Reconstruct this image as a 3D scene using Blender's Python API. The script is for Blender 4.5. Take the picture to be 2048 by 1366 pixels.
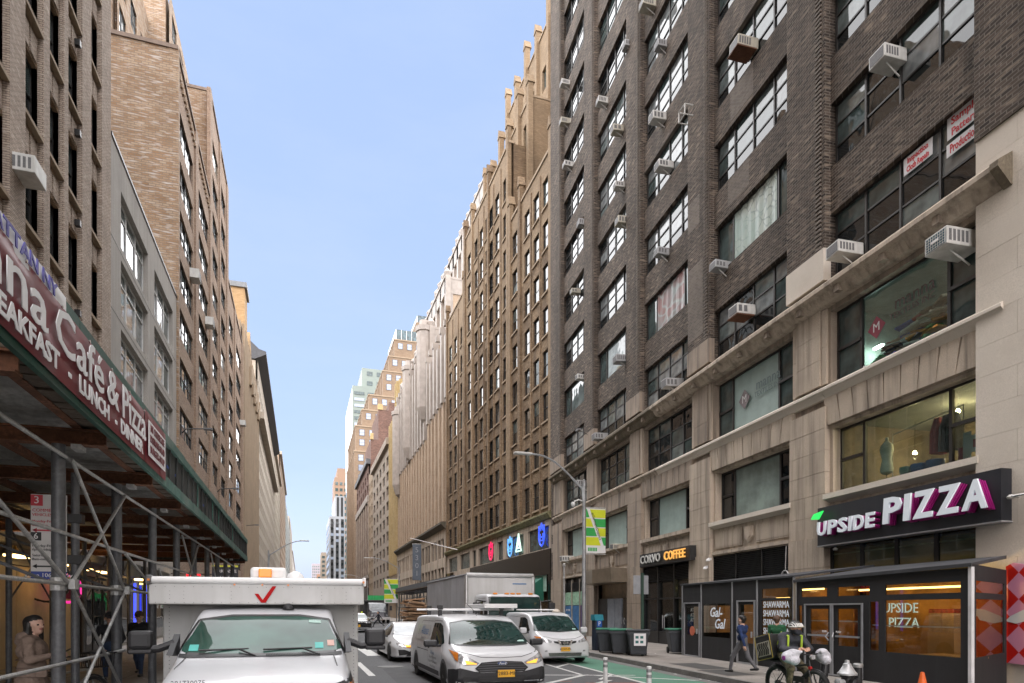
import bpy, bmesh, math, random
import numpy as np
from mathutils import Vector, Matrix
from mathutils.bvhtree import BVHTree
from mathutils.geometry import delaunay_2d_cdt
R = math.radians
random.seed(7)
for o in list(bpy.data.objects): bpy.data.objects.remove(o)
scene = bpy.context.scene
COL = scene.collection
# ---------------------------------------------------------------- camera, sky, sun, exposure
cam_d = bpy.data.cameras.new('camera'); cam = bpy.data.objects.new('camera', cam_d); COL.objects.link(cam)
cam_d.sensor_width = 36; cam_d.lens = 36*1292/2048; cam_d.shift_y = (1220-683)/2048
cam_d.clip_start = .1; cam_d.clip_end = 6000
YAW = 18.09
cam.location = (0, 0, 1.97); cam.rotation_euler = (R(90), 0, R(-YAW))
scene.camera = cam
w = bpy.data.worlds.new('World'); scene.world = w; w.use_nodes = True
wn = w.node_tree.nodes; wl = w.node_tree.links
bg = wn['Background']
sky = wn.new('ShaderNodeTexSky'); sky.sky_type = 'NISHITA'; sky.sun_disc = False
sky.sun_elevation = R(48); sky.sun_rotation = R(200); sky.air_density = 1.0; sky.dust_density = 2.6; sky.ozone_density = 1.4; sky.altitude = 30
mixw = wn.new('ShaderNodeMix'); mixw.data_type = 'RGBA'
tcw = wn.new('ShaderNodeTexCoord'); mpw = wn.new('ShaderNodeMapping'); mpw.inputs['Scale'].default_value = (1.2, 1.2, 4.0)
nzw = wn.new('ShaderNodeTexNoise'); nzw.inputs['Scale'].default_value = 2.0; nzw.inputs['Detail'].default_value = 6; nzw.inputs['Roughness'].default_value = .55
rpw = wn.new('ShaderNodeValToRGB'); rpw.color_ramp.elements[0].position = .35; rpw.color_ramp.elements[1].position = .8
rpw.color_ramp.elements[0].color = (.76, .76, .76, 1); rpw.color_ramp.elements[1].color = (.86, .86, .86, 1)
wl.new(tcw.outputs['Generated'], mpw.inputs['Vector']); wl.new(mpw.outputs['Vector'], nzw.inputs['Vector']); wl.new(nzw.outputs['Fac'], rpw.inputs['Fac'])
wl.new(rpw.outputs['Color'], mixw.inputs['Factor']); tnt = wn.new('ShaderNodeMix'); tnt.data_type = 'RGBA'; tnt.blend_type = 'MULTIPLY'; tnt.inputs['Factor'].default_value = 1; tnt.inputs['B'].default_value = (1.2, .93, .86, 1); wl.new(sky.outputs['Color'], tnt.inputs['A']); wl.new(tnt.outputs['Result'], mixw.inputs['A']); mixw.inputs['B'].default_value = (1.04, 1.44, 2.22, 1)
nz2 = wn.new('ShaderNodeTexNoise'); nz2.inputs['Scale'].default_value = 3.2; nz2.inputs['Detail'].default_value = 7; nz2.inputs['Roughness'].default_value = .6; wl.new(mpw.outputs['Vector'], nz2.inputs['Vector'])
mr2 = wn.new('ShaderNodeMapRange'); mr2.inputs['From Min'].default_value = .45; mr2.inputs['From Max'].default_value = .8; mr2.inputs['To Max'].default_value = .12; wl.new(nz2.outputs['Fac'], mr2.inputs['Value'])
cld = wn.new('ShaderNodeMix'); cld.data_type = 'RGBA'; cld.inputs['B'].default_value = (1.95, 2.1, 2.3, 1); wl.new(mr2.outputs['Result'], cld.inputs['Factor']); wl.new(mixw.outputs['Result'], cld.inputs['A']); wl.new(cld.outputs['Result'], bg.inputs['Color']); bg.inputs['Strength'].default_value = .05
sun_d = bpy.data.lights.new('sun', 'SUN'); sun_d.energy = 1.5; sun_d.angle = R(170); sun_d.color = (1, .96, .9)
sun = bpy.data.objects.new('sun', sun_d); COL.objects.link(sun)
# light comes from behind the camera, a little from the left
sun.rotation_euler = (R(6), 0, R(-30))
vs = scene.view_settings; vs.view_transform = 'Standard'; vs.look = 'None'; vs.exposure = 3.2; vs.gamma = 1; vs.use_curve_mapping = False
scene.cycles.max_bounces = 6; scene.cycles.diffuse_bounces = 3; scene.cycles.glossy_bounces = 3; scene.cycles.transparent_max_bounces = 8
scene.cycles.caustics_reflective = False; scene.cycles.caustics_refractive = False
# ---------------------------------------------------------------- helpers
class MB:
    def __init__(s): s.v = []; s.f = []; s.m = []
    def add(s, vs, fs, m=0):
        b = len(s.v); s.v += [tuple(p) for p in vs]; s.f += [tuple(b+i for i in f) for f in fs]; s.m += [m]*len(fs); return s
    def box(s, x0, x1, y0, y1, z0, z1, m=0):
        return s.add([(x0,y0,z0),(x1,y0,z0),(x1,y1,z0),(x0,y1,z0),(x0,y0,z1),(x1,y0,z1),(x1,y1,z1),(x0,y1,z1)],
              [(0,3,2,1),(4,5,6,7),(0,1,5,4),(1,2,6,5),(2,3,7,6),(3,0,4,7)], m)
    def quad(s, a, b, c, d, m=0): return s.add([a,b,c,d], [(0,1,2,3)], m)
    def poly(s, pts, m=0): return s.add(pts, [tuple(range(len(pts)))], m)
    def tube(s, p, q, r, n=8, r2=None, m=0, caps=True):
        p = Vector(p); q = Vector(q); r2 = r if r2 is None else r2
        d = (q-p).normalized(); a = d.orthogonal().normalized(); b = d.cross(a)
        vs = [p+(a*math.cos(2*math.pi*i/n)+b*math.sin(2*math.pi*i/n))*r for i in range(n)]+[q+(a*math.cos(2*math.pi*i/n)+b*math.sin(2*math.pi*i/n))*r2 for i in range(n)]
        fs = [(i,(i+1)%n,n+(i+1)%n,n+i) for i in range(n)]
        if caps: fs += [tuple(range(n-1,-1,-1)), tuple(range(n,2*n))]
        return s.add(vs, fs, m)
    def path(s, pts, r, n=8, m=0):
        pts = [Vector(p) for p in pts]; rs = r if isinstance(r, (list, tuple)) else [r]*len(pts); rings = []
        a = None
        for i, p in enumerate(pts):
            d = (pts[min(i+1, len(pts)-1)]-pts[max(i-1, 0)]).normalized()
            a = (d.orthogonal() if a is None else a-d*a.dot(d)).normalized(); b = d.cross(a)
            rings.append([p+(a*math.cos(2*math.pi*k/n)+b*math.sin(2*math.pi*k/n))*rs[i] for k in range(n)])
        vs = [v for rg in rings for v in rg]; fs = []
        for i in range(len(pts)-1):
            for k in range(n): fs.append((i*n+k, i*n+(k+1)%n, (i+1)*n+(k+1)%n, (i+1)*n+k))
        fs += [tuple(range(n-1,-1,-1)), tuple(range((len(pts)-1)*n, len(pts)*n))]
        return s.add(vs, fs, m)
    def lathe(s, prof, c=(0,0,0), n=16, m=0, ax='z'):
        vs = []; fs = []
        for r, z in prof:
            for k in range(n):
                t = 2*math.pi*k/n; q = (r*math.cos(t), r*math.sin(t), z)
                if ax == 'x': q = (z, q[0], q[1])
                if ax == 'y': q = (q[0], z, -q[1])
                vs.append((c[0]+q[0], c[1]+q[1], c[2]+q[2]))
        for i in range(len(prof)-1):
            for k in range(n): fs.append((i*n+k, i*n+(k+1)%n, (i+1)*n+(k+1)%n, (i+1)*n+k))
        fs += [tuple(range(n-1,-1,-1)), tuple(range((len(prof)-1)*n, len(prof)*n))]
        return s.add(vs, fs, m)
    def prism(s, pts, a, b, ax='y', m=0):
        # pts 2D polygon; ax the extrusion axis; 'y': (x,z) 'x': (y,z) 'z': (x,y)
        def P(p, t): return (p[0], t, p[1]) if ax == 'y' else (t, p[0], p[1]) if ax == 'x' else (p[0], p[1], t)
        n = len(pts); vs = [P(p, a) for p in pts]+[P(p, b) for p in pts]
        area = sum(pts[i][0]*pts[(i+1)%n][1]-pts[(i+1)%n][0]*pts[i][1] for i in range(n))
        fs = [(i,(i+1)%n,n+(i+1)%n,n+i) for i in range(n)]+[tuple(range(n-1,-1,-1)), tuple(range(n,2*n))]
        flip = (area > 0) == (ax == 'y')
        if (b < a): flip = not flip
        if flip: fs = [f[::-1] for f in fs]
        return s.add(vs, fs, m)
    def mesh(s, name, mats, smooth=False):
        me = bpy.data.meshes.new(name); me.from_pydata(s.v, [], s.f)
        for m in (mats if isinstance(mats, (list, tuple)) else [mats]): me.materials.append(m)
        if any(s.m): me.polygons.foreach_set('material_index', s.m)
        if smooth: me.polygons.foreach_set('use_smooth', [True]*len(s.f))
        me.update(); return me
    def build(s, name, mats, parent=None, smooth=False, loc=None, bevel=0):
        o = link(name, s.mesh(name, mats, smooth), parent, loc)
        if bevel:
            b = o.modifiers.new('bevel', 'BEVEL'); b.width = bevel; b.segments = 2; b.limit_method = 'ANGLE'; b.angle_limit = R(50)
        if smooth:
            e = o.modifiers.new('split', 'EDGE_SPLIT'); e.split_angle = R(38)
        return o
def link(name, data, parent=None, loc=None, rot=None):
    o = bpy.data.objects.new(name, data); COL.objects.link(o)
    if parent is not None: o.parent = parent
    if loc is not None: o.location = loc
    if rot is not None: o.rotation_euler = rot
    return o
def tag(o, label=None, cat=None, group=None, kind=None):
    if label: o['label'] = label
    if cat: o['category'] = cat
    if group: o['group'] = group
    if kind: o['kind'] = kind
    return o
def thing(name, label, cat, loc=(0,0,0), rz=0, group=None, kind=None):
    o = link(name, None, None, loc, (0, 0, rz)); o.empty_display_size = .3
    return tag(o, label, cat, group, kind)
def copy_tree(o, parent=None):
    c = o.copy(); COL.objects.link(c); c.parent = parent
    for ch in o.children: copy_tree(ch, c)
    return c
def text(parent, s, size, loc, mat, name='lettering', rot=(R(90),0,0), ext=.004, align='CENTER', bold=0, sx=1, shear=0, sp=1, valign='CENTER'):
    cu = bpy.data.curves.new(name, 'FONT'); cu.body = s; cu.size = size; cu.extrude = ext; cu.align_x = align; cu.align_y = valign
    cu.offset = bold; cu.shear = shear; cu.space_character = sp; cu.resolution_u = 2; cu.materials.append(mat)
    tmp = bpy.data.objects.new(name, cu); me = bpy.data.meshes.new_from_object(tmp); me.name = name; bpy.data.objects.remove(tmp)
    o = link(name, me, parent, loc, rot); o.scale = (sx, 1, 1); return o
# ---------------------------------------------------------------- materials
def nodes(name):
    m = bpy.data.materials.new(name); m.use_nodes = True; nt = m.node_tree
    return m, nt, nt.nodes['Principled BSDF'], nt.nodes.new, nt.links.new
def c4(c): return (c[0], c[1], c[2], 1)
def mixc(new, ln, fac, a, b, mode='MIX'):
    n = new('ShaderNodeMix'); n.data_type = 'RGBA'; n.blend_type = mode
    for k, v in (('Factor', fac), ('A', a), ('B', b)):
        if hasattr(v, 'links') or isinstance(v, bpy.types.NodeSocket): ln(v, n.inputs[k])
        else: n.inputs[k].default_value = v if k == 'Factor' else c4(v)
    return n.outputs['Result']
def noise(new, ln, vec, scale, detail=4, rough=.6, lo=.35, hi=.65):
    n = new('ShaderNodeTexNoise'); n.inputs['Scale'].default_value = scale; n.inputs['Detail'].default_value = detail; n.inputs['Roughness'].default_value = rough
    if vec is not None: ln(vec, n.inputs['Vector'])
    r = new('ShaderNodeMapRange'); r.inputs['From Min'].default_value = lo; r.inputs['From Max'].default_value = hi
    ln(n.outputs['Fac'], r.inputs['Value']); return r.outputs['Result']
def objvec(new, ln, sc=(1,1,1)):
    t = new('ShaderNodeTexCoord'); m = new('ShaderNodeMapping'); m.inputs['Scale'].default_value = sc
    ln(t.outputs['Object'], m.inputs['Vector']); return m.outputs['Vector']
def bumpn(new, ln, b, h, strength, dist=.02):
    n = new('ShaderNodeBump'); n.inputs['Strength'].default_value = strength; n.inputs['Distance'].default_value = dist
    ln(h, n.inputs['Height']); ln(n.outputs['Normal'], b.inputs['Normal'])
def M(name, col, rough=.6, metal=0, var=.12, vs=2.5, bump=0, bs=60, coat=0, spec=.5, streak=0, scol=None, fine=0, emit=0, ecol=None, grime=0):
    m, nt, b, new, ln = nodes(name)
    b.inputs['Roughness'].default_value = rough; b.inputs['Metallic'].default_value = metal; b.inputs['Specular IOR Level'].default_value = spec
    b.inputs['Base Color'].default_value = c4(col)
    if coat: b.inputs['Coat Weight'].default_value = coat; b.inputs['Coat Roughness'].default_value = .04
    out = None
    if var:
        v = objvec(new, ln); f = noise(new, ln, v, vs, 5)
        out = mixc(new, ln, f, [c*(1-var) for c in col], [min(1, c*(1+var)) for c in col])
    if fine:
        v = objvec(new, ln); f = noise(new, ln, v, bs, 3)
        out = mixc(new, ln, f, out if out is not None else col, [c*(1-fine) for c in col])
    if streak:
        v = objvec(new, ln, (2.2, 2.2, .12)); f = noise(new, ln, v, 1.3, 6, .62, .46, .72)
        mm = new('ShaderNodeMath'); mm.operation = 'MULTIPLY'; ln(f, mm.inputs[0]); mm.inputs[1].default_value = streak
        out = mixc(new, ln, mm.outputs[0], out if out is not None else col, scol or [c*.25 for c in col])
    if grime:
        v = objvec(new, ln); f = noise(new, ln, v, .55, 8, .65, .5, .75)
        mm = new('ShaderNodeMath'); mm.operation = 'MULTIPLY'; ln(f, mm.inputs[0]); mm.inputs[1].default_value = grime
        out = mixc(new, ln, mm.outputs[0], out if out is not None else col, scol or [c*.3 for c in col])
    if out is not None: ln(out, b.inputs['Base Color'])
    if bump:
        v = objvec(new, ln); f = noise(new, ln, v, bs, 4); bumpn(new, ln, b, f, bump)
    if emit: b.inputs['Emission Strength'].default_value = emit; b.inputs['Emission Color'].default_value = c4(ecol or col)
    return m
def brick(name, c1, c2, mortar, bw=.21, bh=.075, big=.2, bscale=.35, dark=None, streak=.0, hi=None, ms=.011):
    m, nt, b, new, ln = nodes(name)
    t = new('ShaderNodeTexCoord'); sp = new('ShaderNodeSeparateXYZ'); ln(t.outputs['Object'], sp.inputs[0])
    ad = new('ShaderNodeMath'); ln(sp.outputs['X'], ad.inputs[0]); ln(sp.outputs['Y'], ad.inputs[1])
    cb = new('ShaderNodeCombineXYZ'); ln(ad.outputs[0], cb.inputs['X']); ln(sp.outputs['Z'], cb.inputs['Y'])
    bt = new('ShaderNodeTexBrick'); ln(cb.outputs[0], bt.inputs['Vector'])
    bt.inputs['Scale'].default_value = 1; bt.inputs['Brick Width'].default_value = bw; bt.inputs['Row Height'].default_value = bh
    bt.inputs['Mortar Size'].default_value = ms; bt.inputs['Mortar Smooth'].default_value = .3; bt.inputs['Bias'].default_value = 0
    bt.inputs['Color1'].default_value = c4(c1); bt.inputs['Color2'].default_value = c4(c2); bt.inputs['Mortar'].default_value = c4(mortar)
    out = bt.outputs['Color']
    if hi:
        mp = new('ShaderNodeMapping'); mp.inputs['Scale'].default_value = (1/bw*.5, 1/bh, 1); ln(cb.outputs[0], mp.inputs['Vector'])
        f = noise(new, ln, mp.outputs['Vector'], 1.0, 1, .5, .56, .74); out = mixc(new, ln, f, out, hi)
    v = objvec(new, ln); f = noise(new, ln, v, bscale, 6, .6)
    out = mixc(new, ln, f, out, mixc(new, ln, 1.0, out, (1-big, 1-big, 1-big), 'MULTIPLY'))
    if dark:
        f2 = noise(new, ln, objvec(new, ln, (1, 1, .16)), .8, 7, .6, .45, .75)
        mm = new('ShaderNodeMath'); mm.operation = 'MULTIPLY'; ln(f2, mm.inputs[0]); mm.inputs[1].default_value = streak or .6
        out = mixc(new, ln, mm.outputs[0], out, dark)
    ln(out, b.inputs['Base Color']); b.inputs['Roughness'].default_value = .85; b.inputs['Specular IOR Level'].default_value = .25
    inv = new('ShaderNodeMath'); inv.operation = 'SUBTRACT'; inv.inputs[0].default_value = 1; ln(bt.outputs['Fac'], inv.inputs[1])
    bumpn(new, ln, b, inv.outputs[0], .6, .015)
    return m
def glass(name, col=(.012,.018,.02), rough=.015, wob=.12, var=.5, spec=.42):
    m, nt, b, new, ln = nodes(name)
    v = objvec(new, ln); f = noise(new, ln, v, .9, 3)
    ln(mixc(new, ln, f, [c*(1-var) for c in col], [c*(1+var) for c in col]), b.inputs['Base Color'])
    b.inputs['Roughness'].default_value = rough; b.inputs['Specular IOR Level'].default_value = spec; b.inputs['IOR'].default_value = 1.6
    t = new('ShaderNodeTexCoord'); n = new('ShaderNodeTexNoise'); n.inputs['Scale'].default_value = 1.1; n.inputs['Detail'].default_value = 1; ln(t.outputs['Object'], n.inputs['Vector'])
    bumpn(new, ln, b, n.outputs['Fac'], wob, .05)
    return m
def clear(name, tint=(.75,.85,.82), ior=1.5):
    m = bpy.data.materials.new(name); m.use_nodes = True; nt = m.node_tree; new = nt.nodes.new; ln = nt.links.new
    nt.nodes.remove(nt.nodes['Principled BSDF']); out = nt.nodes['Material Output']
    tr = new('ShaderNodeBsdfTransparent'); tr.inputs[0].default_value = c4(tint); gl = new('ShaderNodeBsdfGlossy'); gl.inputs['Roughness'].default_value = .02
    lw = new('ShaderNodeLayerWeight'); lw.inputs['Blend'].default_value = .5; mx = new('ShaderNodeMixShader'); pw = new('ShaderNodeMath'); pw.operation = 'POWER'; pw.inputs[1].default_value = 4.5; ln(lw.outputs['Facing'], pw.inputs[0])
    fr = new('ShaderNodeMath'); fr.operation = 'MULTIPLY_ADD'; ln(pw.outputs[0], fr.inputs[0]); r0 = ((ior-1)/(ior+1))**2*1.6; fr.inputs[1].default_value = 1-r0; fr.inputs[2].default_value = r0
    ln(fr.outputs[0], mx.inputs[0]); ln(tr.outputs[0], mx.inputs[1]); ln(gl.outputs[0], mx.inputs[2]); ln(mx.outputs[0], out.inputs['Surface'])
    return m
def emis(name, col, s):
    m, nt, b, new, ln = nodes(name); b.inputs['Base Color'].default_value = c4(col); b.inputs['Emission Color'].default_value = c4(col); b.inputs['Emission Strength'].default_value = s; return m
asphalt = M('asphalt', (.085,.086,.09), .85, var=.22, vs=.35, fine=.35, bs=55, bump=.25, grime=.55, scol=(.05,.05,.052))
def paving(name, col, bw, bh, mortar):
    m, nt, b, new, ln = nodes(name)
    v = objvec(new, ln); bt = new('ShaderNodeTexBrick'); ln(v, bt.inputs['Vector']); bt.offset = 0
    bt.inputs['Scale'].default_value = 1; bt.inputs['Brick Width'].default_value = bw; bt.inputs['Row Height'].default_value = bh; bt.inputs['Mortar Size'].default_value = .012
    bt.inputs['Color1'].default_value = c4(col); bt.inputs['Color2'].default_value = c4([c*.86 for c in col]); bt.inputs['Mortar'].default_value = c4(mortar)
    f = noise(new, ln, v, .9, 8, .65, .4, .7); g = noise(new, ln, v, 14, 3, .6, .55, .62)
    out = mixc(new, ln, f, bt.outputs['Color'], [c*.62 for c in col]); mm = new('ShaderNodeMath'); mm.operation = 'MULTIPLY'; ln(g, mm.inputs[0]); mm.inputs[1].default_value = .35
    out = mixc(new, ln, mm.outputs[0], out, [c*.45 for c in col])
    ln(out, b.inputs['Base Color']); b.inputs['Roughness'].default_value = .85
    return m
walk = paving('sidewalk concrete', (.27,.245,.22), 1.5, 1.5, (.1,.09,.085))
kerbm = M('kerb stone', (.2,.19,.18), .8, var=.3, vs=3, fine=.3, bs=40)
greenpaint = M('green lane paint', (.075,.2,.135), .8, var=.14, vs=1.2, fine=.25, bs=30, grime=.45, scol=(.06,.11,.085))
whitepaint = M('road paint', (.62,.62,.6), .75, var=.12, vs=4, fine=.4, bs=25, grime=.5, scol=(.25,.25,.24))
limestone = M('limestone', (.5,.42,.335), .85, var=.16, vs=.8, fine=.15, bs=30, bump=.1, streak=.75, scol=(.085,.068,.055))
lime_dirty = M('stained limestone', (.35,.285,.225), .85, var=.2, vs=.9, fine=.2, bs=30, bump=.1, streak=.85, scol=(.075,.062,.053))
lime_clean = M('pale limestone', (.68,.62,.54), .85, var=.08, vs=.6, fine=.1, bs=35, bump=.06, grime=.25, scol=(.4,.34,.28))
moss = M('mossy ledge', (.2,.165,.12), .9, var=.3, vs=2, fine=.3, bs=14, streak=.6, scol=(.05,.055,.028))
darkmetal = M('dark bronze frame', (.03,.028,.027), .45, .2, var=.15)
blackmetal = M('black metal', (.012,.012,.013), .4, .1, var=.2)
whiteframe = M('white window frame', (.6,.6,.59), .5, var=.06)
greymetal = M('galvanised pipe', (.5,.5,.49), .45, .2, var=.28, vs=5, fine=.3, bs=25)
postmetal = M('grey painted post', (.14,.145,.155), .5, .2, var=.3, vs=3, fine=.25, bs=18, streak=.4, scol=(.05,.05,.055))
rust = M('rusty steel', (.2,.085,.045), .85, .2, var=.45, vs=2.2, fine=.5, bs=18, grime=.6, scol=(.07,.04,.028))
wood = M('weathered plank', (.13,.1,.075), .9, var=.35, vs=3, fine=.3, bs=20)
gl = [glass('window glass dark', (.012,.016,.018)), glass('window glass teal', (.055,.08,.08)), glass('window glass pale', (.13,.16,.16)), glass('blind and sky sheen glass', (.21,.23,.235), .03)]  # paler panes hold sky reflection in their colour, besides blinds
gld = glass('window glass deep', (.01,.012,.013), spec=.5)
shopglass = clear('shop glass', (.72,.8,.78))
acwhite = M('air conditioner casing', (.55,.55,.53), .5, var=.1, vs=4, streak=.3, scol=(.2,.17,.13)); acgrey = M('air conditioner coil', (.17,.17,.175), .6, var=.2, vs=20, fine=.5, bs=90)
white = M('white paint', (.72,.72,.72), .4, var=.04); black = M('black paint', (.012,.012,.014), .45, var=.2)
rubber = M('tyre rubber', (.018,.018,.018), .8, var=.2, vs=8); chrome = M('bright metal', (.6,.6,.6), .2, 1, var=0)
# ---------------------------------------------------------------- the ground
TA = math.tan(R(5))                 # the block on the right stands five degrees off the street
def RX(Y): return 15.8+TA*Y         # its facade line
def KX(Y): return 9.53+TA*Y         # its kerb
SW = .15
g = MB(); g.quad((-1500,-300,0),(1500,-300,0),(1500,3000,0),(-1500,3000,0)); tag(g.build('road', asphalt), kind='structure')
def slab(name, pts, z0, z1, m):
    mb = MB(); mb.prism(pts, z0, z1, 'z'); return tag(mb.build(name, m), kind='structure')
LK = -2.75
slab('sidewalk', [(-9.2,-60),(LK-.16,-60),(LK-.16,900),(-9.2,900)], -.1, SW, walk)
slab('sidewalk', [(KX(-40)+.16,-40),(RX(-40)+.6,-40),(RX(50.2)+1,50.2),(KX(50.2)+.16,50.2)], -.1, SW, walk)
slab('sidewalk', [(14.1,50.3),(21,50.3),(21,900),(14.1,900)], -.1, SW, walk)
for nm, (xa, ya), (xb, yb), sg in (('kerb', (LK,-60), (LK,260), -1), ('kerb', (KX(-20),-20), (KX(50.2),50.2), 1), ('kerb', (13.94,50.3), (13.94,260), 1)):
    root = thing(nm, None, None, (0,0,0), kind='structure'); d = Vector((xb-xa, yb-ya, 0)); L = d.length; d /= L; nrm = Vector((d.y, -d.x, 0))*sg
    n = int(L/3.0); near = MB()
    for i in range(n):
        a = Vector((xa, ya, 0))+d*(i*L/n+.008); b2 = Vector((xa, ya, 0))+d*((i+1)*L/n-.008); h = SW+.004+random.uniform(-.004, .006)
        q = [a, b2, b2+nrm*.155, a+nrm*.155]; mb = MB() if (i*L/n < 75) else near
        pts = [(p.x, p.y) for p in q]
        mb.prism(pts if (sg > 0) else pts[::-1], -.05, h, 'z')
        if mb is not near: mb.build('kerbstone', kerbm, root)
    if near.v: tag(near.build('far_kerbstones', kerbm, root), kind='stuff')
def strip(name, pts, m, z=.004): mb = MB(); mb.poly([(x, y, z) for x, y in pts]); return tag(mb.build(name, m), kind='structure')
def along(off0, off1, Y0, Y1): return [(KX(Y0)-off1, Y0), (KX(Y0)-off0, Y0), (KX(Y1)-off0, Y1), (KX(Y1)-off1, Y1)]
strip('bike_lane', along(.42, 2.0, -20, 60), greenpaint)
strip('gutter', along(.02, .40, -20, 60), M('gutter concrete', (.16,.155,.15), .9, var=.3, vs=1.5, fine=.3, bs=30), .003)
strip('lane_line', along(2.03, 2.16, -20, 60), whitepaint, .008)
strip('buffer_line', along(2.95, 3.06, 18, 60), whitepaint, .008)
for Y in (16.5, 20.6, 25.5, 30.5): strip('buffer_chevron', [(KX(Y)-2.95, Y), (KX(Y)-2.95, Y+.2), (KX(Y+1.0)-2.16, Y+1.2), (KX(Y+1.0)-2.16, Y+1.0)], whitepaint, .009)
strip('hatch_line', [(5.9,18.55),(9.55,17.25),(9.55,17.38),(5.9,18.70)], whitepaint, .008)
for Y in (14.6, 16.2): strip('hatch_line', [(6.2,Y),(6.45,Y),(8.3,Y+1.7),(8.05,Y+1.7)], whitepaint, .009)
strip('hatch_line', [(8.3,17.6),(8.5,17.6),(10.6,15.5),(10.4,15.5)], whitepaint, .0095)
for i in range(10): strip('crosswalk_bar', [(-1.9+1.15*i,28.2),(-1.35+1.15*i,28.2),(-1.35+1.15*i,36.2),(-1.9+1.15*i,36.2)], whitepaint, .006)
for Y in (19.6, 9, 44, 56, 68, 80, 92, 104, 116): strip('lane_dash', [(1.92,Y),(2.12,Y),(2.12,Y+5.2),(1.92,Y+5.2)], whitepaint, .007)
strip('stop_line', [(5.2,58),(5.35,58),(5.35,140),(5.2,140)], whitepaint, .007)
strip('road_patch', [(2.3,12),(4.6,11.6),(4.8,21.5),(2.6,22)], M('asphalt patch', (.06,.06,.063), .9, var=.2, vs=2, fine=.3, bs=50), .003)
strip('orange_survey_mark', [(7.3,15.9),(8.6,15.5),(8.6,15.56),(7.3,15.96)], M('survey paint', (.5,.14,.06), .8, fine=.5, bs=20), .0085)
strip('orange_survey_mark', [(6.6,16.5),(7.1,16.4),(7.1,16.46),(6.6,16.56)], bpy.data.materials['survey paint'], .0085)
mh = MB(); mh.lathe([(.45,.002),(.45,.012),(.38,.013),(.37,.009)], (0,0,0), 28); o = mh.build('manhole_cover', M('cast iron', (.05,.048,.045), .5, .4, var=.3, vs=9)); o.location = (2.95,22.6,0); tag(o, 'round iron manhole cover in the middle lane', 'manhole cover')
# ---------------------------------------------------------------- facade builder
def wall_holes(mb, x0, x1, z0, z1, holes, y=0, depth=.3, m=0, rm=None):
    xs = sorted({x0, x1}|{min(max(v, x0), x1) for h in holes for v in h[:2]}); zs = sorted({z0, z1}|{min(max(v, z0), z1) for h in holes for v in h[2:4]})
    for i in range(len(xs)-1):
        cx = (xs[i]+xs[i+1])/2; hs = [h for h in holes if h[0] < cx < h[1]]; run = None
        for j in range(len(zs)-1):
            cz = (zs[j]+zs[j+1])/2; inside = any(h[2] < cz < h[3] for h in hs)
            if not inside and run is None: run = zs[j]
            if inside and run is not None: mb.quad((xs[i],y,run),(xs[i+1],y,run),(xs[i+1],y,zs[j]),(xs[i],y,zs[j]), m); run = None
        if run is not None: mb.quad((xs[i],y,run),(xs[i+1],y,run),(xs[i+1],y,z1),(xs[i],y,z1), m)
    r = m if rm is None else rm; d = y+depth
    for a, b, c, e in [h[:4] for h in holes]:
        mb.quad((a,y,c),(b,y,c),(b,d,c),(a,d,c), r); mb.quad((a,d,e),(b,d,e),(b,y,e),(a,y,e), r)
        mb.quad((a,d,c),(a,d,e),(a,y,e),(a,y,c), r); mb.quad((b,y,c),(b,y,e),(b,d,e),(b,d,c), r)
_cache = {}
def frame_mesh(w, h, cols, rows, fw, fm, mull, depth=.08):
    key = ('f', round(w,3), round(h,3), tuple(cols), tuple(rows), fw, fm.name)
    if key not in _cache:
        mb = MB(); mb.box(0,w,0,depth,0,fw); mb.box(0,w,0,depth,h-fw,h); mb.box(0,fw,0,depth,fw,h-fw); mb.box(w-fw,w,0,depth,fw,h-fw)
        for c in cols: mb.box(w*c-mull/2, w*c+mull/2, -.015, depth, fw, h-fw)
        ed = [fw]+[w*c for c in cols]+[w-fw]
        for r in rows:
            for i in range(len(ed)-1): mb.box(ed[i]+(mull/2 if i else 0), ed[i+1]-(mull/2 if i < len(ed)-2 else 0), .005, depth, h*r-mull*.4, h*r+mull*.4)
        _cache[key] = mb.mesh('window', fm)
    return _cache[key]
def pane_mesh(w, h, m):
    key = ('p', round(w,3), round(h,3), m.name)
    if key not in _cache: _cache[key] = MB().box(0,w,0,.012,0,h).mesh('pane', m)
    return _cache[key]
def window(parent, xa, xb, za, zb, y, cols=(), rows=(), fm=None, pm=None, fw=.07, mull=.06, split=True, tilt=.5, special=None):
    """a window: its frame is the part, the panes are its sub-parts. cols/rows are fractions of the opening."""
    w, h = xb-xa, zb-za; fo = link('window', frame_mesh(w, h, cols, rows, fw, fm, mull), parent, (xa, y, za))
    ex = [0]+list(cols)+[1]; ez = [0]+list(rows)+[1]
    if split:
        for i in range(len(ex)-1):
            for j in range(len(ez)-1):
                m = pm(i, j) if callable(pm) else pm
                if m is None: continue
                o = link('pane', pane_mesh(w*(ex[i+1]-ex[i]), h*(ez[j+1]-ez[j]), m), fo, (w*ex[i], .045, h*ez[j]), (R(random.uniform(-tilt, tilt)), 0, R(random.uniform(-tilt, tilt))))
    else:
        m = pm(0, 0) if callable(pm) else pm
        link('pane', pane_mesh(w, h, m), fo, (0, .045, 0), (R(random.uniform(-tilt, tilt)*.6), 0, R(random.uniform(-tilt, tilt)*.6)))
    return fo
def rgl(wts): return lambda i, j: random.choices(gl, wts)[0]
LEFT, RIGHT = R(90), R(-90)
def left_building(name, label, Y0, X=-8.6): return thing(name, label, 'building', (X, Y0, 0), LEFT)
def right_building(name, label, Y0, X=20.2): return thing(name, label, 'building', (X, Y0, 0), RIGHT)   # local x runs towards the camera

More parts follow.
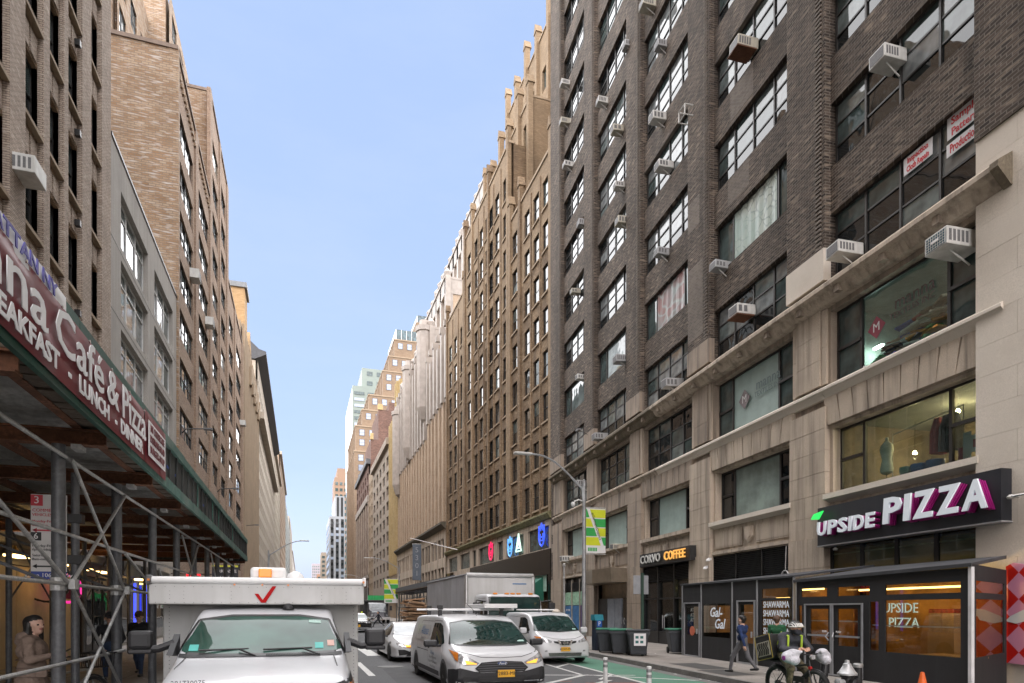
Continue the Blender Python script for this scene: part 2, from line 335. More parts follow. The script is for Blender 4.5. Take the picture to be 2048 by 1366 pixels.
lt = MB()
for i in range(90):
    side = random.random(); Y = random.uniform(9, 34)
    X = random.uniform(-8, -3.0) if side < .45 else KX(Y)-random.uniform(.03,.35) if side < .8 else KX(Y)+random.uniform(.4,2.6)
    z = SW+.012 if side < .45 or side >= .8 else .012; s = random.uniform(.02,.07); t = random.uniform(0,6.3); q = [(X+s*math.cos(t+k*1.57+random.uniform(-.3,.3)), Y+s*math.sin(t+k*1.57)*1.3, z+random.uniform(0,.015)) for k in range(4)]
    lt.poly(q, random.choice((0,0,1,2)))
tag(lt.build('litter', [M('litter paper', (.45,.44,.42), .8), M('litter brown', (.16,.1,.06), .8), M('litter dark', (.04,.04,.04), .8)]), 'small scraps of paper and dirt along kerb and sidewalk', 'litter', kind='stuff')
# ---------------------------------------------------------------- dark brick loft building on the right (shops below)
bk_dark = brick('dark brick', (.04,.031,.026), (.125,.094,.074), (.2,.175,.15), bw=.29, bh=.1, big=.32, hi=(.3,.24,.185), ms=.014, dark=(.028,.024,.022), streak=.55)
bk_pale = brick('pale patched brick', (.12,.1,.085), (.2,.165,.135), (.22,.2,.18), big=.2)
r1 = thing('loft_building', 'dark brick loft building with limestone base, pizza shop and coffee shop at street level', 'building', (RX(10), 10, 0), R(-95))
NB = 5; bays = [(-37.93+7.54*i, -32.40+7.54*i) for i in range(5)]
XL, XE = -40.84, -2.2
F0, FH, WH, NF = 13.42, 3.76, 2.2, 11
TOP = F0+FH*NF
# brick field: recessed spandrels, proud piers
mb = MB(); holes = [(a, b, F0+FH*k, F0+FH*k+WH) for a, b in bays for k in range(NF)]
for a, b in bays:
    wall_holes(mb, a, b, F0-.3, TOP, [h for h in holes if h[0] == a], 0, .28)
mb.build('spandrel_brickwork', bk_dark, r1)
piers = [(XL, bays[0][0])]+[(bays[i][1], bays[i+1][0]) for i in range(4)]
for i, (a, b) in enumerate(piers):
    z0 = F0-.1
    MB().box(a, b, -.26, .5, z0+1.1, TOP).build('pier', bk_dark, r1)
    mb = MB()                                        # stone block at the foot of the pier
    mb.box(a+.002, b-.002, -.30, .4, z0, z0+1.1); mb.build('pier_base', lime_clean if i == 4 else lime_dirty, r1)
    if i < 4: pass
    mb = MB(); z = z0+1.14
    while z < TOP: mb.box(b-.42, b-.14, -.31, -.2, z, z+.085); z += .155
    tag(mb.build('brick_toothing', bk_pale, r1), kind='stuff')
for (a, b, za, zb) in ((-17.3,-15.9,14.9,18.4), (-14.2,-12.6,19.75,20.85), (-14.0,-12.3,23.35,24.6), (-17.3,-16.2,20.2,21.6)):
    y = -.264 if a < -15.5 else -.004
    MB().box(a, b, y, y+.05, za, zb).build('brick_patch', bk_pale, r1)
MB().box(XE, 44, -.26, 1, 14.1, TOP+2).build('end_brickwork', bk_dark, r1)
MB().box(XL, 44, .6, 24, 0, TOP+1).build('core', bk_dark, r1)
MB().box(XL, XL+.5, -.2, .62, 0, TOP).build('party_edge', bk_dark, r1)
pict = {(3,1), (2,1), (1,1), (0,1)}
for bi, (a, b) in enumerate(bays):
    for k in range(NF):
        z = F0+FH*k; near = (k < 6 and bi >= 1) or k < 3
        lead = 0 if random.random() < .35 else 1
        row = random.choice(((.5,.5),(.3,.3)))
        wts = [1.5,2.5,3,2] if bi >= 3 else [.5,1,3,6]  # far bays get paler panes, bright sky reflection put into the colour
        def pm(i, j, wts=wts, k=k):
            if j == 0 and random.random() < .75: return gl[0]
            return random.choices(gl, wts)[0]
        if (bi, k) in pict:
            window(r1, a, b, z, z+WH, .18, (.23,.8), (), darkmetal, lambda i, j: gl[2] if i == 1 else gl[1], .07, .08)
            fo = r1.children[-1]
        else:
            rows = (1/3, 2/3) if (bi in (4,) or k >= 1) else (.34, .67)
            window(r1, a, b, z, z+WH, .18, (.25,.5,.75), rows, darkmetal, pm, .07, .075, split=near)
# ornate patterned curtain and red posters behind two of the picture windows
def curtain(x0, x1, z0, z1, m, y=.17):
    mb = MB(); n = 26
    for i in range(n):
        xa, xb = x0+(x1-x0)*i/n, x0+(x1-x0)*(i+1)/n
        mb.quad((xa,y-.02*math.sin(i*1.3),z0),(xb,y-.02*math.sin(i*1.3+1.3),z0),(xb,y-.02*math.sin(i*1.3+1.3),z1),(xa,y-.02*math.sin(i*1.3),z1))
    return mb.build('window_curtain', m, r1)
def patterned(name, a, b, c, sc):
    m, nt, bs, new, ln = nodes(name); v = objvec(new, ln, sc); wv = new('ShaderNodeTexVoronoi'); wv.inputs['Scale'].default_value = 2.4; wv.feature = 'DISTANCE_TO_EDGE'
    nn = new('ShaderNodeTexNoise'); nn.inputs['Scale'].default_value = 1.2; ln(v, nn.inputs['Vector']); va = new('ShaderNodeVectorMath'); ln(v, va.inputs[0]); ln(nn.outputs['Color'], va.inputs[1]); ln(va.outputs[0], wv.inputs['Vector'])
    r = new('ShaderNodeMapRange'); r.inputs['From Max'].default_value = .12; ln(wv.outputs['Distance'], r.inputs['Value'])
    o1 = mixc(new, ln, r.outputs['Result'], b, a); f = noise(new, ln, v, .7, 3); ln(mixc(new, ln, f, o1, c), bs.inputs['Base Color']); bs.inputs['Roughness'].default_value = .5; bs.inputs['Coat Weight'].default_value = .1; bs.inputs['Coat Roughness'].default_value = .03; return m
curtain(-14.0,-11.0,17.26,19.3, patterned('floral curtain', (.42,.46,.4), (.1,.12,.1), (.3,.4,.36), (1,1,1)), .2)
curtain(-21.6,-18.5,17.26,19.3, patterned('red poster sheet', (.3,.08,.07), (.4,.4,.38), (.2,.26,.26), (.35,1,.5)), .2)
# ---- limestone base
LB = MB()
base_holes3 = [(a, b, 9.75, 12.25) for a, b in bays]
base_holes2 = [(a+.1, b-.02, 6.02, 8.2) for a, b in bays]
mb = MB(); wall_holes(mb, XL, XE, 8.9, F0-.45, base_holes3, 0, .35); mb.build('third_floor_wall', lime_dirty, r1)
mb = MB(); wall_holes(mb, XL, XE, 4.42, 8.9, base_holes2, 0, .45); mb.build('second_floor_wall', limestone, r1)
# third floor: window set, stone pier blocks between
blk = [0]
def blocks(x0, x1, z0, z1, y0, y1, hs, m, joint=.012, half=False, cap=300):
    z = z0; r = 0
    while z < z1-.05:
        h = min(hs, z1-z); cuts = [x0, x1] if not half or r % 2 == 0 else [x0, (x0+x1)/2+random.uniform(-.15,.15), x1]
        for i in range(len(cuts)-1):
            if blk[0] < cap:
                MB().box(cuts[i]+joint/2, cuts[i+1]-joint/2, y0+random.uniform(-.004,.004), y1, z+joint/2, z+h-joint/2).build('stone_block', m, r1); blk[0] += 1
        z += h; r += 1
for i, (a, b) in enumerate(piers+[(bays[4][1], XE)]):
    if i < 5:
        c0, c1 = a+.12, b-.12
        blocks(c0+.25, c1-.25, 9.8, 12.45, -.16, .1, .9, lime_dirty if i < 4 else limestone, half=True)
        for q0, q1 in ((c0, c0+.24), (c1-.24, c1)): blocks(q0, q1, 9.8, 12.45, -.1, .1, 1.3, limestone)
        blocks(a+.05, b-.05, 4.5, 9.0, -.2, .1, .75, lime_dirty if i in (0,1,2) else limestone, half=True)
        blocks(a+.05, b-.05, SW, 4.5, -.24, .1, 1.1, lime_dirty if i < 3 else limestone, half=True)
# arched-joint lintel stones over the second-floor windows
for i, (a, b) in enumerate(bays):
    n = 9
    for k in range(n):
        xa, xb = a+(b-a)*k/n, a+(b-a)*(k+1)/n; t = (k+.5-n/2)*.05
        MB().prism([(xa+.01,8.33),(xb-.01,8.33),(xb-.01+t,9.28),(xa+.01+t,9.28)], -.14, .02, 'y').build('lintel_stone', limestone if i > 2 else lime_dirty, r1)
    # splayed soffit above the second-floor windows
    mb = MB(); mb.prism([(-.12,8.33),(.42,8.2),(.42,8.5),(-.12,8.5)], a-.02, b+.06, 'x'); mb.build('soffit', lime_dirty, r1)
    # stone sill under the second floor and its panel
    mb = MB(); mb.prism([(.3,6.05),(-.24,5.96),(-.24,5.78),(-.1,5.7),(.05,5.62),(.3,5.62)], a-.12, b+.12, 'x'); mb.build('window_sill', lime_clean if i > 2 else limestone, r1)
    MB().box(a-.1, b+.1, -.1, .05, 4.48, 4.62).build('panel_ledge', limestone, r1)
    cxm = (a+b)/2
    for q0, q1 in ((a+.1, cxm-.5), (cxm+.5, b-.1)):
        mb = MB(); mb.box(q0,q1,-.05,.03,4.74,5.5); mb.box(q0+.07,q1-.07,-.062,-.04,4.81,5.43); mb.build('stone_panel', limestone if i > 1 else lime_dirty, r1)
    mb = MB(); mb.prism([(cxm-.28,5.46),(cxm-.28,5.05),(cxm,4.78),(cxm+.28,5.05),(cxm+.28,5.46)], -.1, .02, 'y'); mb.prism([(cxm-.19,5.38),(cxm-.19,5.1),(cxm,4.9),(cxm+.19,5.1),(cxm+.19,5.38)], -.13, -.09, 'y'); mb.build('shield_ornament', limestone, r1)
# sill band and great cornice, cut in stones
def ledge(name, prof, m, xa, xb, step, end=None):
    n = max(1, int((xb-xa)/step))
    for i in range(n):
        a = xa+(xb-xa)*i/n; b = xa+(xb-xa)*(i+1)/n
        mb = MB(); mb.prism(prof, a+.006, b-.006, 'x'); mb.build(name, m[0] if i < n*.45 else m[1], r1)
ledge('sill_stone', [(.2,9.84),(.0,9.78),(-.3,9.6),(-.3,9.52),(-.24,9.48),(-.18,9.4),(-.12,9.28),(.2,9.28)], (limestone, lime_clean), XL+.6, XE+.75, 2.1)
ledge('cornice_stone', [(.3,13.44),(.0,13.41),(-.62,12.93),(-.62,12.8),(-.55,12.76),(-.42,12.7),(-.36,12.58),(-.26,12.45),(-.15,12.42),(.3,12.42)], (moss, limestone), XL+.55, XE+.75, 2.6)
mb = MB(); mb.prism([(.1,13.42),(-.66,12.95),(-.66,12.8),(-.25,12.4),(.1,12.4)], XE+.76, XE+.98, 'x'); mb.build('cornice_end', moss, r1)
for x in np.arange(XL+1.5, XE, 1.9): MB().box(x, x+.2, -.5, -.15, 12.5, 12.72).build('cornice_bracket', lime_dirty, r1)
# pale end pavilion with ashlar joints
MB().box(XE, 44, -.2, .7, 0, 14.1).build('end_pavilion', lime_clean, r1)
z = SW; r = 0
while z < 14.0:
    h = min(.78, 14.09-z)
    cuts = [XE, XE+1.1, XE+2.6, XE+4.1] if r % 2 else [XE, XE+1.75, XE+3.4, XE+4.1]
    for i in range(3): MB().box(cuts[i]+.003, cuts[i+1]-.003, -.212+random.uniform(-.002,.002), -.19, z+.003, z+h-.003).build('ashlar_block', lime_clean, r1)
    z += h; r += 1
# ---- windows of the base with rooms behind the clear ones
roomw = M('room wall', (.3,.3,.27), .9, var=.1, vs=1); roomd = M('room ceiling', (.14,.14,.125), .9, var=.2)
bulb = emis('lit bulb', (1,.72,.35), 22); tubel = emis('fluorescent tube', (.85,1,.9), 5)
def room(xa, xb, za, zb, d, wall, lights=()):
    mb = MB(); y = .5
    mb.quad((xa,d,za),(xb,d,za),(xb,d,zb),(xa,d,zb),0); mb.quad((xa,y,za),(xb,y,za),(xb,d,za),(xa,d,za),1); mb.quad((xa,y,zb),(xb,y,zb),(xb,d,zb),(xa,d,zb),1)
    mb.quad((xa,y,za),(xa,d,za),(xa,d,zb),(xa,y,zb),0); mb.quad((xb,y,za),(xb,d,za),(xb,d,zb),(xb,y,zb),0); return mb.build('room', [wall, roomd], r1)
bpy.data.objects.remove([o for o in r1.children if o.name.startswith('core')][0])
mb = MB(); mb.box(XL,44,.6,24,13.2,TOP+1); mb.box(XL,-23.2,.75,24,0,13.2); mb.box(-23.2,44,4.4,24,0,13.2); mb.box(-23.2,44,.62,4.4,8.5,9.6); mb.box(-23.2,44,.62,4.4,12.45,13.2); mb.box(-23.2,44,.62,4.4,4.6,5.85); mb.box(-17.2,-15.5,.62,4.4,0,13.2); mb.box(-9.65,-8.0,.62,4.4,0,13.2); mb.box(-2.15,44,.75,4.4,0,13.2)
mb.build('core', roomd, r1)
room(-15.36,-9.82,5.9,8.4,4.3, roomw); room(-7.8,-2.3,5.9,8.4,4.2, M('showroom wall', (.16,.125,.09), .9, var=.3)); room(-7.8,-2.3,9.65,12.4,3.2, M('store room wall', (.24,.26,.24), .9, var=.2)); room(-22.9,-17.35,5.9,8.4,2.4, M('green room wall', (.26,.32,.29), .9)); room(-15.36,-9.82,9.65,12.4,3, roomw); room(-22.9,-17.35,9.65,12.4,2.5, roomw)
blind2 = M('pale green room blind', (.2,.26,.24), .45, var=.35, vs=.9, coat=.15)
blind = M('teal roller blind', (.3,.4,.38), .5, var=.12, vs=1.5, coat=.15); tan_blind = M('tan blind', (.4,.36,.22), .5, coat=.8)
for bi, (a, b) in enumerate(bays):
    if bi >= 3:
        cl = shopglass
        window(r1, a, b, 9.75, 12.25, .25, (.2,.79), (), darkmetal, lambda i, j, bi=bi: (shopglass if i == 1 and bi == 4 else blind if i == 1 else gl[1]) , .08, .1)
        for q0, q1 in ((a+.08, a+.2*(b-a)), (a+.79*(b-a), b-.08)): MB().box(q0, q1, .2, .29, 10.85, 10.95).build('transom_bar', darkmetal, r1)
    else:
        window(r1, a, b, 9.75, 12.25, .25, (.25,.5,.75), (1/3,2/3), darkmetal, rgl([3,3,1,0]), .08, .07)
    window(r1, a+.1, b-.02, 6.02, 8.2, .3, (.2,.79), (), darkmetal, (lambda i, j: shopglass) if bi == 4 else (lambda i, j: blind2 if i == 1 else gl[0]) if bi == 3 else (lambda i, j: blind if i == 1 else gl[0]), .08, .1)
    for q0, q1 in ((a+.18, a+.2*(b-a)), (a+.79*(b-a), b-.1)): MB().box(q0, q1, .25, .34, 7.05, 7.15).build('transom_bar', darkmetal, r1)
mt = M('painted letters', (.07,.03,.03), .5, var=0); redp = M('maroon logo', (.25,.02,.05), .4, var=0); dgrey = M('grey letters', (.14,.2,.2), .5, var=0)
def diamond(x, z, s, y, m, m2):
    mb = MB(); mb.prism([(x-s,z),(x,z-s),(x+s,z),(x,z+s)], y, y+.01, 'y'); mb.build('logo_diamond', m, r1); text(r1, 'M', s*1.1, (x, y-.006, z), m2, 'logo_letter')
text(r1, 'manna', .62, (-11.65,.23,11.3), dgrey, 'window_lettering'); text(r1, 'TEXTILES INC', .3, (-11.65,.23,10.92), dgrey, 'window_lettering'); diamond(-13.3, 11.0, .42, .235, M('grey logo', (.2,.16,.17), .5), white)
text(r1, 'manna', .56, (-4.6,.27,11.4), mt, 'window_lettering'); text(r1, 'TEXTILES INC', .27, (-4.7,.27,11.05), mt, 'window_lettering'); diamond(-6.05, 11.0, .36, .275, redp, white)
# "Sample Pattern / Production / Inspection / Cloth Repain" signs
sw = M('white sign card', (.68,.68,.7), .6, var=.03); sr = M('red sign letters', (.55,.02,.03), .5, var=0)
for (x0, x1, z0, z1, lines) in ((-3.36,-2.3,15.02,15.62,('Sample','Pattern')), (-3.38,-2.34,14.55,14.9,('Production',)), (-4.84,-3.84,15.0,15.5,('Inspection','Cloth Repain'))):
    root = MB().box(x0, x1, .135, .15, z0, z1).build('window_sign', sw, r1); n = len(lines)
    for i, s in enumerate(lines):
        h = (z1-z0)/n; t = text(root, s, h*.95, ((x0+x1)/2, .13, z1-h*(i+.52)), sr, 'lettering', bold=.006)
        t.scale = (min(1.0, (x1-x0)*.93/(len(s)*h*.5)), 1, 1)
# fabric rolls and folded cloth piled in the third-floor window
fab = [M('cloth %d'%i, c, .9, var=.2, vs=6) for i, c in enumerate(((.6,.52,.45),(.08,.14,.45),(.1,.42,.18),(.65,.32,.08),(.4,.08,.09),(.7,.72,.72),(.09,.09,.1),(.4,.52,.6),(.5,.36,.28)))]
pile = thing('fabric_pile', 'heap of folded colourful fabric behind the upper shop window', 'fabric', r1.matrix_basis @ Vector((-4.6,.62,9.72)), R(-95))
for i in range(90):
    x = random.uniform(-1.75,1.0); hgt = .3+1.15*max(0,1-abs(x-.55)/2.5); zz = random.uniform(0, hgt); w_ = random.uniform(.3,.55)
    mb = MB(); mb.box(-w_*.8, w_*.8, -.2, .2, 0, .075); o = mb.build('folded_cloth', fab[i % 9], pile, loc=(x, random.uniform(-.08,.3), zz), bevel=.025); o.rotation_euler = (R(random.uniform(-14,14)), R(random.uniform(-13,9)), R(random.uniform(-30,30)))
# showroom things on the second floor: dress form, rail with clothes, planter, lamps
def rp(x, y, z): return r1.matrix_basis @ Vector((x, y, z))
df = thing('dress_form', 'white tailor dress form standing in the second-floor showroom window', 'dress form', rp(-6.0,.62,5.95), R(-95))
prof = [(.02,.35),(.1,.36),(.2,.42),(.22,.52),(.19,.66),(.155,.8),(.18,.95),(.225,1.12),(.2,1.28),(.13,1.36),(.06,1.42),(.055,1.52),(.03,1.54)]
o = MB().lathe(prof, (0,0,0), 18).build('torso', M('cream cloth', (.6,.6,.52), .8), df, True); o.scale = (1, .75, 1)
MB().tube((0,0,.03),(0,0,.36),.02).build('stand', blackmetal, df); MB().lathe([(.2,0),(.2,.02),(.04,.05)], (0,0,0)).build('foot', blackmetal, df)
rail = thing('clothes_rail', 'clothes rail hung with dark and red garments behind showroom glass', 'clothes rail', rp(-4.3,.75,6.0), R(-95))
mb = MB(); mb.tube((-1.6,0,1.55),(.9,0,1.75),.015); mb.tube((-1.6,0,0),(-1.6,0,1.55),.015); mb.tube((.9,0,0),(.9,0,1.75),.015); mb.build('rail', greymetal, rail)
for i, (x, m) in enumerate(((.0,fab[4]),(.12,fab[4]),(.3,fab[6]),(.42,fab[6]),(.54,fab[6]),(.66,fab[6]))):
    mb = MB(); mb.prism([(-.2,1.2),(-.05,1.62),(.05,1.62),(.2,1.2),(.22,.55),(-.22,.55)], x-.04, x+.04, 'x'); mb.build('garment', m, rail, bevel=.02)
for i, (x, y, s) in enumerate(((-5.2,.6,.2),(-4.75,.62,.24),(-4.2,.62,.24))):
    pt = thing('planter_pot', ('small green patterned pot on the showroom sill', 'blue and white pot in the middle of the showroom sill', 'wide blue pot beside the chair on the showroom sill')[i], 'pot', rp(x,y,6.06), 0, 'pots on the showroom sill')
    MB().lathe([(.02,0),(s*.7,.01),(s,.16),(s,.3),(s*.85,.31),(s*.8,.2)], (0,0,0), 16).build('bowl', (M('green glaze', (.2,.32,.27), .3), M('blue glaze', (.08,.15,.35), .25), bpy.data.materials.get('blue glaze') or white)[i], pt, True)
SPOT = ['warm spot lamp high in the middle of the showroom window', 'warm spot lamp right behind the middle one in the showroom', 'warm spot lamp at the showroom right pane, left of a pair', 'warm spot lamp at the showroom right pane, right of a pair', 'low hanging warm lamp behind the dress form', 'low hanging warm lamp above the showroom pots', 'warm lamp seen through the showroom left pane']
for i, (x, y, z) in enumerate(((-4.9,2.2,8.1),(-4.55,2.9,8.0),(-3.0,2.0,8.15),(-2.75,2.4,8.1),(-5.3,3.4,7.2),(-4.6,3.3,7.0),(-6.9,2.6,7.3))):
    lp = thing('ceiling_lamp', 'warm lit spot lamp hanging in the second-floor showroom', 'lamp', rp(x,y,z), 0, 'showroom spot lamps'); lp['label'] = SPOT[i]; pd = bpy.data.lights.new('spot_light', 'POINT'); pd.energy = 3.5; pd.color = (1,.75,.45); pd.shadow_soft_size = .08; link('light_source', pd, lp, (0,0,-.15))
    MB().lathe([(.03,.08),(.07,.0),(.05,-.02),(.01,-.03)], (0,0,0), 10).build('bulb', bulb, lp, True); MB().tube((0,0,.06),(0,0,8.38-z),.008,6).build('stem', blackmetal, lp)
bd = thing('pattern_board', 'paper patterns and sketches pinned behind the right pane of showroom window', 'pin board', rp(-2.9,.55,5.95), R(-95))
for i in range(7): MB().box(-.5+.16*i, -.25+.16*i, -.01*i, -.01*i+.005, .1+.12*(i*5 % 4), .55+.13*(i*3 % 4)).build('paper_sheet', sw if i % 3 else fab[4], bd)
for (x, z, ln_) in ((-2.75,11.35,.8),(-7.4,11.0,.4)):
    tl = thing('tube_light', 'green white tube light glowing inside third-floor store room', 'light', rp(x,1.6,z), R(-95), 'store room tube lights'); tl['label'] = 'greenish tube light glowing behind the %s pane of the textile window' % ('right' if x > -4 else 'left'); pd = bpy.data.lights.new('tube_glow', 'POINT'); pd.energy = 6; pd.color = (.85,1,.92); pd.shadow_soft_size = .2; link('light_source', pd, tl, (0,0,-.2))
    MB().box(-ln_/2, ln_/2, -.04, .04, 0, .05).build('tube', tubel, tl); MB().box(-ln_/2, ln_/2, -.07, .07, .055, .09).build('housing', white, tl)
# ---- air conditioners
ac2 = M('yellowed casing', (.45,.43,.36), .55, var=.15, vs=4, streak=.5, scol=(.2,.13,.07)); ac3 = M('grey casing', (.34,.35,.36), .5, var=.12, vs=4, streak=.4, scol=(.15,.13,.11))
def ac_unit(i, x, z, big=1.0, tray=False, grille=False):
    pl = rp(x, 0, z)
    t = thing('air_conditioner', AC_LABELS[i], 'air conditioner', pl, R(-95), 'window air conditioners on the dark brick building')
    big *= random.uniform(.88,1.12); t.rotation_euler = (R(random.uniform(-3,3)),R(random.uniform(-2.5,2.5)),R(-95+random.uniform(-3,3))); acw = random.choice((acwhite, acwhite, ac2, ac3))
    w_, d, h = .62*big, .75*big*random.uniform(.8,1.1), .42*big
    MB().box(-w_/2, w_/2, -d, .2, -h/2, h/2).build('casing', acw, t, bevel=.02)
    gp = MB()
    gp.box(-w_/2+.05, w_/2-.05, -d-.008, -d+.01, -h/2+.05, h/2-.05); gp.build('coil', M('blue coil', (.04,.12,.16), .5) if grille else acgrey, t)
    gb = MB()
    nb_ = random.choice((2,3,5)); st_ = d*.75/nb_
    for k in range(nb_): gb.box(w_/2-.002, w_/2+.006, -d+.06+k*st_, -d+.06+k*st_+st_*.62, -h/2+.09, h/2-.08)
    gb.build('side_grille', acgrey, t)
    if grille:
        gg = MB()
        for k in range(9): xx = -w_/2+.06+k*(w_-.12)/8; gg.box(xx-.006, xx+.006, -d-.02, -d-.009, -h/2+.05, h/2-.05)
        for k in range(6): zz = -h/2+.06+k*(h-.12)/5; gg.box(-w_/2+.05, w_/2-.05, -d-.03, -d-.021, zz-.005, zz+.005)
        gg.build('front_grille', acwhite, t); MB().box(-.12,.12,-d-.036,-d-.031,-.03,.03).build('name_plate', white, t)
    if tray:
        tb = MB(); tb.box(-w_/2-.04, w_/2+.04, -d-.04, .1, -h/2-.06, -h/2-.005); tb.build('tray', rust, t)
    else:
        tb = MB(); tb.tube((.1,-d*.6,-h/2),(.1,.1,-h/2-.32),.025,6); tb.build('bracket', acwhite, t)
acs = [(-21.64,35.32),(-20.28,31.99),(-12.56,25.33),(-20.4,28.19),(-19.93,25.32),(-24.63,35.66),(-28.69,35.42),(-26.11,31.71),(-36.68,42.94),(-36.94,40.17),(-36.05,36.17),(-25.87,28.09),(-32.7,29.75),(-25.3,25.55),(-20.05,20.83),(-14.43,17.2),(-12.75,14.45),(-34.59,25.78),(-25.4,17.23),(-33.0,18.78),(-18.86,13.53),(-29.24,13.51),(-6.79,13.74),(-5.08,18.64),(-2.75,11.75),(-32.9,11.11),(-36.3,5.95),(-26.6,5.95)]
bayn = ('farthest', 'second farthest', 'middle', 'second nearest', 'nearest'); ordn = ('first','second','third','fourth','fifth','sixth','seventh','eighth','ninth')
AC_LABELS = []; seen = {}
for x, z in acs:
    bi = min(range(5), key=lambda i: abs((bays[i][0]+bays[i][1])/2-x)); fl = max(0, math.floor((z-F0+.6)/FH)); key = (bi, fl); n_ = seen.get(key, 0); seen[key] = n_+1
    AC_LABELS.append('white air conditioner in the %s bay, %s row above the cornice%s' % (bayn[bi], ordn[fl], ('', ', lower one')[n_]))
AC_LABELS[16] = 'white air conditioner on a rusty tray just above the stone cornice'; AC_LABELS[2] = 'air conditioner with rusty underside tray high in the second nearest window bay'
AC_LABELS[24] = 'air conditioner with blue grille front beside the textile shop window'; AC_LABELS[23] = 'highest air conditioner of the nearest window bay'; AC_LABELS[22] = 'large dented air conditioner resting above the cornice in nearest bay'
AC_LABELS[25] = 'small air conditioner behind the curved lamp arm below the cornice'; AC_LABELS[26] = 'air conditioner at second-floor level beside the farthest storefront'; AC_LABELS[27] = 'air conditioner half hidden behind the green and yellow street banner'
AC_LABELS[8] = 'topmost air conditioner in the farthest bay of dark brick building'; AC_LABELS[9] = 'second air conditioner from the top in the farthest bay of dark brick building'
for i, (x, z) in enumerate(acs): ac_unit(i, x, z, 1.05 if x > -13 else .92, i in (2, 16), i == 24)
mb = MB()
for (p, q) in (((-.3,-.7,-.3),(.3,-.7,-.3)),((-.3,-.7,.2),(.3,-.7,.2)),((-.3,-.7,-.3),(-.3,-.7,.2)),((.3,-.7,-.3),(.3,-.7,.2)),((-.3,0,-.3),(-.3,-.7,-.3)),((.3,0,-.3),(.3,-.7,-.3)),((-.3,0,.2),(-.3,-.7,.2)),((.3,0,.2),(.3,-.7,.2))): mb.tube(p, q, .03, 6)
o = mb.build('empty_bracket', acwhite); o.location = rp(-17.09,0,25.98); o.rotation_euler = (0,0,R(-95)); tag(o, 'empty white air conditioner cage jutting from the dark brick wall', 'bracket')
fl_ = thing('flood_light', 'small floodlight on an arm fixed to the dark brick wall', 'light', rp(-31.6,-.26,14.3), R(-95))
mb = MB(); mb.path([(0,0,0),(0,-.3,.12),(-.1,-.6,.3)], .02); mb.build('arm', blackmetal, fl_); MB().box(-.5,.0,-.75,-.5,.28,.42).build('lamp_head', acgrey, fl_)
# ---------------------------------------------------------------- buildings on the left side
bk_tan1 = brick('brown face brick', (.38,.3,.245), (.5,.41,.335), (.18,.14,.115), big=.18, hi=(.56,.47,.4), ms=.012)
bk_l1side = brick('warm brick', (.27,.18,.115), (.38,.265,.17), (.15,.11,.08), big=.25)
concrete = M('grey render', (.37,.345,.315), .85, var=.16, vs=.5, fine=.18, bs=18, bump=.12, streak=.45, scol=(.17,.158,.145))
bk_l3 = brick('mixed tan brick', (.29,.175,.1), (.4,.3,.21), (.22,.18,.145), bw=.45, bh=.16, big=.22, hi=(.5,.45,.41), ms=.02)
bk_l3f = brick('tan face brick', (.28,.19,.135), (.4,.29,.21), (.2,.15,.12), bw=.3, bh=.11, big=.2, hi=(.38,.3,.24), ms=.016)
sandst = M('tan stone', (.33,.25,.17), .85, var=.14, vs=.8, fine=.15, bs=20, streak=.4, scol=(.14,.1,.07))
# L1: the near brick building, deep piers and dark sash windows
l1 = left_building('brick_office_building', 'brown brick building with tall piers rising behind the red cafe banner', 0)
cols = []
pat = [(1.19,'P'),(1.6,'W'),(.57,'p'),(1.51,'W'),(.44,'p'),(1.7,'V'),(1.21,'P'),(1.54,'W'),(1.47,'E')]
y = 23.94; segs = []
for w_, k in pat: segs.append((y, y+w_, k)); y += w_
y = 23.94
for rep in range(5):
    for w_, k in reversed(pat[:-1]): segs.insert(0, (y-w_, y, k)); y -= w_
L1T = 62; rows1 = [7.51+3.67*k for k in range(14)]
holes = [(a, b, z, z+2.42) for a, b, k in segs if k in 'WV' for z in rows1]
x0 = segs[0][0]
mb = MB(); wall_holes(mb, x0, 35.17, 0, 6.6, [], .26); mb.build('street_wall', concrete, l1)
mb = MB()
for a, b, k in segs:
    if k in 'WV': wall_holes(mb, a, b, 6.6, L1T, [h for h in holes if h[0] == a], .2, .25)
mb.build('spandrel_brickwork', bk_l1side, l1)
for a, b, k in segs:
    if k in 'WV':
        if a < 14: continue
        for z in rows1[1:]:
            if z > 34: continue
            window(l1, a+.02, b-.02, z, z+2.42, .36, (.5,) if b-a > 1.55 else (), (.52,), darkmetal, lambda i, j: gld if j == 0 else random.choice((gl[0], gl[1])), .06, .05)
            MB().box(a-.0, b, .0, .3, z-.14, z-.01).build('window_sill', sandst, l1)
            for q in (.1, .54): MB().box(a+(b-a)*q, a+(b-a)*(q+.36), .15, .21, z-1.15, z-.35).build('spandrel_panel', bk_tan1, l1)
            if k == 'V': MB().box(b-.5, b-.3, -.05, .2, z-.9, z-.66).build('vent_box', blackmetal, l1)
    else:
        MB().box(a, b, 0, .5, 6.6, L1T).build('pier', bk_tan1, l1)
        if a > 14: mb = MB(); mb.prism([(0,11.2),(-.12,11.2),(-.12,10.1),(-.06,9.9),(0,9.75)], a+.02, b-.02, 'x'); mb.build('pier_corbel', sandst, l1)
MB().box(x0, 35.17, .5, 22, 0, L1T).build('core', bk_tan1, l1)
ac1 = thing('air_conditioner', 'white air conditioner jutting from brown brick building at the picture edge', 'air conditioner', (-8.6, 24.6, 16.05), LEFT)
MB().box(-.5,.5,-.6,.2,-.25,.3).build('casing', acwhite, ac1, bevel=.02); mb = MB()
for k in range(4): mb.box(-.506,-.497,-.5+.14*k,-.42+.14*k,-.15,.2)
mb.build('side_grille', acgrey, ac1)
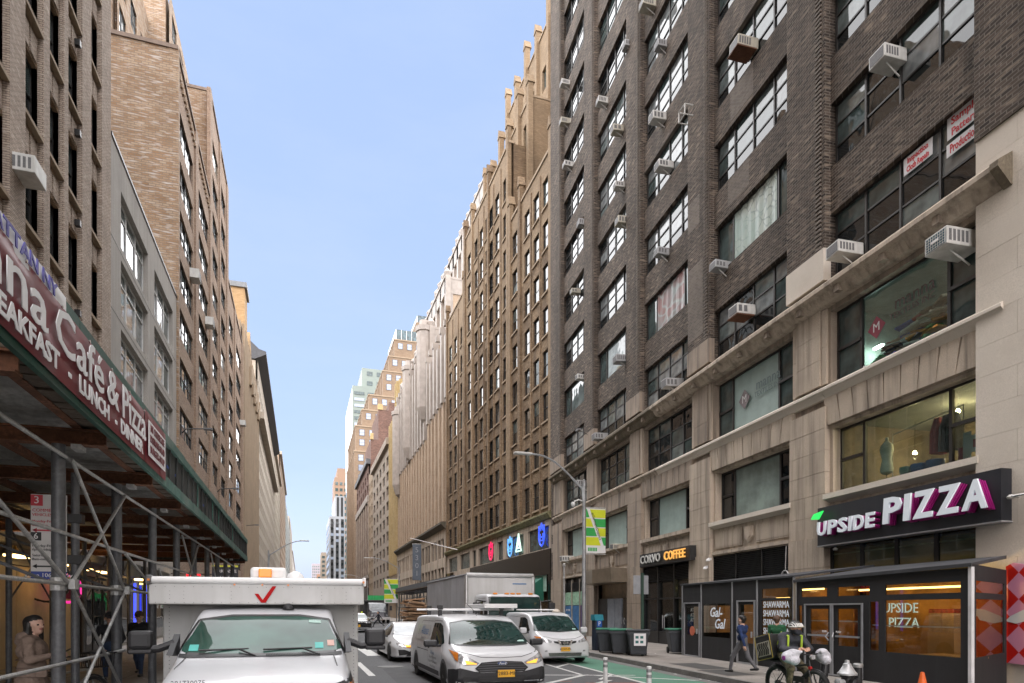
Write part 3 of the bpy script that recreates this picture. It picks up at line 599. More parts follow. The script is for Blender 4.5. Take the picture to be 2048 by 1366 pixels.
# L2: grey rendered building
l2 = left_building('grey_rendered_building', 'low grey rendered building with white framed windows', 35.17)
W2 = 17.02; wins = [(1.8, 7.83), (9.6, 15.68)]; rows2 = [20.2-3.46*k for k in range(5)]
mb = MB(); wall_holes(mb, 0, W2, 0, 24.65, [(a, b, z, z+2.82) for a, b in wins for z in rows2], 0, .42); mb.build('wall', concrete, l2)
MB().box(0, W2, .5, 20, 0, 24.2).build('core', concrete, l2); MB().box(-.0, W2, -.05, .5, 24.652, 24.8).build('coping', blackmetal, l2)
for a, b in wins:
    for z in rows2:
        window(l2, a, b, z, z+2.82, .25, (.34,.67), (.73,), whiteframe, lambda i, j: random.choices(gl, [0,1,3,4])[0], .12, .1, tilt=.4)  # bright sky reflection is painted in by choosing mostly pale panes
mb = MB()
for z in rows2[:4]: mb.box(.0, W2, -.012, .03, z-.32, z-.30)
mb.build('render_joint', blackmetal, l2)
rv = thing('roof_vent', 'square metal vent on the grey building parapet', 'vent', (-9.6, 42.8, 24.2), LEFT); MB().box(-.35,.35,-.3,.3,0,1.0).build('duct', acgrey, rv); MB().box(-.6,.6,-.45,.45,1.0,1.12).build('cap', blackmetal, rv)
# L3: tall tan brick building with setbacks
l3 = left_building('setback_brick_building', 'tall mottled tan brick building with stepped setbacks and grouped windows', 52.19)
def Y3(Y): return Y-52.19
c3 = [(53.62,59.74,4),(62.5,69.28,4),(71.89,76.88,3),(79.19,84.24,3),(88.2,93.23,3),(97.4,105.28,4)]
tops = lambda a: 42.7 if a < 70 or a > 86 else 53.5
z3 = [15.1+3.66*k-3.66*2 for k in range(13)]
mb = MB(); x_ed = [52.19, 70.37, 86.46, 108.2]
for i in range(3):
    a, b = x_ed[i], x_ed[i+1]; T = (42.7, 53.5, 42.7)[i]
    wall_holes(mb, Y3(a), Y3(b), 0, T, [(Y3(p), Y3(q), z, z+2.2) for p, q, n in c3 if a <= p < b for z in z3 if z+2.5 < T], 0, .3)
mb.build('front_wall', bk_l3f, l3)
mb = MB(); mb.box(Y3(52.195), Y3(70.37), .32, 20, 0, 42.68); mb.box(Y3(70.372), Y3(86.46), .32, 20, 0, 53.48); mb.box(Y3(86.462), Y3(108.2), .32, 20, 0, 42.68); mb.build('core', bk_l3, l3)
MB().box(Y3(52.17), Y3(52.6), -.14, .5, 0, 42.75).build('corner_pier', bk_l3, l3)
for i, (a, b, T, y0) in enumerate(((52.1,70.4,42.7,-.12),(70.3,86.5,53.5,-.12),(86.5,108.3,42.7,-.12))): MB().box(Y3(a), Y3(b), y0, 20.1, T, T+.28).build('coping', M('coping stone', (.2,.15,.12), .8) if i == 0 else bpy.data.materials['coping stone'], l3)
for p, q in ((60.4,61.9),(69.6,71.2),(77.5,78.6),(84.9,86.4),(94.5,96.2),(106.2,108.1)): MB().box(Y3(p), Y3(q), -.14, .2, 0, 42.6 if p < 69 or p > 86 else 53.4).build('pier', bk_l3f, l3)
for p, q, n in c3:
    for z in z3:
        if z+2.5 < tops(p): window(l3, Y3(p), Y3(q), z, z+2.2, .14, [k/n for k in range(1, n)], (.5,), blackmetal, lambda i, j: random.choices(gl, [3,1,1,2 if j else .4])[0], .08, .1, split=(z > 11 and z < 34 and p < 72), tilt=1.0)
for k in range(24):   # corbel table below the parapet
    x = 53+k*.72; MB().box(Y3(x), Y3(x)+.3, -.16, 0, 41.2, 41.75).build('corbel', bk_l3, l3)
# upper setback storeys
mb = MB(); wall_holes(mb, Y3(58.2), Y3(69), 42.7, 58, [(Y3(a), Y3(a)+2.2, z, z+2.4) for a in (58.8,62.4,66) for z in (44.4,48.2,52)], 5.2, .3); mb.build('setback_wall', bk_l3, l3)
MB().box(Y3(54), Y3(69), 5.52, 20, 42.7, 58).build('setback_core', bk_l3, l3)
for a in (58.8,62.4,66):
    for z in (44.4,48.2,52): window(l3, Y3(a), Y3(a)+2.2, z, z+2.4, 5.3, (.5,), (.5,), blackmetal, gl[3], .07, .08, split=False)
mb = MB(); wall_holes(mb, Y3(69.05), Y3(84), 53.5, 61.5, [(Y3(a), Y3(a)+2.4, z, z+2.4) for a in (70.5,74.5,78.5) for z in (54.6,58)], 3.4, .3); mb.build('setback_wall', bk_l3, l3)
MB().box(Y3(69.05), Y3(84), 3.72, 20, 42.7, 61.5).build('setback_core', bk_l3, l3)
for a in (70.5,74.5,78.5):
    for z in (54.6,58): window(l3, Y3(a), Y3(a)+2.4, z, z+2.4, 3.5, (.5,), (.5,), blackmetal, gl[3], .07, .08, split=False)
for i, (Y, z) in enumerate(((58.6,29.4),(67.5,29.3),(104.6,29.9))):
    t = thing('air_conditioner', ('air conditioner in the nearest window column of the mottled brick building', 'air conditioner in the second window column of the mottled brick building', 'small air conditioner in the last window column of the mottled brick building')[i], 'air conditioner', (-8.6, Y, z), LEFT, 'air conditioners on the mottled brick building')
    MB().box(-.6,.6,-.7,.15,-.35,.4).build('casing', acwhite, t, bevel=.02); MB().box(-.55,.55,-.71,-.69,-.28,.33).build('coil', acgrey, t)
for i, (Y, z) in enumerate(((54.4,15.4),(76.2,14.7),(112,15.2))):
    t = thing('camera_arm', ('black camera arm on the mottled brick wall above the shed', 'thin lamp arm beyond the second brick pier, just above the shed', 'thin arm on the fluted tan building')[i], 'lamp', (-8.6, Y, z), LEFT, 'small wall arms above the shed')
    MB().path([(0,0,0),(0,-.3,.35),(.3,-1.6,.55)], .05).build('arm', blackmetal, t); MB().box(.15,.55,-2.1,-1.5,.48,.62).build('head', acgrey, t)
# L5 .. far left row
def rib_front(o, x0, x1, z0, z1, n, m, w_=.45, d=.3, name='pilaster'):
    for i in range(n+1):
        x = x0+(x1-x0)*i/n; MB().box(x-w_/2, x+w_/2, -d, .1, z0, z1).build(name, m, o)
bk_gold = brick('golden brick', (.36,.23,.11), (.45,.3,.16), (.3,.22,.15), bw=.5, bh=.2, big=.2)
l5 = left_building('fluted_tan_building', 'narrow tan building with fluted front and golden brick flank', 108.3)
MB().box(0, 36, .3, 16, 0, 47).build('core', sandst, l5)
mb = MB(); mb.box(4.3, 9.4, .05, 16, 47, 54); mb.build('bulkhead', bk_gold, l5); MB().box(4.0, 9.6, -.3, 16.2, 54, 54.8).build('bulkhead_coping', M('slate coping', (.16,.17,.18), .6), l5)
rib_front(l5, .5, 35.5, 6, 46.4, 16, sandst, .8, .3)
mb = MB(); wall_holes(mb, 0, 36, 0, 47, [(1.2+2.19*i, 2.2+2.19*i, z, z+2.2) for i in range(16) for z in np.arange(8, 44, 3.7)], 0, .25); mb.build('wall', sandst, l5)
for i in range(16):
    for z in np.arange(8, 44, 3.7): link('window', pane_mesh(1.0, 2.2, gld), l5, (1.2+2.19*i, .2, float(z)))
for k in range(10): MB().box(9+k*2.6, 10.6+k*2.6, -.7, 0, 40+1.2*(k % 2), 43+1.2*(k % 2)).build('corbel', sandst, l5)
mb = MB(); mb.prism([(10,47),(15.5,47),(12.75,50.3)], -.2, 6, 'y'); mb.build('gable', bk_gold, l5)
MB().box(0, 36, -.8, .3, 6.2, 7.0).build('shop_cornice', sandst, l5)
sp = thing('roof_spire', 'pale pyramid roof rising behind the fluted tan building', 'roof', (-17, 152, 40)); MB().add([(-4,-4,0),(4,-4,0),(4,4,0),(-4,4,0),(-4,-4,14),(4,-4,14),(4,4,14),(-4,4,14),(0,0,33)], [(0,1,5,4),(1,2,6,5),(2,3,7,6),(3,0,4,7),(4,5,8),(5,6,8),(6,7,8),(7,4,8)]).build('roof_cone', M('pale copper', (.5,.56,.58), .5), sp)
def far_left(name, label, Y0, L, H, m, nc, nr, z0=8, fm=blackmetal, cornice=None, wfrac=.5, corn=(.8, .9)):
    b = left_building(name, label, Y0); rows = [z0+(H-z0-2)*k/nr for k in range(nr)]; cw = L/nc; hh = (H-z0-2)/nr*.6
    mb = MB(); hol = [(cw*(i+.5-wfrac/2), cw*(i+.5+wfrac/2), z, z+hh) for i in range(nc) for z in rows]; wall_holes(mb, 0, L, 0, H, hol, 0, .35); mb.build('wall', m, b)
    MB().box(0, L, .4, 16, 0, H-.02).build('core', m, b)
    me = MB().box(0, cw*wfrac, 0, .02, 0, hh).box(0, cw*wfrac, -.05, .0, hh*.48, hh*.53, 1).mesh('window', [gl[0], fm])
    for h in hol: link('window', me, b, (h[0], .28, h[2]))
    if cornice: MB().box(-.3, L+.3, -corn[0], .5, H-corn[1], H+.4).build('cornice', cornice, b)
    return b
pale = M('pale stone', (.38,.33,.27), .85, var=.1, vs=.5, streak=.35, scol=(.2,.17,.14)); slate = M('dark slate', (.05,.052,.058), .6, var=.2)
b = far_left('pale_stone_building', 'pale stone building under a heavy dark overhanging roof cornice', 144.4, 90, 54, pale, 22, 11)
mb = MB(); mb.prism([(.5,54.2),(-1.7,55.3),(-1.7,55.9),(-.3,56.3),(2.2,58.6),(2.2,54.2)], -.3, 90.3, 'x'); mb.build('roof_cornice', slate, b); MB().box(0,90,-1.3,0,42,43.4).build('string_course', pale, b); MB().box(0,90,-1,0,9,10.2).build('shop_cornice', slate, b)
far_left('cream_building', 'cream building with white ornament past the dark cornice', 235, 60, 56, M('cream stone', (.4,.35,.28), .85), 10, 12, cornice=pale)
far_left('brown_flank_building', 'brown building with plain upper wall farther down the left side', 295.5, 105, 70, M('brown stone', (.27,.19,.13), .85), 14, 14, cornice=pale)
far_left('white_slab_building', 'white slab building far down the left side', 401, 150, 66, M('white stone', (.36,.355,.335), .85), 14, 14)
far_left('grey_brown_building', 'grey brown building beyond the white slab', 552, 140, 78, pale, 12, 15)
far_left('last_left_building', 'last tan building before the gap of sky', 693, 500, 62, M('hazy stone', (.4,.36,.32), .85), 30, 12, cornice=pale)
# ---------------------------------------------------------------- right side beyond the dark brick building
bk_r2 = brick('sooty tan brick', (.17,.11,.06), (.3,.205,.12), (.16,.12,.085), bw=.32, bh=.12, big=.3, dark=(.05,.033,.024), streak=.75, ms=.016, hi=(.36,.27,.17))
bk_r2t = brick('clean tan brick', (.25,.175,.105), (.33,.24,.15), (.22,.165,.115), bw=.32, bh=.12, big=.25, ms=.016)
r2 = right_building('art_deco_building', 'sooty brown art deco brick building with stepped gabled piers', 50.7)
def X2(Y): return 50.7-Y
c2 = [(51.7,53.2),(54.1,55.6),(56.6,58.1),(60.2,61.8),(63.4,64.9),(66.3,67.95),(68.6,69.9),(70.5,71.8),(72.8,74.3),(75.2,76.7),(78.2,80.1),(82.3,84.1),(86.1,87.8),(89.2,90.9)]
secs = [(50.7,62.6,41.2),(62.6,81.5,49.6),(81.5,92.2,43.4)]
zr2 = [10.95+3.72*k for k in range(12)]
for i, (a, b, T) in enumerate(secs):
    mid = 33.
    for z0, z1, m in ((10.4, mid, bk_r2), (mid, T, bk_r2t)):
        mb = MB(); hol = [(X2(q), X2(p), z, z+2.45) for p, q in c2 if a <= p < b for z in zr2 if z0 <= z+1 < z1 and z+3 < T]
        hol = [(h[0], h[1], max(h[2], z0), min(h[3], z1)) for h in hol]
        wall_holes(mb, X2(b), X2(a), z0, z1, hol, 0, .28); mb.build('wall', m, r2)
    MB().box(X2(b)+.002, X2(a)-.002, .45, 20, 0, T-.05).build('core', bk_r2, r2)
    MB().box(X2(b), X2(a), -.1, .6, T, T+.25).build('coping', sandst, r2)
    edges = [a+.35]+[(c2[k][1]+c2[k+1][0])/2 for k in range(len(c2)-1) if a < c2[k][0] < b and a < c2[k+1][0] < b]+[b-.35]
    for j, e in enumerate(edges):
        big = j in (0, len(edges)-1) or j % 3 == 0; wd = .3 if big else .12; tp = T+(1.7 if big else -.8)
        mb = MB(); mb.box(X2(e)-wd, X2(e)+wd, -.2 if big else -.08, .2, 10.4, tp)
        if big: mb.prism([(X2(e)-wd-.08, tp),(X2(e)+wd+.08, tp),(X2(e), tp+1.0)], -.28, .4, 'y')
        mb.build('pier', bk_r2t if big and j % 2 == 0 else bk_r2, r2)
wm2 = {}
for p, q in c2:
    T = [s[2] for s in secs if s[0] <= p < s[1]][0]
    for z in zr2:
        if z+3 < T:
            wo = window(r2, X2(q), X2(p), z, z+2.45, .12, (), (.5,), darkmetal, lambda i, j: random.choices((gld, gl[0], gl[1], gl[2]), (7,3,.6,.15))[0], .06, .06, split=(p < 66 and z < 36), tilt=.6)
            MB().box(X2(q)-.1, X2(p)+.1, -.12, .3, z-.16, z-.01).build('window_sill', sandst, r2)
def tower2(x0, x1, y0, z0, z1, m, ng):
    mb = MB(); nwin = max(2, int((x1-x0)/3)); hol = [(x0+(x1-x0)*(i+.33)/nwin, x0+(x1-x0)*(i+.67)/nwin, z, z+2.4) for i in range(nwin) for z in np.arange(z0+1.4, z1-3, 3.7)]
    wall_holes(mb, x0, x1, z0, z1, hol, y0, .3); mb.build('setback_wall', m, r2); MB().box(x0+.002, x1-.002, y0+.35, 18, z0, z1-.03).build('setback_core', m, r2)
    for h in hol: link('window', pane_mesh(h[1]-h[0], h[3]-h[2], random.choice((gl[0], gl[1]))), r2, (h[0], y0+.25, h[2]))
    for i in range(ng+1):
        x = x0+(x1-x0)*i/ng; tp = z1+(1.2 if i % 2 else 2.4); q = MB(); q.box(x-.32, x+.32, y0-.35, y0+.2, z0, tp); q.prism([(x-.42,tp),(x+.42,tp),(x,tp+1.0)], y0-.42, y0+.35, 'y'); q.build('pier', m, r2)
    MB().box(x0, x1+.05, y0-.1, 18, z1, z1+.2).build('coping', sandst, r2)
tower2(X2(78), X2(61.6), 1.9, 41, 54, bk_r2t, 5); tower2(X2(76), X2(58.5), 4.2, 48, 63, bk_r2t, 5); tower2(X2(90), X2(80), 2.5, 43, 50, bk_r2t, 3)
# street base of this building: pale stone, neon shop windows, black granite
nh = [(51.4,56.74),(58.02,63.4),(64.6,66.6),(67.9,74.3),(75.6,77.3),(78.6,83.8),(85.4,90.6)]
mb = MB(); wall_holes(mb, X2(92.2), 0, 7.2, 9.75, [(X2(b), X2(a), 7.28, 9.25) for a, b in nh], -.1, .4); mb.build('stone_base', limestone, r2)
mb = MB(); mb.prism([(.3,10.45),(-.5,10.3),(-.5,10.15),(-.25,9.76),(.3,9.76)], X2(92.2), 0, 'x'); mb.build('base_cornice', M('mossy cornice', (.2,.19,.1), .9, var=.3, vs=3), r2)
for a, b in nh: window(r2, X2(b), X2(a), 7.28, 9.25, .1, (), (), darkmetal, gl[1], .06)
granite = M('black granite', (.012,.012,.014), .18, var=.5, vs=2, fine=.3, bs=60, spec=.6)
for k in range(8):
    MB().box(X2(50.75+4.55*(k+1))+.01, X2(50.75+4.55*k), -.22, .3, 5.0, 7.18).build('granite_panel', granite if k < 6 else limestone, r2)
MB().box(X2(92.2), 0, .6, 1.2, 0, 5).build('shop_back', blackmetal, r2)
for k in range(8): MB().box(X2(50.9+5.9*k)-.5, X2(50.75+5.9*k), -.2, .6, 0, 5).build('shop_pier', granite, r2)
MB().box(X2(57), X2(52.2), -.05, .02, 3.6, 5.0).build('green_panel', M('frosted green panel', (.35,.5,.43), .4), r2)
aw = thing('shop_awning', 'dark green canvas awning beside the white box truck', 'awning', (20.2, 56.5, 0), RIGHT); mb = MB(); mb.prism([(0,4.9),(-2.2,3.3),(-2.2,2.7),(0,2.7)], 0, 3.6, 'x'); mb.build('canvas', M('green canvas', (.01,.1,.065), .8), aw); text(aw, 'WEST 38TH', .3, (1.8,-2.21,2.95), white)
def neon(lbl, s, x, z, col, cross):
    t = thing('neon_sign', lbl, 'neon sign', (20.2-.2, x, z), RIGHT); m = emis('neon '+s, col, .1)
    mb = MB()
    if cross == 'tri':
        for p, q in (((-.8,-.7),(.8,-.7)),((.8,-.7),(0,1)),((0,1),(-.8,-.7)),((-.4,-.4),(.4,-.4)),((.4,-.4),(0,.4)),((0,.4),(-.4,-.4))): mb.tube((p[0],0,p[1]),(q[0],0,q[1]),.07,6)
    else:
        mb.path([(-.6,0,.9),(-.7,0,-.1),(-.4,0,-.7),(0,0,-.9),(.4,0,-.7),(.7,0,-.1),(.6,0,.9),(.3,0,.5),(0,0,1.1),(-.3,0,.5),(-.6,0,.9)], .07, 6); mb.path([(-.35,0,.2),(-.35,0,-.4),(.35,0,-.4),(.35,0,.2)], .06, 6); mb.path([(-.2,0,-.1),(.2,0,-.1)], .06, 6)
    mb.build('neon_tube', m, t)
neon('red neon crown sign in a second-floor window', 'red', 68.8, 8.4, (1,.02,.12), ''); neon('light blue neon crown sign beside the white triangle', 'cyan', 61.9, 8.25, (.15,.45,1), ''); neon('white green neon triangle sign in a second-floor window', 'tri', 59.2, 8.35, (.7,1,.85), 'tri'); neon('deep blue neon crown sign nearest the dark brick building', 'blue', 52.9, 8.45, (.05,.12,1), '')
# R3: beige gothic tower block
beige = brick('beige brick', (.36,.27,.19), (.43,.33,.24), (.38,.3,.23), bw=.4, bh=.15, big=.14, ms=.01); terra = M('white terracotta', (.3,.265,.235), .6, var=.14, vs=1, streak=.4, scol=(.26,.23,.2))
r3 = right_building('gothic_beige_building', 'beige gothic block with fluted piers and white terracotta crown', 92.3)
def X3(Y): return 92.3-Y
mb = MB(); b3 = [(93.6+5.4*i+d, 95.6+5.4*i+d) for i in range(9) for d in (0, 2.4)]
wall_holes(mb, X3(142.3), 0, 0, 14.2, [(X3(b), X3(a), z, z+2.9) for a, b in b3 for z in (5.4, 9.7)], -.2, .5); mb.build('stone_base', limestone, r3)
for a, b in b3:
    for z in (5.4, 9.7): window(r3, X3(b), X3(a), z, z+2.9, .1, (.5,), (.5,), darkmetal, gl[0], .07, .08, split=False)
mb = MB(); mb.prism([(.3,14.9),(-.9,14.8),(-.9,14.5),(-.3,13.9),(.3,13.9)], X3(142.3), 0, 'x'); mb.build('base_cornice', M('dark ledge', (.09,.08,.06), .9), r3)
MB().box(X3(109), 0, .9, 24, 14.2, 42.5).build('near_core', beige, r3); MB().box(X3(142.3), X3(109.01), .9, 24, 14.2, 46.5).build('far_core', beige, r3)
npil = 17
for i in range(npil+1):
    Y = 92.7+(142-92.7)*i/npil; near = Y < 108; tp = 33 if near else 31
    MB().box(X3(Y)-.62, X3(Y)+.62, 0, 1.0, 14.9, tp).build('fluted_pier', beige, r3)
    MB().box(X3(Y)-.5, X3(Y)+.5, -.25, 1.0, tp, (42.2 if near else 46.2)+(1.2 if i % 2 else 0)).build('crown_pier', terra, r3)
    MB().box(X3(Y)-.3, X3(Y)+.3, -.4, .6, (42.2 if near else 46.2)+1.2, (43.5 if near else 47.6)+.8).build('finial', terra, r3)
    if i < npil:
        Ym = Y+1.45
        for z in np.arange(15.6, 40, 3.7): link('window', pane_mesh(.9, 2.3, gld), r3, (X3(Ym)-.45, .86, float(z)))
        MB().box(X3(Y+2.3), X3(Y+.6), .2, .95, 33 if near else 31, 35 if near else 33).build('tracery', terra, r3)
for Yt, zb, zt in ((110, 36.5, 49.5), (126.3, 33.5, 48.5), (141, 29, 44)):
    o = MB().lathe([(.1,zb-2.6),(.7,zb-2),(1.3,zb),(1.3,zt),(1.5,zt+.1),(1.5,zt+.9),(.9,zt+1.1),(.8,zt+2),(.1,zt+2.2)], (X3(Yt),-.1,0), 8).build('turret', terra, r3)
def tier3(Y0, Y1, y0, z0, z1):
    MB().box(X3(Y1), X3(Y0), y0+.6, 26, z0, z1-.4).build('tier_core', beige, r3)
    MB().box(X3(Y1)-.1, X3(Y0)+.15, y0, 26.1, z1-2.6, z1).build('tier_cornice', terra, r3); MB().box(X3(Y1)-.12, X3(Y0)+.2, y0-.2, 26.2, z1, z1+.4).build('coping', terra, r3)
    MB().box(X3(Y0)-.02, X3(Y0)+.12, y0, y0+1.4, z0, z1-2.6).build('corner_strip', terra, r3)
    n = 7
    for i in range(n+1):
        x = X3(Y1)+(X3(Y0)-X3(Y1))*i/n; MB().box(x-.6, x+.6, y0, y0+.9, z0, z1+.4).build('crown_pier', terra, r3); MB().lathe([(.5,z1+.4),(.7,z1+1.1),(.35,z1+1.6),(.05,z1+1.9)], (x,y0+.4,0), 8).build('finial', terra, r3)
tier3(109.3, 142, .6, 44, 50); tier3(113, 142, 4.2, 48, 61); tier3(117, 142, 8.2, 60, 71.5); tier3(119, 142, 13, 71, 84)
MB().box(X3(108.5), X3(97), 6, 20, 42.5, 50).build('roof_bulkhead', terra, r3)
# R4 yellow brick
ybk = brick('yellow brick', (.38,.28,.13), (.43,.33,.17), (.45,.35,.2), bw=.5, bh=.2, big=.15)
r4 = right_building('yellow_brick_building', 'slim yellow brick building beside the gothic block', 142.4)
MB().box(-4.5, 0, .3, 18, 0, 52.8).build('tower', ybk, r4); MB().box(-14.3, -4.52, .3, 18, 0, 46).build('wing', ybk, r4)
for i in range(7): MB().box(-14.3+2.1*i, -13.5+2.1*i, -.2, .4, 10, 46+(6.6 if i > 4 else 0)).build('pier', ybk, r4)
for i in range(6):
    for z in np.arange(11, 44, 3.7): link('window', pane_mesh(.9, 2.2, gld), r4, (-13.3+2.1*i, .26, float(z)))
mb = MB(); wall_holes(mb, -14.3, 0, 0, 10, [(-13.5+2.3*i, -12.4+2.3*i, 6, 9) for i in range(6)], .1, .3); mb.build('street_wall', sandst, r4); MB().box(-14.3,0,-.5,.3,4.6,5.4).build('shop_cornice', sandst, r4)
# R5.. the rest of the right side
def far_right(name, label, Y0, L, H, m, nc, nr, z0=8, fm=darkmetal, cornice=None, wfrac=.5, X=20.2, gm=None, corn=(.8, 1.2), hf=.62):
    b = right_building(name, label, Y0, X); rows = [z0+(H-z0-2)*k/nr for k in range(nr)]; cw = L/nc; hh = (H-z0-2)/nr*hf
    mb = MB(); hol = [(-L+cw*(i+.5-wfrac/2), -L+cw*(i+.5+wfrac/2), z, z+hh) for i in range(nc) for z in rows]; wall_holes(mb, -L, 0, 0, H, hol, 0, .45); mb.build('wall', m, b)
    MB().box(-L, 0, .5, 18, 0, H-.02).build('core', m, b); gm = gm or gl[0]
    for h in hol:
        if X == 20.2 and Y0 < 170: window(b, h[0], h[1], h[2], h[3], .3, (1/3,2/3), (.5,), fm, gm, .1, .14, split=False)
        else: link('window', pane_mesh(h[1]-h[0], h[3]-h[2], gm), b, (h[0], .35, h[2]))
    if cornice: MB().box(-L-.2, .3, -corn[0], .5, H-corn[1], H+.4).build('cornice', cornice, b)
    return b
greyst = M('grey stone', (.3,.25,.2), .85, var=.12, vs=.6, streak=.4, scol=(.16,.13,.11))
far_right('grey_stone_loft', 'grey stone loft with triple windows and bracketed cornice', 156.8, 37, 43, greyst, 5, 9, 8, cornice=greyst, wfrac=.55)
far_right('narrow_tan_building', 'narrow tan building between the grey loft and dark ornate block', 194, 12, 44, sandst, 2, 10, 8)
bk_red = brick('dark red brick', (.12,.07,.055), (.19,.11,.085), (.13,.1,.09), bw=.5, bh=.2, big=.25)
r6 = far_right('ornate_dark_building', 'dark ornate brick building with heavy white trimmed cornice', 206.4, 46, 49, bk_red, 6, 9, 12, cornice=slate, wfrac=.45, gm=gld)
MB().box(-46, .15, -.5, .4, 36, 38).build('string_course', terra, r6); MB().box(-46, .1, -.4, .4, 12, 13).build('string_course', terra, r6); MB().box(-46, 0, -.6, .3, 0, 9).build('black_base', blackmetal, r6)
for i in range(7): MB().box(-46+7.6*i, -44.6+7.6*i, -.35, .3, 13, 36).build('pilaster', greyst, r6)
mb = MB(); 
rb = thing('red_brick_flank', 'plain red brick flank wall stepping up behind the grey loft', 'building', (20.2, 212, 0)); MB().box(1.2,16,0,20,0,57).build('lower_block', bk_red, rb); MB().box(3.6,16,.01,20,57,66.8).build('middle_block', bk_red, rb); MB().box(7,16,.02,20,66.8,69.5).build('upper_block', bk_red, rb); MB().box(1.0,2,-.3,.4,57,59).build('parapet_ornament', ybk, rb); MB().box(3.4,5,-.3,.4,66.8,68.6).build('parapet_ornament', ybk, rb)
# the big stepped tan tower
bk_tw = brick('tower brick', (.22,.155,.105), (.26,.19,.13), (.22,.17,.13), bw=.8, bh=.3, big=.15)
tw = thing('stepped_tan_tower', 'big stepped tan brick tower with glass penthouse and white windows', 'building', (20.2, 264, 0))
steps = [(0,65.1),(.6,75.8),(3.4,83.2),(6.2,90.2),(12.2,101.5),(15,108.8),(17.6,117)]
prev = 0
bw_ = M('blue window frame', (.05,.055,.08), .5); wp = M('sky lit pane', (.25,.29,.36), .05, coat=.5)
me = MB().box(0,2.1,0,.1,0,2.5).mesh('window', bw_); mp1 = MB().box(0,1.8,-.02,.02,0,1.1).mesh('pane', wp)
for k, (x, z) in enumerate(steps):
    x1 = steps[k+1][0] if k+1 < len(steps) else 60
    # front part that faces the camera, full depth to the street line
    mb = MB(); mb.box(x, 60, k*2.2, 46, prev, z); mb.build('setback_block', bk_tw, tw); MB().box(x-.2, 60, k*2.2-.2, 46, z, z+.5).build('coping', sandst, tw); prev = z+.5
    zz = z-3.6
    while zz > (steps[k-1][1] if k else 20)+.8:
        for j in range(int((60-x)/3.9)):
            xx = x+1.5+3.9*j
            if xx < 34 and xx+2 < 34:
                o = link('window', me, tw, (xx, k*2.2-.1, zz)); link('pane', mp1, o, (.15,-.01,.1)); link('pane', mp1, o, (.15,-.01,1.3))
        zz -= 4.0
MB().box(-0.05,.0,2,46,0,1).build('plinth', bk_tw, tw)
for k, (x, z) in enumerate(steps):
    for j in range(7): MB().box(x-.25, x, k*2.2+4+5.5*j, k*2.2+5+5.5*j, (steps[k-1][1] if k else 0), z+.8).build('street_pier', bk_tw, tw)
MB().box(18.4, 34, 14, 40, 117.5, 122).build('penthouse', glass('penthouse glass', (.05,.085,.095)), tw); mb = MB()
for j in range(8): mb.box(18.4+2.2*j, 18.6+2.2*j, 13.9, 14, 117.5, 122)
mb.build('penthouse_mullion', whiteframe, tw); MB().box(28, 60, 20, 46, 117.5, 129).build('roof_block', bk_tw, tw); MB().box(29, 36, 22, 40, 129.2, 133).build('roof_glass', glass('roof glass', (.05,.08,.095)), tw)
def slab_tower(name, label, X, Y, w_, d, H, m, nc, nr, z0, gm, wfrac=.6, hf=.5, strip=None):
    t = thing(name, label, 'building', (X, Y, 0)); MB().box(0, w_, 0, d, 0, H).build('body', m, t); cw = w_/nc; rh = (H-z0-2)/nr
    for i in range(nc):
        if strip: MB().box(cw*(i+.5-wfrac/2), cw*(i+.5+wfrac/2), -.15, 0, z0, H-2).build('dark_strip', strip, t)
        for j in range(nr): link('window', pane_mesh(cw*wfrac, rh*hf, gm(i, j) if callable(gm) else gm), t, (cw*(i+.5-wfrac/2), -.3, z0+rh*j+.5))
    return t
gt = M('pale green cladding', (.19,.225,.2), .6, var=.06, vs=.1)
t = slab_tower('green_tower', 'pale green apartment tower with window strips behind the stepped tower', 29.5, 400, 40, 60, 137.5, gt, 5, 28, 30, lambda i, j: random.choice((gl[1], wp)), .75, .45)
mb = MB(); mb.box(-.1,0,2,58,40,135); mb.build('glazed_flank', glass('flank glass', (.2,.3,.33)), t); MB().box(6,40,5,50,137.5,150.5).build('top_block', gt, t)
for i in range(4): link('window', pane_mesh(3.4, 2.6, gl[1]), t, (9+6*i, 4.8, 146)); link('window', pane_mesh(3.4, 2.6, gl[1]), t, (9+6*i, 4.8, 140))
wt = M('white glazed brick', (.3,.31,.33), .5, var=.06, vs=.2); ow = M('amber blind', (.5,.25,.06), .5)
t = slab_tower('white_office_tower', 'white office tower with dark vertical window strips', 20.2, 500, 11.2, 60, 72, wt, 3, 15, 4, lambda i, j: random.choices((gl[0], wp, ow), (6,3,.5))[0], .55, .45, strip=blackmetal)
MB().box(4.3,11.2,4,60,72,88).build('upper_block', wt, t)
for i in range(2): MB().box(5.5+3*i, 7+3*i, 3.8, 4, 72, 87).build('dark_strip', blackmetal, t)
for j in range(11): MB().box(-.1, 0, 3, 58, 8+5.6*j, 10.5+5.6*j).build('window_band', gl[1], t)
t = slab_tower('orange_tower', 'orange brown tower top showing above the white tower', 29.5, 620, 12, 40, 125, M('orange brick', (.26,.17,.115), .8), 3, 20, 10, gl[1]); MB().box(2.7,12,2,40,125,134).build('top_block', bpy.data.materials['orange brick'], t)
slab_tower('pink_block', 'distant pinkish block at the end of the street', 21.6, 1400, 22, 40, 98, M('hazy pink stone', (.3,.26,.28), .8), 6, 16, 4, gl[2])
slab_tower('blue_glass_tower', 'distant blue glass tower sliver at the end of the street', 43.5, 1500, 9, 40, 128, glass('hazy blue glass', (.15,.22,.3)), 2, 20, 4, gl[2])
slab_tower('brown_slab', 'small brown block beside the white office tower', 20.0, 700, 9, 40, 62, greyst, 2, 12, 4, gl[1])
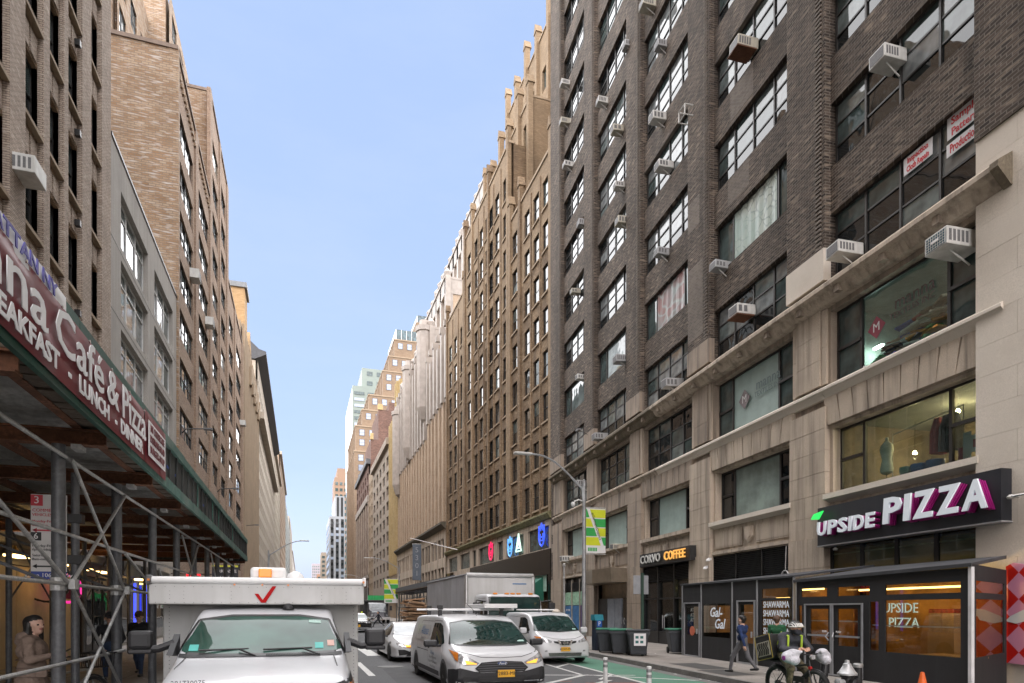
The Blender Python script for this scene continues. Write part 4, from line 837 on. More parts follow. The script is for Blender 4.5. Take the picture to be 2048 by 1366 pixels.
slab_tower('terracotta_block', 'little orange block low at the end of the street', 20.4, 900, 10, 30, 50, M('terracotta brick', (.28,.16,.1), .8), 2, 10, 4, gl[1])
# the street goes on behind the camera
bb = thing('rear_building', 'brick building across the street behind the viewer', 'building', (-30, -46, 0)); MB().box(0,20,-10,0,0,40).build('wall', bk_l3f, bb)
bpy.data.objects.remove(bb.children[0]); bpy.data.objects.remove(bb)
# ---------------------------------------------------------------- sidewalk shed on the left
shed = thing('sidewalk_shed', 'pipe scaffold sidewalk shed with rusty beams and green hoarding above the left sidewalk', 'scaffold', (-3.2, 0, 0))
def sx(X): return X+3.2
PY = [7.5+2.98*i for i in range(10)]
greenp = M('dark green hoarding paint', (.015,.085,.06), .6, var=.3, vs=2, fine=.3, bs=30, grime=.5, scol=(.08,.1,.085)); greenw = M('weathered green paint', (.06,.15,.12), .75, var=.4, vs=3, fine=.4, bs=12, grime=.8, scol=(.22,.25,.22))
darkply = M('blackened plywood', (.025,.028,.026), .7, var=.4, vs=2, fine=.3, bs=15, streak=.6, scol=(.1,.105,.1)); corr = M('corrugated steel', (.42,.43,.42), .5, .5, var=.3, vs=1.5, fine=.3, bs=10, grime=.6, scol=(.1,.06,.035))
for i, Y in enumerate(PY):
    o = MB().tube((sx(-3.2),Y,SW),(sx(-3.2),Y,4.27),.085,12).build('post', postmetal, shed, True); MB().box(sx(-3.36),sx(-3.04),Y-.16,Y+.16,SW,SW+.05).build('base_plate', rust, o)
    mb = MB(); mb.tube((sx(-3.2),Y,2.24),(sx(-3.2),Y,2.42),.1,10); mb.box(sx(-3.06),sx(-2.98),Y-.08,Y+.08,2.26,2.4); mb.build('clamp', greymetal, o)
    if i > 2:
        o = MB().tube((sx(-7.0),Y,SW),(sx(-7.0),Y,4.27),.07,10).build('post', postmetal, shed, True)
    # cross beam: rusty I section
    mb = MB(); x0, x1 = sx(-8.5), sx(-2.62); z0, z1 = 4.27, 4.49
    mb.box(x0,x1,Y-.09,Y+.09,z0,z0+.025); mb.box(x0,x1,Y-.09,Y+.09,z1-.025,z1); mb.box(x0,x1,Y-.015,Y+.015,z0+.025,z1-.025); mb.build('cross_beam', rust, shed)
    MB().box(sx(-3.02),sx(-2.9),Y-.12,Y+.12,4.2,4.265).build('beam_clamp', greymetal, shed)
for X in (-2.95,-4.3,-5.7,-7.1,-8.2):
    for k in range(len(PY)-1):
        mb = MB(); mb.box(sx(X)-.06,sx(X)+.06,PY[k]-.2,PY[k+1]-.22,4.492,4.51); mb.box(sx(X)-.012,sx(X)+.012,PY[k]-.2,PY[k+1]-.22,4.51,4.63); mb.build('joist', rust, shed)
n = 46
for k in range(len(PY)-1):
    for x0, x1 in ((sx(-8.55),sx(-5.75)),(sx(-5.73),sx(-2.58))):
        mb = MB(); vs_ = []; fs = []
        for j in range(n+1):
            y = PY[k]+(PY[k+1]-PY[k])*j/n; z = 4.66+.022*math.sin(j*math.pi/2+.3); vs_ += [(x0,y,z),(x1,y,z)]
        for j in range(n): fs.append((2*j,2*j+1,2*j+3,2*j+2))
        mb.add(vs_, fs); mb.build('deck_sheet', corr, shed)
MB().box(sx(-8.55),sx(-2.55),PY[0],PY[-1],4.7,4.78).build('deck_top', wood, shed)
y = PY[0]
while y < 33.8:      # ragged plank ends under the hoarding
    w_ = random.uniform(.18,.32); MB().box(sx(-2.95)+random.uniform(-.05,.05),sx(-2.53)+random.uniform(-.03,.04),y,y+w_-.03,4.50+random.uniform(0,.03),4.60).build('plank', wood, shed); y += w_
# hoarding: frame rails and single boards
y = 6.4
while y < 33.8:
    L = min(2.4, 33.9-y); g_ = greenp if y < 9 else greenw
    MB().box(sx(-2.53),sx(-2.47),y,y+L-.01,4.34,4.55).build('bottom_rail', g_, shed); MB().box(sx(-2.53),sx(-2.47),y,y+L-.01,5.2,5.38+random.uniform(-.02,.02)).build('top_rail', g_, shed); y += L
y = 6.4
while y < 33.8:
    MB().box(sx(-2.56)+random.uniform(-.012,.0),sx(-2.535),y,y+.72,4.4,5.3).build('hoarding_board', greenp if y < 12.6 else darkply, shed)
    if y > 13: MB().box(sx(-2.53),sx(-2.5),y-.03,y+.03,4.55,5.2).build('batten', darkply if random.random() < .7 else greenw, shed)
    y += .74
MB().box(sx(-8.5),sx(-2.5),33.9,33.96,4.34,5.36).build('end_board', darkply, shed)
bt = M('blue paint mark', (.03,.07,.3), .6)
for Y in (14.3, 15.2, 19.2): o = MB().box(sx(-2.534),sx(-2.528),Y,Y+.28,4.8,4.85).build('paint_mark', bt, shed); 
# pipes
rails = [(4.09,PY[0],PY[-1]),(3.03,PY[0],PY[6]),(2.33,PY[0],PY[3]),(1.23,PY[0],PY[2])]
for z, a, b in rails:
    k = [i for i, p in enumerate(PY) if a <= p <= b]
    for i in k[:-1]: MB().tube((sx(-3.1),PY[i]-.05,z),(sx(-3.1),PY[i+1]+.1,z+.0),.027,8).build('ledger_pipe', greymetal, shed, True)
def brace(p, q): MB().tube((sx(-3.07),p[0],p[1]),(sx(-3.07),q[0],q[1]),.027,8).build('brace_pipe', greymetal, shed, True)
p1, p2, p3, p4, p5, p6, p7 = PY[1:8]
brace((p1+.1,4.09),(p2,2.33)); brace((p2,4.05),(p1+.1,2.35)); brace((p1+.1,2.3),(p2+.05,.4)); brace((p2,2.3),(p1-.1,.4)); brace((PY[0]-.5,3.6),(p1-.05,2.35)); brace((p2+.05,3.0),(p3,2.3)); brace((p4+.05,4.0),(p5,2.4)); brace((p5,4.0),(p4,2.2)); brace((p6,4.0),(p7,2.2)); brace((p3,2.9),(p4,1.3))
for i in (4,5,6,7): 
    mb = MB(); mb.tube((sx(-7),PY[i],4.1),(sx(-7),PY[i+1],2.2),.025,6); mb.build('brace_pipe', postmetal, shed); mb = MB(); mb.tube((sx(-7),PY[i+1],4.1),(sx(-7),PY[i],2.2),.025,6); mb.build('brace_pipe', postmetal, shed)
for i in (1,2,3): MB().tube((sx(-3.2),PY[i]+.1,2.3),(sx(-7),PY[i]+.1,4.0),.025,6).build('brace_pipe', postmetal, shed)
# ---- banners
def cloth(o, x0, x1, z0, z1, m, amp=.02, name='sheet', n=50, k=14):
    mb = MB(); vs_ = []; fs = []
    for i in range(n+1):
        for j in range(k+1):
            u, v = i/n, j/k; e = amp*(math.sin(u*17+v*5)*.5+math.sin(u*31-v*9)*.3+math.sin((u*9+v*14))*.5)*(1-abs(2*v-1)**4)*(.3+.7*math.sin(math.pi*u)**.3)
            vs_.append((x0+(x1-x0)*u, -.012-abs(e)-e*.3, z0+(z1-z0)*v))
    for i in range(n):
        for j in range(k): a = i*(k+1)+j; fs.append((a,a+k+1,a+k+2,a+1))
    mb.add(vs_, fs); return mb.build(name, m, o, True)
vinyl = M('red vinyl', (.16,.007,.016), .5, var=.1, vs=2, coat=.06); wv = M('white vinyl', (.78,.78,.8), .5, var=.04); pv = M('purple letters', (.06,.05,.35), .5, var=0)
ban = thing('cafe_banner', 'shiny red vinyl cafe banner with white lettering on the shed hoarding', 'banner', (-2.46, 0, 0), LEFT)
cloth(ban, 4.9, 11.95, 4.42, 5.24, vinyl, .02)
for s, xa, xb in (('Anna', 5.3, 7.62), ('Café', 7.78, 9.5), ('&', 9.68, 10.25), ('Pizza', 10.42, 11.85)):
    tx = text(ban, s, .66, (xa,-.05,4.93), wv, 'lettering', align='LEFT', ext=.004, bold=.006); x_ = [q.co.x for q in tx.data.vertices]; tx.scale = ((xb-xa)/(max(x_)-min(x_)),1,1)
text(ban, 'BREAKFAST', .27, (7.92,-.05,4.56), wv, 'lettering', align='RIGHT', bold=.008).scale = (1.35,1,1); text(ban, '-', .3, (8.25,-.05,4.57), wv, bold=.01); text(ban, 'LUNCH', .27, (8.55,-.05,4.56), wv, 'lettering', align='LEFT', bold=.008).scale = (1.35,1,1); text(ban, '-', .3, (10.12,-.05,4.57), wv, bold=.01); text(ban, 'DINNER', .27, (10.35,-.05,4.56), wv, 'lettering', align='LEFT', bold=.008).scale = (1.35,1,1)
for x in np.arange(5.2, 12, .95): MB().tube((float(x),-.03,5.21),(float(x),-.045,5.21),.02,8).build('grommet', chrome, ban)
bn2 = thing('white_banner', 'white banner with purple letters half hidden above the red cafe banner', 'banner', (-2.466, 0, 0), LEFT)
cloth(bn2, 4.9, 8.27, 4.9, 5.4, wv, .008); text(bn2, 'MANHATTAN NY', .2, (6.75,-.03,5.3), pv, bold=.004).scale = (1.5,1,1)
bn3 = thing('menu_banner', 'red bordered white menu banner listing cheesecake and burger', 'banner', (-2.46, 0, 0), LEFT)
cloth(bn3, 12.0, 13.72, 4.42, 5.3, vinyl, .012); MB().box(12.1,13.5,-.05,-.045,4.55,5.14).build('menu_card', wv, bn3); rl = M('maroon letters', (.12,.012,.02), .5, var=0)
for i, s in enumerate(('NY CHEESECAKE','PASTRAMI-SALAD','BURGER-SOUP')): text(bn3, s, .17, (12.8,-.055,5.03-.18*i), rl, bold=.003).scale = (.88 if len(s) > 12 else 1.05,1,1)
# ---- parking sign on its own pole
pk = thing('parking_sign', 'tall parking regulation sign on a grey pole behind the nearest scaffold post', 'sign', (-3.42, 11.95, SW))
MB().tube((0,0,0),(0,0,4.0),.06,10).build('pole', postmetal, pk, True)
for z in (2.55, 3.2): MB().box(-.13,.11,-.09,.09,z,z+.14).build('clamp', blackmetal, pk)
rs = M('sign red', (.5,.03,.05), .5, var=0); bs_ = M('sign blue', (.03,.06,.3), .5, var=0); sp_ = M('sign face', (.6,.58,.57), .45, var=.04)
b_ = MB().box(-.56,-.08,-.12,-.105,2.42,3.62).build('upper_plate', sp_, pk)
MB().box(-.56,-.40,-.126,-.121,3.44,3.61).build('code_box', rs, b_); MB().box(-.56,-.42,-.126,-.121,2.90,3.03).build('code_box', black, b_); MB().box(-.56,-.08,-.126,-.121,2.3,2.42).build('zone_strip', bs_, b_)
text(b_, '3', .16, (-.48,-.13,3.525), white); text(b_, '6', .13, (-.49,-.13,2.965), white); text(b_, 'Zone 106147 Pay', .09, (-.32,-.13,2.36), white)
for s, z, sz, m in (('COMMERCIAL',3.37,.07,rs),('VEHICLES ONLY',3.3,.062,rs),('Monday-Friday',3.2,.055,rs),('6am-6pm',3.14,.055,rs),('Monday-Friday',2.82,.055,black),('6pm-midnight',2.76,.055,black),('Saturday',2.67,.055,black),('8am-midnight',2.61,.055,black)): text(b_, s, sz, (-.54,-.126,z), m, align='LEFT')
for z, m in ((3.06,rs),(2.5,black)): mb = MB(); mb.box(-.52,-.14,-.126,-.121,z-.012,z+.012); mb.prism([(-.54,z),(-.48,z+.035),(-.48,z-.035)],-.126,-.121,'y'); mb.prism([(-.12,z),(-.18,z+.035),(-.18,z-.035)],-.126,-.121,'y'); mb.build('arrow', m, b_)
# ---- shop fronts under the shed (part of the near brick building)
warm = emis('warm shop lamp', (1,.62,.22), 1.0); blue = emis('blue light strip', (.05,.08,1), .22); gold = M('gold numerals', (.5,.3,.06), .35, .6); tanst = M('tan lobby stone', (.5,.38,.2), .5, var=.15, vs=1)
for a, b, m in ((20.5,24.7,tanst),(24.75,27.6,tanst),(27.65,30.4,tanst)): MB().box(a, b, .1, .3, .15, 3.4).build('lobby_panel', m, l1)
MB().box(20, 35, .02, .3, 3.42, 4.3).build('shop_fascia', blackmetal, l1); text(l1, '275', .75, (24.0,-.02,3.86), gold, 'street_number', ext=.02)
for x in (22.3, 25.7, 28.6, 30.8): lpn = MB().box(x-.5, x+.5, -.9, -.6, 3.5, 3.56).build('soffit_lamp', warm, l1)
for x in (31.2, 32.6, 34): MB().box(x, x+1.2, .05, .3, .2, 3.3).build('shop_door', blackmetal, l1); MB().box(x+.12, x+1.08, .03, .05, .5, 3.1).build('door_glass', gl[0], l1)
MB().box(20, 35, -.35, .1, 4.0, 4.28).build('shutter_box', acgrey, l1)
for x in (1.2, 5.6, 9.3): MB().box(x, x+3.2, -.02, .05, .3, 3.6).build('shop_window', gl[0], l2); MB().box(x-.1, x+3.4, -.3, .05, 3.7, 4.4).build('shop_sign', blackmetal, l2)
for x in (3.9, 6.4): MB().box(x, x+.12, -.2, -.1, .5, 3.4).build('light_strip', blue, l2)
for x in (2.2, 8.2, 13): MB().box(x, x+.8, -.8, -.5, 3.5, 3.58).build('soffit_lamp', warm, l2)
ns = thing('neon_sign', 'round magenta neon shop sign glowing under the shed', 'neon sign', (-8.1, 27.6, 2.75), 0); mb = MB()
mb.path([(.5*math.cos(t*math.pi/12)*.8, -.05, .5*math.sin(t*math.pi/12)) for t in range(25)], .05, 6); mb.build('ring_tube', emis('magenta neon', (.9,.04,.35), .12), ns); MB().lathe([(.38,0),(.38,.05)], (0,-.02,0), 20, ax='y').build('disc', M('maroon disc', (.12,.01,.05), .5), ns); text(ns, 'NYM', .3, (0,-.1,-.05), white); MB().tube((0,0,-.1),(0,.5,.6),.03).build('bracket', blackmetal, ns)
cb = thing('hanging_cable', 'coil of black cable hanging under the shed', 'cable', (-8.3, 26.2, 2.7)); MB().path([(.6*math.cos(t*.5)*(1+.1*math.sin(t)), 0, .45*math.sin(t*.5)) for t in range(26)], .035, 6).build('coil', black, cb)
bs2 = thing('shop_sign', 'black shop sign with white letters and yellow top edge under the shed end', 'sign', (-4.72, 46, 3.76)); MB().box(-.78,.78,0,.08,0,1.02).build('board', M('navy board', (.012,.013,.02), .5), bs2); MB().box(-.78,.78,-.01,.09,1.021,1.14).build('top_edge', M('yellow edge', (.6,.6,.05), .5), bs2); text(bs2, 'BERKENSTE', .27, (0,-.01,.74), sp_, bold=.004); text(bs2, 'LENS', .26, (0,-.01,.34), sp_); MB().box(-3.2,-.78,0,.06,.5,.56).build('bracket_arm', blackmetal, bs2)
rd = thing('red_sign', 'small red lit sign hanging far under the shed', 'sign', (-5.6, 39, 3.2)); MB().box(-.35,.35,0,.1,0,.75).build('panel', emis('red sign light', (.8,.02,.03), .15), rd); MB().tube((0,.05,.75),(0,.05,1.1),.03).build('hanger', blackmetal, rd); text(rd, 'OPEN', .2, (0,-.01,.4), white)
# ---------------------------------------------------------------- vehicles
def paintm(name, col, rough=.3): return M(name, col, rough, var=.05, vs=1.2, coat=.3, grime=.3, scol=[c*.6 for c in col])
wpaint = paintm('white car paint', (.55,.56,.58)); wtruck = M('white truck panel', (.52,.52,.515), .4, var=.06, vs=1.5, streak=.4, scol=(.33,.32,.295)); carglass = glass('windscreen glass', (.012,.03,.027), .01, .05, .4, .28); sideglass = glass('side glass', (.008,.012,.012), .01, .04, .4, .3)
plast = M('black bumper plastic', (.022,.022,.025), .55, var=.15, vs=4, fine=.2, bs=80); grillm = M('grille black', (.008,.008,.009), .4, var=0); lampm = M('headlamp lens', (.42,.43,.45), .08, .4, var=.5, vs=14, coat=1); amberm = M('amber lens', (.55,.16,.01), .2, var=.1, coat=.6); ambl = emis('lit amber lamp', (1,.42,.05), .14); whl = emis('lit white lamp', (1,1,.9), .3)
platem = M('yellow licence plate', (.72,.38,.02), .5, var=.03); steel = M('wheel cover', (.34,.35,.36), .35, .7, var=.15, vs=6); seam = M('panel seam', (.06,.06,.062), .8, var=0); graybox = M('aluminium box side', (.42,.43,.46), .45, .2, var=.15, vs=.7, streak=.4, scol=(.2,.2,.21)); bluelet = M('blue letters', (.02,.13,.32), .5, var=0); greylet = M('grey vehicle letters', (.1,.1,.11), .5, var=0)
def cr(P, f):
    P = np.asarray(P, float); n = len(P); out = []
    for i in range(n-1):
        p0, p1, p2, p3 = P[max(i-1,0)], P[i], P[i+1], P[min(i+2,n-1)]
        if i == 0: p0 = 2*p1-p2
        if i == n-2: p3 = 2*p2-p1
        for k in range(f):
            t = k/f; out.append(.5*((2*p1)+(p2-p0)*t+(2*p0-5*p1+4*p2-p3)*t*t+(3*p1-p0-3*p2+p3)*t**3))
    out.append(P[-1]); return np.array(out)
class Car:
    """front at y=0 facing -y, rear at +y"""
    def __init__(s, name, label, cat, loc, rz, stations, mat, group=None, f=4):
        s.root = thing(name, label, cat, loc, rz, group); rings = []
        for (y, zb, zs, zt, wb, ws, wt) in stations:
            h = [(0,zb),(wb*.8,zb),(wb*.985,zb+.03),(wb,zb+.3*(zs-zb)),(ws,zb+.75*(zs-zb)),(ws*.995,zs),(ws+(wt-ws)*.5,zs+(zt-zs)*.45),(wt,zt-.16*(zt-zs)-.02),(wt*.94,zt-.02),(wt*.72,zt),(0,zt+.012)]
            ring = [(x, y, z) for x, z in h]+[(-x, y, z) for x, z in h[-2:0:-1]]; rings.append(ring+[ring[0]])
        G = np.array(rings); G = np.stack([cr(G[:,j], f) for j in range(G.shape[1])], 1); G = np.stack([cr(G[i], 3) for i in range(G.shape[0])], 0)
        nu, nv = G.shape[:2]; vs_ = G[:, :-1].reshape(-1, 3); nv -= 1
        fs = [(i*nv+j, i*nv+(j+1)%nv, (i+1)*nv+(j+1)%nv, (i+1)*nv+j) for i in range(nu-1) for j in range(nv)]+[tuple(range(nv-1,-1,-1)), tuple((nu-1)*nv+j for j in range(nv))]
        mb = MB(); mb.add(vs_.tolist(), fs); s.body = mb.build('body', mat, s.root, True); s.bvh = BVHTree.FromPolygons([Vector(v) for v in mb.v], mb.f)
    def hit(s, a, b, ax):
        o, d = {'f': ((a,-4,b),(0,1,0)), 'l': ((-5,a,b),(1,0,0)), 'r': ((5,a,b),(-1,0,0)), 't': ((a,b,6),(0,0,-1)), 'b': ((a,30,b),(0,-1,0))}[ax]
        p, n, i, dd = s.bvh.ray_cast(Vector(o), Vector(d))
        k = 1.0
        while p is None and ax == 'f' and k > .8:
            k -= .02; p, n, i, dd = s.bvh.ray_cast(Vector((a*k,-4,b*(.5+k*.5))), Vector(d))
        if p is None:
            q = {'f': (a,0,b), 'l': (-1,a,b), 'r': (1,a,b), 't': (a,b,1.5), 'b': (a,5,b)}[ax]; p, n, i, dd = s.bvh.find_nearest(Vector(q))
        if n.dot(Vector(d)) > 0: n = -n
        return p, n
    def decal(s, name, poly, ax, m, off=.008, res=.12, parent=None):
        P = [Vector(p) for p in poly]; n = len(P); edges = [(i,(i+1)%n) for i in range(n)]
        pts = []; ed = []
        for i in range(n):
            a, b = P[i], P[(i+1)%n]; k = max(1, int((b-a).length/res))
            for q in range(k): pts.append(a+(b-a)*q/k)
        nb = len(pts); ed = [(i,(i+1)%nb) for i in range(nb)]
        xs = [p.x for p in P]; ys = [p.y for p in P]
        y = min(ys)+res*.6
        while y < max(ys):
            x = min(xs)+res*.6
            while x < max(xs): pts.append(Vector((x, y))); x += res
            y += res
        area = sum(P[i].x*P[(i+1)%n].y-P[(i+1)%n].x*P[i].y for i in range(n))
        loop = list(range(nb)) if area > 0 else list(range(nb-1,-1,-1))
        vco, _, fcs, *_r = delaunay_2d_cdt(pts, [], [loop], 1, 1e-5)
        vs_ = []
        for v in vco: p, nn = s.hit(v.x, v.y, ax); vs_.append(tuple(p+nn*off))
        mb = MB(); mb.add(vs_, [tuple(f) for f in fcs]); return mb.build(name, m, parent or s.root, True)
    def lettering(s, txt, size, y, z, m, ax='l', name='company_lettering', off=.016, sx=1):
        o = text(s.root, txt, size, (0,0,0), m, name, ext=0); o.rotation_euler = (0,0,0); g = -1 if ax == 'l' else 1
        for vv in o.data.vertices: p, n = s.hit(y+g*vv.co.x*sx, z+vv.co.y, ax); vv.co = p+n*off
        o.data.update(); return o
    def line(s, pts, ax, m=None, w=.012, name='panel_seam', off=.006):
        mb = MB()
        for i in range(len(pts)-1):
            a, b = Vector(pts[i]), Vector(pts[i+1]); d = (b-a); nrm = Vector((-d.y, d.x)).normalized()*w/2; k = max(1, int(d.length/.12))
            for q in range(k):
                c0 = a+d*q/k; c1 = a+d*(q+1)/k; vs_ = []
                for e in (c0-nrm, c1-nrm, c1+nrm, c0+nrm): p, nn = s.hit(e.x, e.y, ax); vs_.append(tuple(p+nn*off))
                mb.add(vs_, [(0,1,2,3)])
        return mb.build(name, m or seam, s.root)
    def wheel(s, x, y, r, side, tw=.26, rim=None, arch=True):
        w = link('wheel', None, s.root, (x, y, r)); a = -1 if side == 'l' else 1
        MB().lathe([(r*.62,-tw/2*a),(r*.92,-tw/2*a),(r,-tw*.3*a),(r,tw*.3*a),(r*.93,tw/2*a),(r*.64,tw/2*a)], (0,0,0), 26, ax='x').build('tyre', rubber, w, True)
        MB().lathe([(r*.64,tw*.42*a),(r*.58,tw*.5*a),(r*.52,tw*.40*a),(r*.2,tw*.44*a),(r*.14,tw*.5*a),(.02,tw*.5*a)], (0,0,0), 24, ax='x').build('rim', rim or steel, w, True)
        sp = MB()
        for k in range(9):
            t = k*2*math.pi/9; sp.tube((tw*.41*a, r*.3*math.cos(t), r*.3*math.sin(t)), (tw*.41*a, r*.46*math.cos(t), r*.46*math.sin(t)), r*.045, 6)
        sp.build('rim_hole', grillm, w)
        if arch:
            pts = [(y+r*1.22*math.cos(t*math.pi/14), r+r*1.2*math.sin(t*math.pi/14)) for t in range(15)]+[(y-r*1.22, .12),(y+r*1.22, .12)]
            s.decal('wheel_arch', pts, side, grillm, .004, .12)
    def box(s, name, x0, x1, y0, y1, z0, z1, m, bevel=.015, parent=None): return MB().box(x0,x1,y0,y1,z0,z1).build(name, m, parent or s.root, bevel=bevel)
    def plate(s, txt, x, y, z, w=.42, h=.17):
        o = MB().box(x-w/2,x+w/2,y-.012,y+.01,z-h/2,z+h/2).build('licence_plate', platem, s.root); text(o, txt, h*.72, (x,y-.016,z), black, 'plate_number'); return o
    def mirror(s, x, y, z, a, m=plast, w=.2, h=.2, arm=.1):
        o = MB().box(x-w/2,x+w/2,y-.1,y+.08,z-h/2,z+h/2).build('wing_mirror', m, s.root, bevel=.05); MB().tube((x-a*w/2,y,z-h*.3),(x-a*(w/2+arm),y+.06,z-h*.4),.03,8).build('mirror_arm', plast, o)
# ---- compact delivery van (foreground)
W = 1.19
st = [(0,.28,.62,.80,.98,.98,.86),(.06,.24,.66,.93,1.08,1.08,.98),(.3,.2,.72,1.0,1.16,1.15,1.04),(.75,.18,.8,1.1,W,W,1.05),(1.05,.18,.86,1.2,W,W,1.03),(1.6,.18,.92,1.52,W,W,.99),(2.15,.18,.95,1.74,W,W,.97),(2.8,.18,.96,1.82,W,W,.98),(4.4,.18,.96,1.83,W,W,1.0),(5.7,.18,.96,1.8,W,W,1.0),(6.15,.22,.95,1.74,1.15,1.15,.97),(6.25,.3,.9,1.6,1.05,1.05,.9)]
v = Car('delivery_van', 'small white delivery van with roof rack, black bumper and yellow plate in the middle lane', 'van', (4.52,14.62,0), 0, st, wpaint)
v.decal('windscreen', [(-1.02,1.13),(-.84,1.62),(-.4,1.68),(.4,1.68),(.84,1.62),(1.02,1.13),(.5,1.1),(-.5,1.1)], 'f', carglass, .01, .09)
v.line([(-1.03,1.12),(-.85,1.63),(-.4,1.69),(.4,1.69),(.85,1.63),(1.03,1.12),(.5,1.09),(-.5,1.09),(-1.03,1.12)], 'f', grillm, .022, 'windscreen_seal', .012)
v.decal('bumper', [(-1.17,.56),(-1.0,.62),(-.7,.54),(-.5,.50),(.5,.50),(.7,.54),(1.0,.62),(1.17,.56),(1.17,.2),(-1.17,.2)], 'f', plast, .02, .08)
v.decal('bumper_corner', [(0,.56),(.12,.6),(.5,.56),(.52,.2),(.05,.2)], 'l', plast, .018, .1); v.decal('bumper_corner', [(0,.56),(.12,.6),(.5,.56),(.52,.2),(.05,.2)], 'r', plast, .018, .1)
gr = v.decal('grille', [(-.66,.60),(-.5,.74),(0,.77),(.5,.74),(.66,.60),(.56,.51),(-.56,.51)], 'f', grillm, .024, .08)
for z, x in ((.55,.55),(.6,.6),(.655,.58),(.71,.5)): v.line([(-x,z),(0,z+.012),(x,z)], 'f', M('grille bar', (.1,.1,.11), .3, .5) if z == .55 else bpy.data.materials['grille bar'], .022, 'grille_bar', .04)
o = v.decal('badge', [(.13*math.cos(t*math.pi/9), .715+.048*math.sin(t*math.pi/9)) for t in range(18)], 'f', chrome, .05, .03); v.decal('badge_field', [(.118*math.cos(t*math.pi/9), .715+.04*math.sin(t*math.pi/9)) for t in range(18)], 'f', M('badge blue', (.01,.04,.16), .3), .054, .03); text(v.root, 'Ford', .085, (0,-.065,.712), white, 'badge_lettering', shear=.3)
for a in (-1, 1):
    v.decal('headlamp', [(a*1.06,.97),(a*.95,.93),(a*.55,.73),(a*.6,.68),(a*.9,.68),(a*1.02,.74)], 'f', lampm, .014, .05); v.decal('indicator_lamp', [(a*.9,.8),(a*.62,.72),(a*.62,.695),(a*.86,.7)], 'f', ambl, .022, .05); v.decal('side_marker', [(a*1.09,1.0),(a*1.0,.95),(a*1.04,.76),(a*1.08,.8)], 'f', amberm, .02, .05)
    v.decal('fog_recess', [(a*.95,.42),(a*.72,.4),(a*.76,.3),(a*.93,.3)], 'f', grillm, .026, .05)
v.decal('lower_grille', [(-.6,.42),(.6,.42),(.55,.28),(-.55,.28)], 'f', grillm, .026, .08)
for z in (.32,.37): v.line([(-.55,z),(.55,z)], 'f', plast, .02, 'grille_bar', .036)
v.plate('72883-MH', .1, -.05, .47); v.line([(-1.0,1.0),(-.9,.96),(-.5,.86),(0,.84),(.5,.86),(.9,.96),(1.0,1.0)], 'f')
for s_ in 'lr':
    v.decal('side_window', [(1.35,1.14),(2.0,1.55),(2.3,1.62),(2.95,1.62),(2.9,1.02),(1.75,1.02)], s_, sideglass, .01, .12); v.line([(1.2,.3),(1.2,.95),(1.8,1.35)], s_); v.line([(3.05,.3),(3.05,1.68),(2.2,1.68)], s_); v.line([(3.1,1.66),(4.75,1.66),(4.75,.3)], s_); v.line([(3.05,.86),(4.7,.86)], s_, seam, .02)
    v.decal('side_moulding', [(1.5,.3),(1.55,.42),(4.85,.42),(4.9,.3)], s_, plast, .012, .15); v.decal('sill_trim', [(.6,.18),(5.9,.18),(5.9,.26),(.6,.26)], s_, plast, .014, .15)
    v.decal('door_handle', [(2.72,.93),(2.95,.93),(2.95,.97),(2.72,.97)], s_, plast, .03, .1); v.decal('door_handle', [(3.2,.93),(3.4,.93),(3.4,.97),(3.2,.97)], s_, plast, .03, .1)
    for y in (1.02, 4.95): v.wheel(-W+.12 if s_ == 'l' else W-.12, y, .35, s_)
v.decal('company_panel', [(3.25,1.1),(5.3,1.1),(5.3,1.55),(3.25,1.55)], 'l', M('vinyl wrap', (.5,.52,.53), .3, coat=.6), .012, .15)
v.lettering('Alliance', .34, 3.95, 1.38, bluelet); v.lettering('Elevator Co.', .14, 3.95, 1.17, greylet); v.lettering('i', .42, 4.85, 1.36, greylet, name='company_logo')
for i, s in enumerate(('Alliance','Elevator Maintenance','Repairs & Modernization','24 Hour Service')): v.lettering(s, .11 if i else .16, 2.35, .84-.12*i, bluelet if i == 0 else greylet)
v.mirror(-1.42,1.5,1.13,-1, plast, .34, .17, .12); v.mirror(1.42,1.5,1.13,1, plast, .34, .17, .12)
for y in (2.9, 4.5):
    o = MB().tube((-1.25,y,1.98),(1.25,y,1.98),.03,8).build('rack_bar', white, v.root)
    for x in (-.88,.88): MB().box(x-.05,x+.05,y-.04,y+.04,1.8,1.97).build('rack_foot', plast, o); MB().box(x-.07,x+.07,y-.06,y+.06,1.985,2.1).build('rack_stop', blackmetal, o)
v.box('ladder_tube', .25, 1.2, 2.4, 4.6, 2.02, 2.14, white); MB().path([(.05,2.5,1.82),(.0,2.75,2.0),(-.1,3.1,2.16)], .008).build('aerial', blackmetal, v.root)
for a in (-.45,.45): MB().tube((a*1.1,1.06,1.215),(a*1.1,1.06,1.235),.022,8).build('washer_jet', plast, v.root)
for a in (-.5,.3): MB().tube((a,1.05,1.2),(a+.55,1.2,1.25),.012,6).build('wiper', blackmetal, v.root)
v.decal('sticker', [(.72,1.16),(.9,1.16),(.9,1.2),(.72,1.2)], 'f', M('sticker', (.3,.45,.4), .5), .014, .05)
